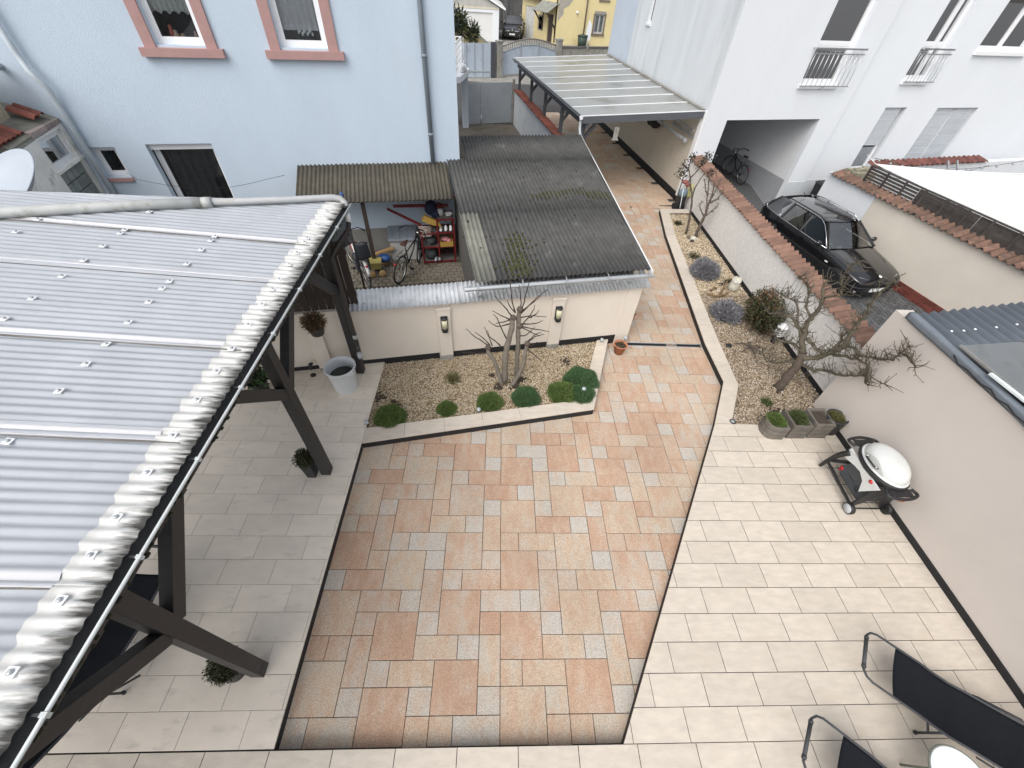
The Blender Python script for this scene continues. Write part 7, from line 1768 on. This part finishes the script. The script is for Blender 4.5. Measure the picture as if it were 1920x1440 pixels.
mat('box_yellow', (.38, .24, .05), .6, .1, 6); mat('box_pink', (.42, .16, .18), .7, .2, 12); mat('box_blue', (.02, .07, .22), .5); mat('cloth_navy', (.012, .016, .04), .9, .3, 10); mat('cord_pale', (.45, .36, .32), .8); mat('box_lid', (.20, .225, .26), .6, .1, 4)
def item(nm, lab, cat, shape, m_, **k):
    b = MB(); shape(b); return b.build(nm, m_, label=lab, cat=cat, **k)
item('yellow_crate', 'yellow plastic crate on the middle level of the red shelf', 'crate', lambda b: (sbox(b, -3.58, -3.26, 3.70, 4.05, .305, .32), sbox(b, -3.58, -3.56, 3.70, 4.05, .32, .43), sbox(b, -3.28, -3.26, 3.70, 4.05, .32, .43), sbox(b, -3.56, -3.28, 3.70, 3.72, .32, .43), sbox(b, -3.56, -3.28, 4.03, 4.05, .32, .43)), M['box_yellow'])
item('pink_bundle', 'pink cloth bundle lying in the yellow crate', 'bundle', lambda b: (b.ball(S(-3.44, 3.86, .44), (.12, .11, .06), 12), b.ball(S(-3.36, 3.80, .42), (.07, .07, .05), 10)), M['box_pink'])
for k in range(3):
    item('white_shoe', ('first', 'middle', 'last')[k]+' of three white shoes in a row on the upper shelf level', 'shoe', lambda b, k=k: (b.ball(S(-3.53+.12*k, 3.80, .72), (.04, .10, .035), 10), b.ball(S(-3.53+.12*k, 3.85, .75), (.037, .05, .045), 10)), M['white_plastic'], group='shoes on the red shelf')
item('jar', 'pale grey jar on top of the red shelf', 'jar', lambda b: b.lathe([(.06, 0), (.075, .05), (.07, .14), (.05, .16)], S(-3.5, 3.95, 1.005), 14), M['grey_pvc'])
item('bowl', 'white bowl on top of the red shelf', 'bowl', lambda b: b.lathe([(.04, 0), (.10, .06), (.095, .06), (.03, .01)], S(-3.32, 3.9, 1.005), 16), M['white_plastic'])
item('toy_ride_on', 'yellow plastic ride-on toy lying on the red shelf top', 'toy', lambda b: (b.extr([S(-3.98, 3.8, .95), S(-3.9, 3.8, 1.08), S(-3.55, 3.72, .92), S(-3.52, 3.72, .80), S(-3.62, 3.74, .84), S(-3.75, 3.76, .86)], NS*.10)), M['box_yellow'])
item('cloth_heap', 'navy cloth heap hanging over the top of the red shelf', 'cloth', lambda b: (b.ball(S(-3.72, 4.05, 1.15), (.16, .14, .18), 14), b.ball(S(-3.6, 4.0, 1.02), (.15, .12, .14), 12)), M['cloth_navy'])
item('red_bucket', 'red bucket beside the navy cloth on the shelf', 'bucket', lambda b: b.lathe([(.09, 0), (.12, .2), (.125, .2), (.11, .18)], S(-3.52, 4.08, 1.0), 16), mat('bucket_red', (.30, .03, .015), .5))
item('cord_tangle', 'tangle of pale cord hanging beside the black bicycle handlebar', 'cord', lambda b: [b.tube([S(-3.95+.14*math.cos(a*2.3+k)+.02*k, 3.72+.02*math.sin(a*5), .72+.13*math.sin(a+k)) for a in [i*.5 for i in range(14)]], .008, 5) for k in range(4)], M['cord_pale'])
item('dark_bag', 'dark bag on the floor of the red shelf', 'bag', lambda b: (b.ball(S(-3.82, 3.92, .05), (.16, .16, .18), 12), b.ball(S(-3.8, 3.88, .42), (.14, .14, .12), 12)), M['cabin'])
item('shoe_pair', 'pale shoes on the lowest level of the red shelf', 'shoes', lambda b: (b.ball(S(-3.72, 3.72, -.03), (.04, .10, .04), 10), b.ball(S(-3.62, 3.74, -.03), (.04, .10, .04), 10)), M['pad_grey'])
t = thing('storage_box', 'grey lidded garden storage box behind the black bicycle', 'box', S(-4.5, 4.25, ZP))
b = MB(); sbox(b, -4.82, -4.15, 3.98, 4.50, ZP, .40); b.build('body', mat('box_cream', (.42, .42, .40), .7, .1, 4), t)
b = MB(); b.hexa([S(-4.86, 3.93, .40), S(-4.11, 3.93, .40), S(-4.11, 4.53, .46), S(-4.86, 4.53, .46)], [S(-4.84, 3.95, .45), S(-4.13, 3.95, .45), S(-4.13, 4.52, .53), S(-4.84, 4.52, .53)]); b.build('lid', M['box_lid'], t)
for k in range(4):
    b = MB(); b.bar(S(-4.75+k*.17, 3.97, .456), S(-4.75+k*.17, 4.5, .533), .03, .012); b.build('lid_rib', M['box_lid'], t)
t = thing('toy_trolley', 'yellow toy trolley with wooden wheels between the two bicycles', 'toy', S(-5.2, 3.45, ZP))
b = MB(); b.hexa([S(-5.32, 3.32, .02), S(-5.08, 3.32, .02), S(-5.08, 3.55, .02), S(-5.32, 3.55, .02)], [S(-5.35, 3.28, .20), S(-5.05, 3.28, .20), S(-5.05, 3.58, .20), S(-5.35, 3.58, .20)]); b.build('tub', mat('toy_yellow', (.36, .30, .10), .6), t)
for s_, tt in ((-5.30, 3.22), (-5.06, 3.24), (-5.0, 3.75)):
    b = MB(); b.lathe([(.085, -.02), (.085, .02), (.03, .025)], S(s_, tt, ZP+.085), 20, 0, Matrix.Rotation(AS, 4, 'Z') @ Matrix.Rotation(math.pi/2, 4, 'X')); b.build('wheel', mat('toy_wood', (.42, .27, .12), .7) if 'toy_wood' not in M else M['toy_wood'], t)
b = MB(); b.ball(S(-5.0, 3.7, .10), (.17, .13, .10), 14); b.build('blue_hood', M['box_blue'], t)
b = MB(); b.bar(S(-5.2, 3.8, .16), S(-4.75, 3.95, .22), .10, .05); b.build('plank', M['toy_wood'], t)
# trampoline posts and net behind the pergola roof
t = thing('trampoline_net', 'dark trampoline net with blue capped poles behind the pergola roof', 'trampoline', S(-5.7, 1.9, ZP))
for s_, tt, zt in ((-6.42, 1.5, 2.28), (-5.32, 1.75, 2.46)):
    b = MB(); b.tube([S(s_, tt, ZP), S(s_, tt, zt-.05)], .022, 8); b.build('pole', M['dark_plastic'], t)
    b = MB(); b.lathe([(.035, 0), (.035, .05), (.02, .08), (.0, .085)], S(s_, tt, zt-.06), 12); b.build('pole_cap', M['box_blue'], t)
b = MB(); b.grid(lambda u, v: S(-6.42+1.1*u, 1.5+.25*u, 2.22-.10*math.sin(u*math.pi)+.12*u-v*.8), 12, 4); o = b.build('net', mat('net_dark', (.05, .055, .06), .9, alpha=.75), t); o.modifiers.new('Solid', 'SOLIDIFY').thickness = .004
b = MB(); b.tube([WH.P(-7.0, .05, 1.95)]+[WH.P(-7.0+i*.25, .25+.02*i, 1.95-.25*math.sin(i/12*math.pi)) for i in range(1, 12)]+[WH.P(-3.9, .3, 1.9)], .004, 5); b.build('clothes_line', M['matt_black'], label='thin dark line strung along the blue house wall', cat='line')

# ------------------------------------------------------------------ small garden things
mat('solar_ball', (.32, .36, .38), .12, .15, 20, spec=.8, coat=.8)
for k, (x, y, z, lab) in enumerate(((1.64, 5.02, .16, 'small glass solar ball on the merged cushion plants'), (-2.08, 4.26, .05, 'small glass solar ball at the left kerb end of the gravel bed'), (-.24, 4.60, .03, 'small glass solar ball beside the middle cushion plant'), (2.24, 6.52, .06, 'small glass solar ball at the wall foot near the terracotta pot'), (2.74, 6.56, .10, 'small glass solar ball on the wall end by the drain'))):
    t = thing('solar_ball', lab, 'solar light', (x, y, z-.15), 0, 'solar balls in the beds')
    b = MB(); b.ball((x, y, z), .042, 14); b.build('globe', M['solar_ball'], t)
    b = MB(); b.tube([(x, y, z-.2), (x, y, z-.03)], .008, 6); b.build('stake', M['dark_plastic'], t)
t = thing('ground_spot', 'small round solar spot at the kerb corner of the long bed', 'solar light', (4.22, 4.40, 0))
b = MB(); b.lathe([(.05, -.04), (.055, .0), (.05, .012)], (4.245, 4.46, .0), 18); b.build('housing', M['dark_plastic'], t); b = MB(); b.lathe([(.043, 0), (.0, .004)], (4.245, 4.46, .0125), 18); b.build('lens', M['solar_ball'], t)
t = thing('owl_figure', 'cream owl figure standing in the long bed against the wall', 'figurine', (5.93, 8.72, -.05))
mat('owl_cream', (.52, .50, .42), .8, .2, 18, .3, 60)
b = MB(); b.lathe([(.09, 0), (.125, .05), (.13, .14), (.105, .22), (.115, .28), (.10, .34), (.0, .36)], (5.93, 8.72, -.05), 18); b.build('body', M['owl_cream'], t)
for s_ in (-1, 1):
    b = MB(); b.lathe([(.03, 0), (.022, .03), (0, .055)], (5.93+.06*s_, 8.70, .29), 8); b.build('ear_tuft', M['owl_cream'], t)
    b = MB(); b.ball((5.93+.045*s_-.03, 8.615, .235), (.026, .014, .026), 10); b.build('eye', M['white_plastic'], t)
t = thing('driftwood', 'forked piece of driftwood lying between the lavender mounds', 'driftwood', (5.45, 8.5, -.05))
b = MB(); limb(b, [(5.2, 8.45, -.03), (5.4, 8.38, -.01), (5.6, 8.42, .0), (5.72, 8.5, .03)], .035, .02, 7, .008, rng); limb(b, [(5.50, 8.45, .0), (5.56, 8.50, .15), (5.62, 8.60, .27)], .03, .015, 7, .006, rng); b.build('branch', mat('driftwood', (.17, .11, .055), .9, .3, 12), t)
b = MB(); limb(b, [(5.33, 8.6, -.02), (5.42, 8.66, .03), (5.5, 8.7, .0)], .03, .02, 7, .006, rng); b.build('branch', M['driftwood'], t)
t = thing('metal_star', 'dark star shaped root ornament lying in the brown gravel', 'ornament', (5.41, 6.45, -.03))
for a, L_ in ((.2, .26), (1.3, .22), (2.5, .28), (3.6, .24), (4.7, .30), (5.5, .26)):
    b = MB(); b.tube([(5.41, 6.45, .04), (5.41+L_*.6*math.cos(a), 6.45+L_*.6*math.sin(a), .05), (5.41+L_*math.cos(a), 6.45+L_*math.sin(a), -.03)], [.022, .016, .010], 6); b.build('arm', M['bark_brown'], t)
item('black_puck', 'small black disc in the gravel beside the star ornament', 'disc', lambda b: b.lathe([(.06, 0), (.065, .02), (.05, .035)], (5.0, 6.55, -.04), 14), M['dark_plastic'])
t = thing('lantern', 'white hexagonal lantern standing by the white wall behind the pruned tree', 'lantern', (6.05, 6.72, -.05))
b = MB(); b.lathe([(.11, 0), (.11, .03)], (6.05, 6.72, .18), 6, 0, None, False); b.build('base', M['white_plastic'], t)
for k in range(6):
    a = math.pi/3*k; b = MB(); b.bar((6.05+.095*math.cos(a), 6.72+.095*math.sin(a), .20), (6.05+.095*math.cos(a), 6.72+.095*math.sin(a), .38), .014, .014); b.build('bar', M['white_plastic'], t)
b = MB(); b.lathe([(.12, 0), (.115, .02), (.05, .07), (.0, .08)], (6.05, 6.72, .38), 6, 0, None, False); b.build('roof', M['white_plastic'], t)
b = MB(); b.lathe([(.05, -.25), (.05, .18)], (6.05, 6.72, .0), 10); b.build('stand', M['dark_plastic'], t)
for k, (x, y, r_, m_) in enumerate(((5.78, 11.32, .10, 'owl_cream'), (5.66, 11.40, .07, 'planter_grey'), (5.70, 11.18, .06, 'soil'))):
    item('field_stone', ('pale round stone', 'grey stone', 'flat dark stone')[k]+' at the foot of the spur pruned tree', 'stone', lambda b, x=x, y=y, r_=r_: b.ball((x, y, -.02), (r_, r_*.8, r_*.7), 10), M[m_])
# pressure washer with hose by the driveway wall
t = thing('pressure_washer', 'black and blue pressure washer with coiled yellow hose at the driveway wall', 'washer', (6.05, 13.62, ZP))
b = MB(); b.box((6.03, 13.62, .16), (.26, .24, .46)); b.build('body', M['dark_plastic'], t, bevel=.04)
b = MB(); b.ball((6.0, 13.54, .42), (.15, .12, .14), 14); b.build('motor_hood', mat('washer_blue', (.14, .19, .23), .5), t)
b = MB(); b.tube([(5.92, 13.72, .1), (5.92, 13.72, .85), (6.14, 13.72, .85), (6.14, 13.72, .1)], .015, 8); b.build('handle', M['dark_plastic'], t)
for s_ in (-1, 1):
    b = MB(); b.lathe([(.10, -.025), (.10, .025)], (6.03+.15*s_, 13.66, ZP+.10), 18, 0, Matrix.Rotation(math.pi/2, 4, 'Y')); b.build('wheel', M['rubber'], t)
b = MB()
for k in range(5): b.tube([(6.16+.012*k, 13.5+.10*math.cos(a), .52+.20*math.sin(a)) for a in [2*math.pi*i/20 for i in range(20)]], .012, 6, closed=True)
b.build('hose', mat('hose_yellow', (.42, .40, .18), .6), t)
b = MB(); b.tube([(5.92, 13.44, .60), (6.0, 13.40, .0), (6.04, 13.42, -.10)], .010, 6); b.build('lance', M['white_plastic'], t)
item('red_cloth', 'reddish cloth on top of the pressure washer', 'cloth', lambda b: (b.ball((6.02, 13.72, .70), (.11, .09, .06), 10), b.ball((6.1, 13.65, .64), (.08, .07, .06), 10)), mat('cloth_red', (.24, .08, .075), .9, .3, 9))
# wall lanterns on the shed, seen past the verge
for k, tt in enumerate((1.55, 3.75)):
    p = S(.13+.06*tt, tt, 1.28)
    t = thing('wall_lantern', ('nearer', 'farther')[k]+' black wall lantern on the driveway side of the bike shed', 'lantern', p, 0, 'black lanterns on the shed wall')
    b = MB(); b.lathe([(.03, -.06), (.07, .0), (.085, .13)], p, 6, 0, None, False); b.build('glass', M['glass_dark'], t)
    b = MB(); b.lathe([(.10, 0), (.06, .05), (.02, .08), (.012, .14)], p+Vector((0, 0, .13)), 6, 0, None, False); b.build('roof', M['black_metal'], t)
    b = MB(); b.tube([p+Vector((0, 0, -.05)), p-ES*.06+Vector((0, 0, -.12)), p-ES*.20+Vector((0, 0, -.05))], .012, 6); b.build('arm', M['black_metal'], t)
    for i in range(6):
        a = math.pi/3*i; b = MB(); b.bar(p+Vector((.03*math.cos(a), .03*math.sin(a), -.06)), p+Vector((.085*math.cos(a), .085*math.sin(a), .13)), .008, .008); b.build('bar', M['black_metal'], t)
# things hung on the driveway wall under the carport
item('ladder', 'aluminium ladder hanging on the driveway wall under the carport', 'ladder', lambda b: ([b.bar(WS.P(.25+0, .06+.05*i, 1.75+.18*i), WS.P(1.9, .06+.05*i, 1.75+.18*i), .03, .07) for i in (0, 1)], [b.bar(WS.P(.4+.28*k, .06, 1.75), WS.P(.4+.28*k, .11, 1.93), .025, .025) for k in range(6)]), M['zinc'])
item('drain_pipe', 'grey plastic pipe stored along the driveway wall under the carport', 'pipe', lambda b: (b.tube([WS.P(.45, .20, 1.62), WS.P(2.6, .20, 1.62)], .055, 14), b.tube([WS.P(.42, .20, 1.62), WS.P(.52, .20, 1.62)], .065, 14)), M['grey_pvc'])
for k in range(2):
    t = thing('car_tyre', ('front', 'rear')[k]+' black tyre hanging on the wall under the carport roof', 'tyre', WS.P(2.9+.35*k, .16, 1.60), 0, 'tyres hung under the carport')
    Mx = Matrix.Rotation(R(98), 4, 'Z') @ Matrix.Rotation(math.pi/2, 4, 'X')
    b = MB(); b.lathe([(.19, -.09), (.29, -.095), (.31, -.07), (.31, .07), (.29, .095), (.19, .09)], WS.P(2.9+.35*k, .14, 1.62), 26, 0, Mx); b.build('tyre', M['rubber'], t)
    b = MB(); b.lathe([(.19, -.07), (.18, .05), (.05, .07), (.0, .07)], WS.P(2.9+.35*k, .14, 1.62), 20, 0, Mx); b.build('rim', M['black_metal'], t)
item('sign_bracket', 'rusty hanging frame below the front beam of the carport', 'frame', lambda b: (b.bar((3.55, 14.03, 2.05), (3.55, 14.03, 1.72), .14, .02), b.bar((3.55, 14.02, 1.74), (3.55, 14.02, 1.70), .20, .03)), M['concrete_old'])
item('wheelie_bin', 'black wheelie bin behind the white end of the court wall', 'bin', lambda b: (b.hexa([(11.57, 14.8, ZC), (11.97, 14.9, ZC), (11.87, 15.3, ZC), (11.47, 15.2, ZC)], [(11.51, 14.7, .36), (12.03, 14.82, .36), (11.91, 15.34, .36), (11.41, 15.24, .36)]), b.hexa([(11.48, 14.66, .365), (12.06, 14.79, .365), (11.93, 15.37, .365), (11.38, 15.27, .365)], [(11.55, 14.75, .43), (11.99, 14.86, .43), (11.89, 15.32, .43), (11.45, 15.21, .43)])), M['dark_plastic'])

# ------------------------------------------------------------------ neighbouring garden on the right: sail, wall, lights
b = MB(); b.prism([(13.15, 4), (30, 4), (30, 20), (11.0, 16)], -.99, -.86); b.build('neighbour_yard', M['concrete_old'], kind='structure')
nw = thing('neighbour_wall', 'white painted brick wall with dark red tile coping below the white house', 'wall', (15, 15.5, -.8))
n0, n1 = Vector((12.75, 14.9, 0)), Vector((20.5, 16.8, 0)); nd = (n1-n0).normalized(); na = math.atan2(nd.y, nd.x)
c_ = (n0+n1)/2; b = MB(); b.box((c_.x, c_.y, .12), ((n1-n0).length, .24, 1.84), na); b.build('wall', mat('white_brick', (.60, .62, .64), .9, .1, 6, .8, 24, stains=((.42, .42, .42), 3, .58, .5)), nw)
tm4 = wave_tile('coping_tile', .24, .40, .07, mat('tile_dark_red', (.13, .05, .04), .85, .35, 8, .3, 50, rnd=.25), .014, .03)
for k in range(22):
    p = n0+nd*(.12+k*.24); link('coping_tile', tm4, nw, WM[nw.name].inverted() @ Vector((p.x, p.y, 1.10)), (0, rng.gauss(0, .02), na+math.pi/2))
b = MB(); b.box((13.55, 15.15, .98), (.02, .5, .4), na); b.build('old_pier', M['mossy_concrete'], nw)
t = thing('old_pier', 'crumbling mossy masonry pier at the end of the slat fence', 'pier', (12.0, 14.3, -.8))
b = MB(); b.prism([(11.75, 14.05), (12.5, 14.2), (12.4, 14.7), (11.65, 14.55)], -.9, 1.08); b.build('masonry', mat('mossy_masonry', (.27, .25, .19), .95, .35, 5, .8, 25, stains=((.10, .095, .06), 4, .5, .7)), t)
for k in range(5):
    b = MB(); b.box((11.85+.12*k, 14.25+.06*k, 1.11+.02*(k % 2)), (.20, .17, .08), .4*k); b.build('loose_stone', M['mossy_masonry'], t)
sl = thing('shade_sail', 'large white triangular shade sail over the neighbouring garden', 'sail', (13, 11, 1.4))
A_, B_, C_ = Vector((11.45, 13.25, 1.62)), Vector((12.6, 7.6, 1.35)), Vector((17.8, 13.4, 1.55))
def sail(u, v):
    p = A_.lerp(B_, u).lerp(A_.lerp(C_, u), v)
    q = p.copy(); e = (1-u)*u; m_ = u*v*(1-v)
    # edges curve inwards, body sags a little
    cen = (A_+B_+C_)/3
    k1 = 4*u*(1-u)*(abs(2*v-1)**3)*.10; k2 = 4*v*(1-v)*u**6*.06
    q = q.lerp(cen, k1+k2); q.z -= .22*math.sin(math.pi*u)*math.sin(math.pi*v)*u
    return q
b = MB(); b.grid(sail, 30, 24); o = b.build('cloth', sheet_mat('sail_cloth', (.80, .80, .78), (.75, .74, .68), .25, .8, .03, 2), sl); o.modifiers.new('Solid', 'SOLIDIFY').thickness = .003
b = MB(); b.tube([sail(i/20, 0) for i in range(21)], .012, 5); b.tube([sail(i/20, 1) for i in range(21)], .012, 5); b.build('edge_cord', M['white_plastic'], sl)
b = MB(); b.tube([A_, A_+Vector((-.15, .35, .15))], .01, 5); b.build('rope', M['white_plastic'], sl)
for i, (p, q) in enumerate((((12.6, 14.8, 1.35), (17.5, 14.2, 1.75)), ((12.6, 14.6, .95), (17.2, 15.2, 1.2)))):
    p, q = Vector(p), Vector(q)
    t = thing('string_lights', ('upper', 'lower')[i]+' string of small bulbs over the neighbouring garden', 'string lights', p)
    P = [p.lerp(q, k/24)-Vector((0, 0, .35*math.sin(math.pi*k/24))) for k in range(25)]
    b = MB(); b.tube(P, .007, 5); b.build('cable', M['matt_black'], t)
    for k in range(1, 24, 2):
        b = MB(); b.lathe([(.012, 0), (.03, -.03), (.03, -.06), (.0, -.085)], P[k], 8); b.build('bulb', M['solar_ball'], t)
t = thing('garden_ladder', 'grey metal ladder leaning in the neighbouring garden', 'ladder', (15.4, 14.2, -.78))
for s_ in (0, .4):
    b = MB(); b.bar((15.0+s_, 13.2+s_*.2, .2), (15.6+s_, 15.2+s_*.2, 1.25), .04, .06); b.build('stile', M['zinc'], t)
for k in range(6):
    u = k/6+.05; b = MB(); b.bar((15.0+.6*u, 13.2+2*u, .2+1.05*u), (15.4+.6*u, 13.28+2*u, .2+1.05*u), .03, .03); b.build('rung', M['zinc'], t)
# yucca and shrubs by the porch and stair wall
t = thing('potted_yucca', 'dark leafy plants beside the stair wall across the lane', 'plant', (-3.0, 39.4, -.15))
leaf_obj('foliage', [blades((-3.2, 39.6, 1.75), (.75, .6, .85), 500, .45, .10, 201, .6, .2, False, .6), blades((-2.1, 39.7, 1.2), (.45, .4, .6), 300, .4, .09, 202, .6, .2, False, .6)], leaf_mat('yucca', [(.03, .045, .03), (.05, .065, .035), (.02, .03, .02), (.10, .11, .04)]), t)
b = MB(); b.tube([(-3.2, 39.6, -.15), (-3.2, 39.6, 1.4)], .07, 8); b.build('stem', M['bark_brown'], t)
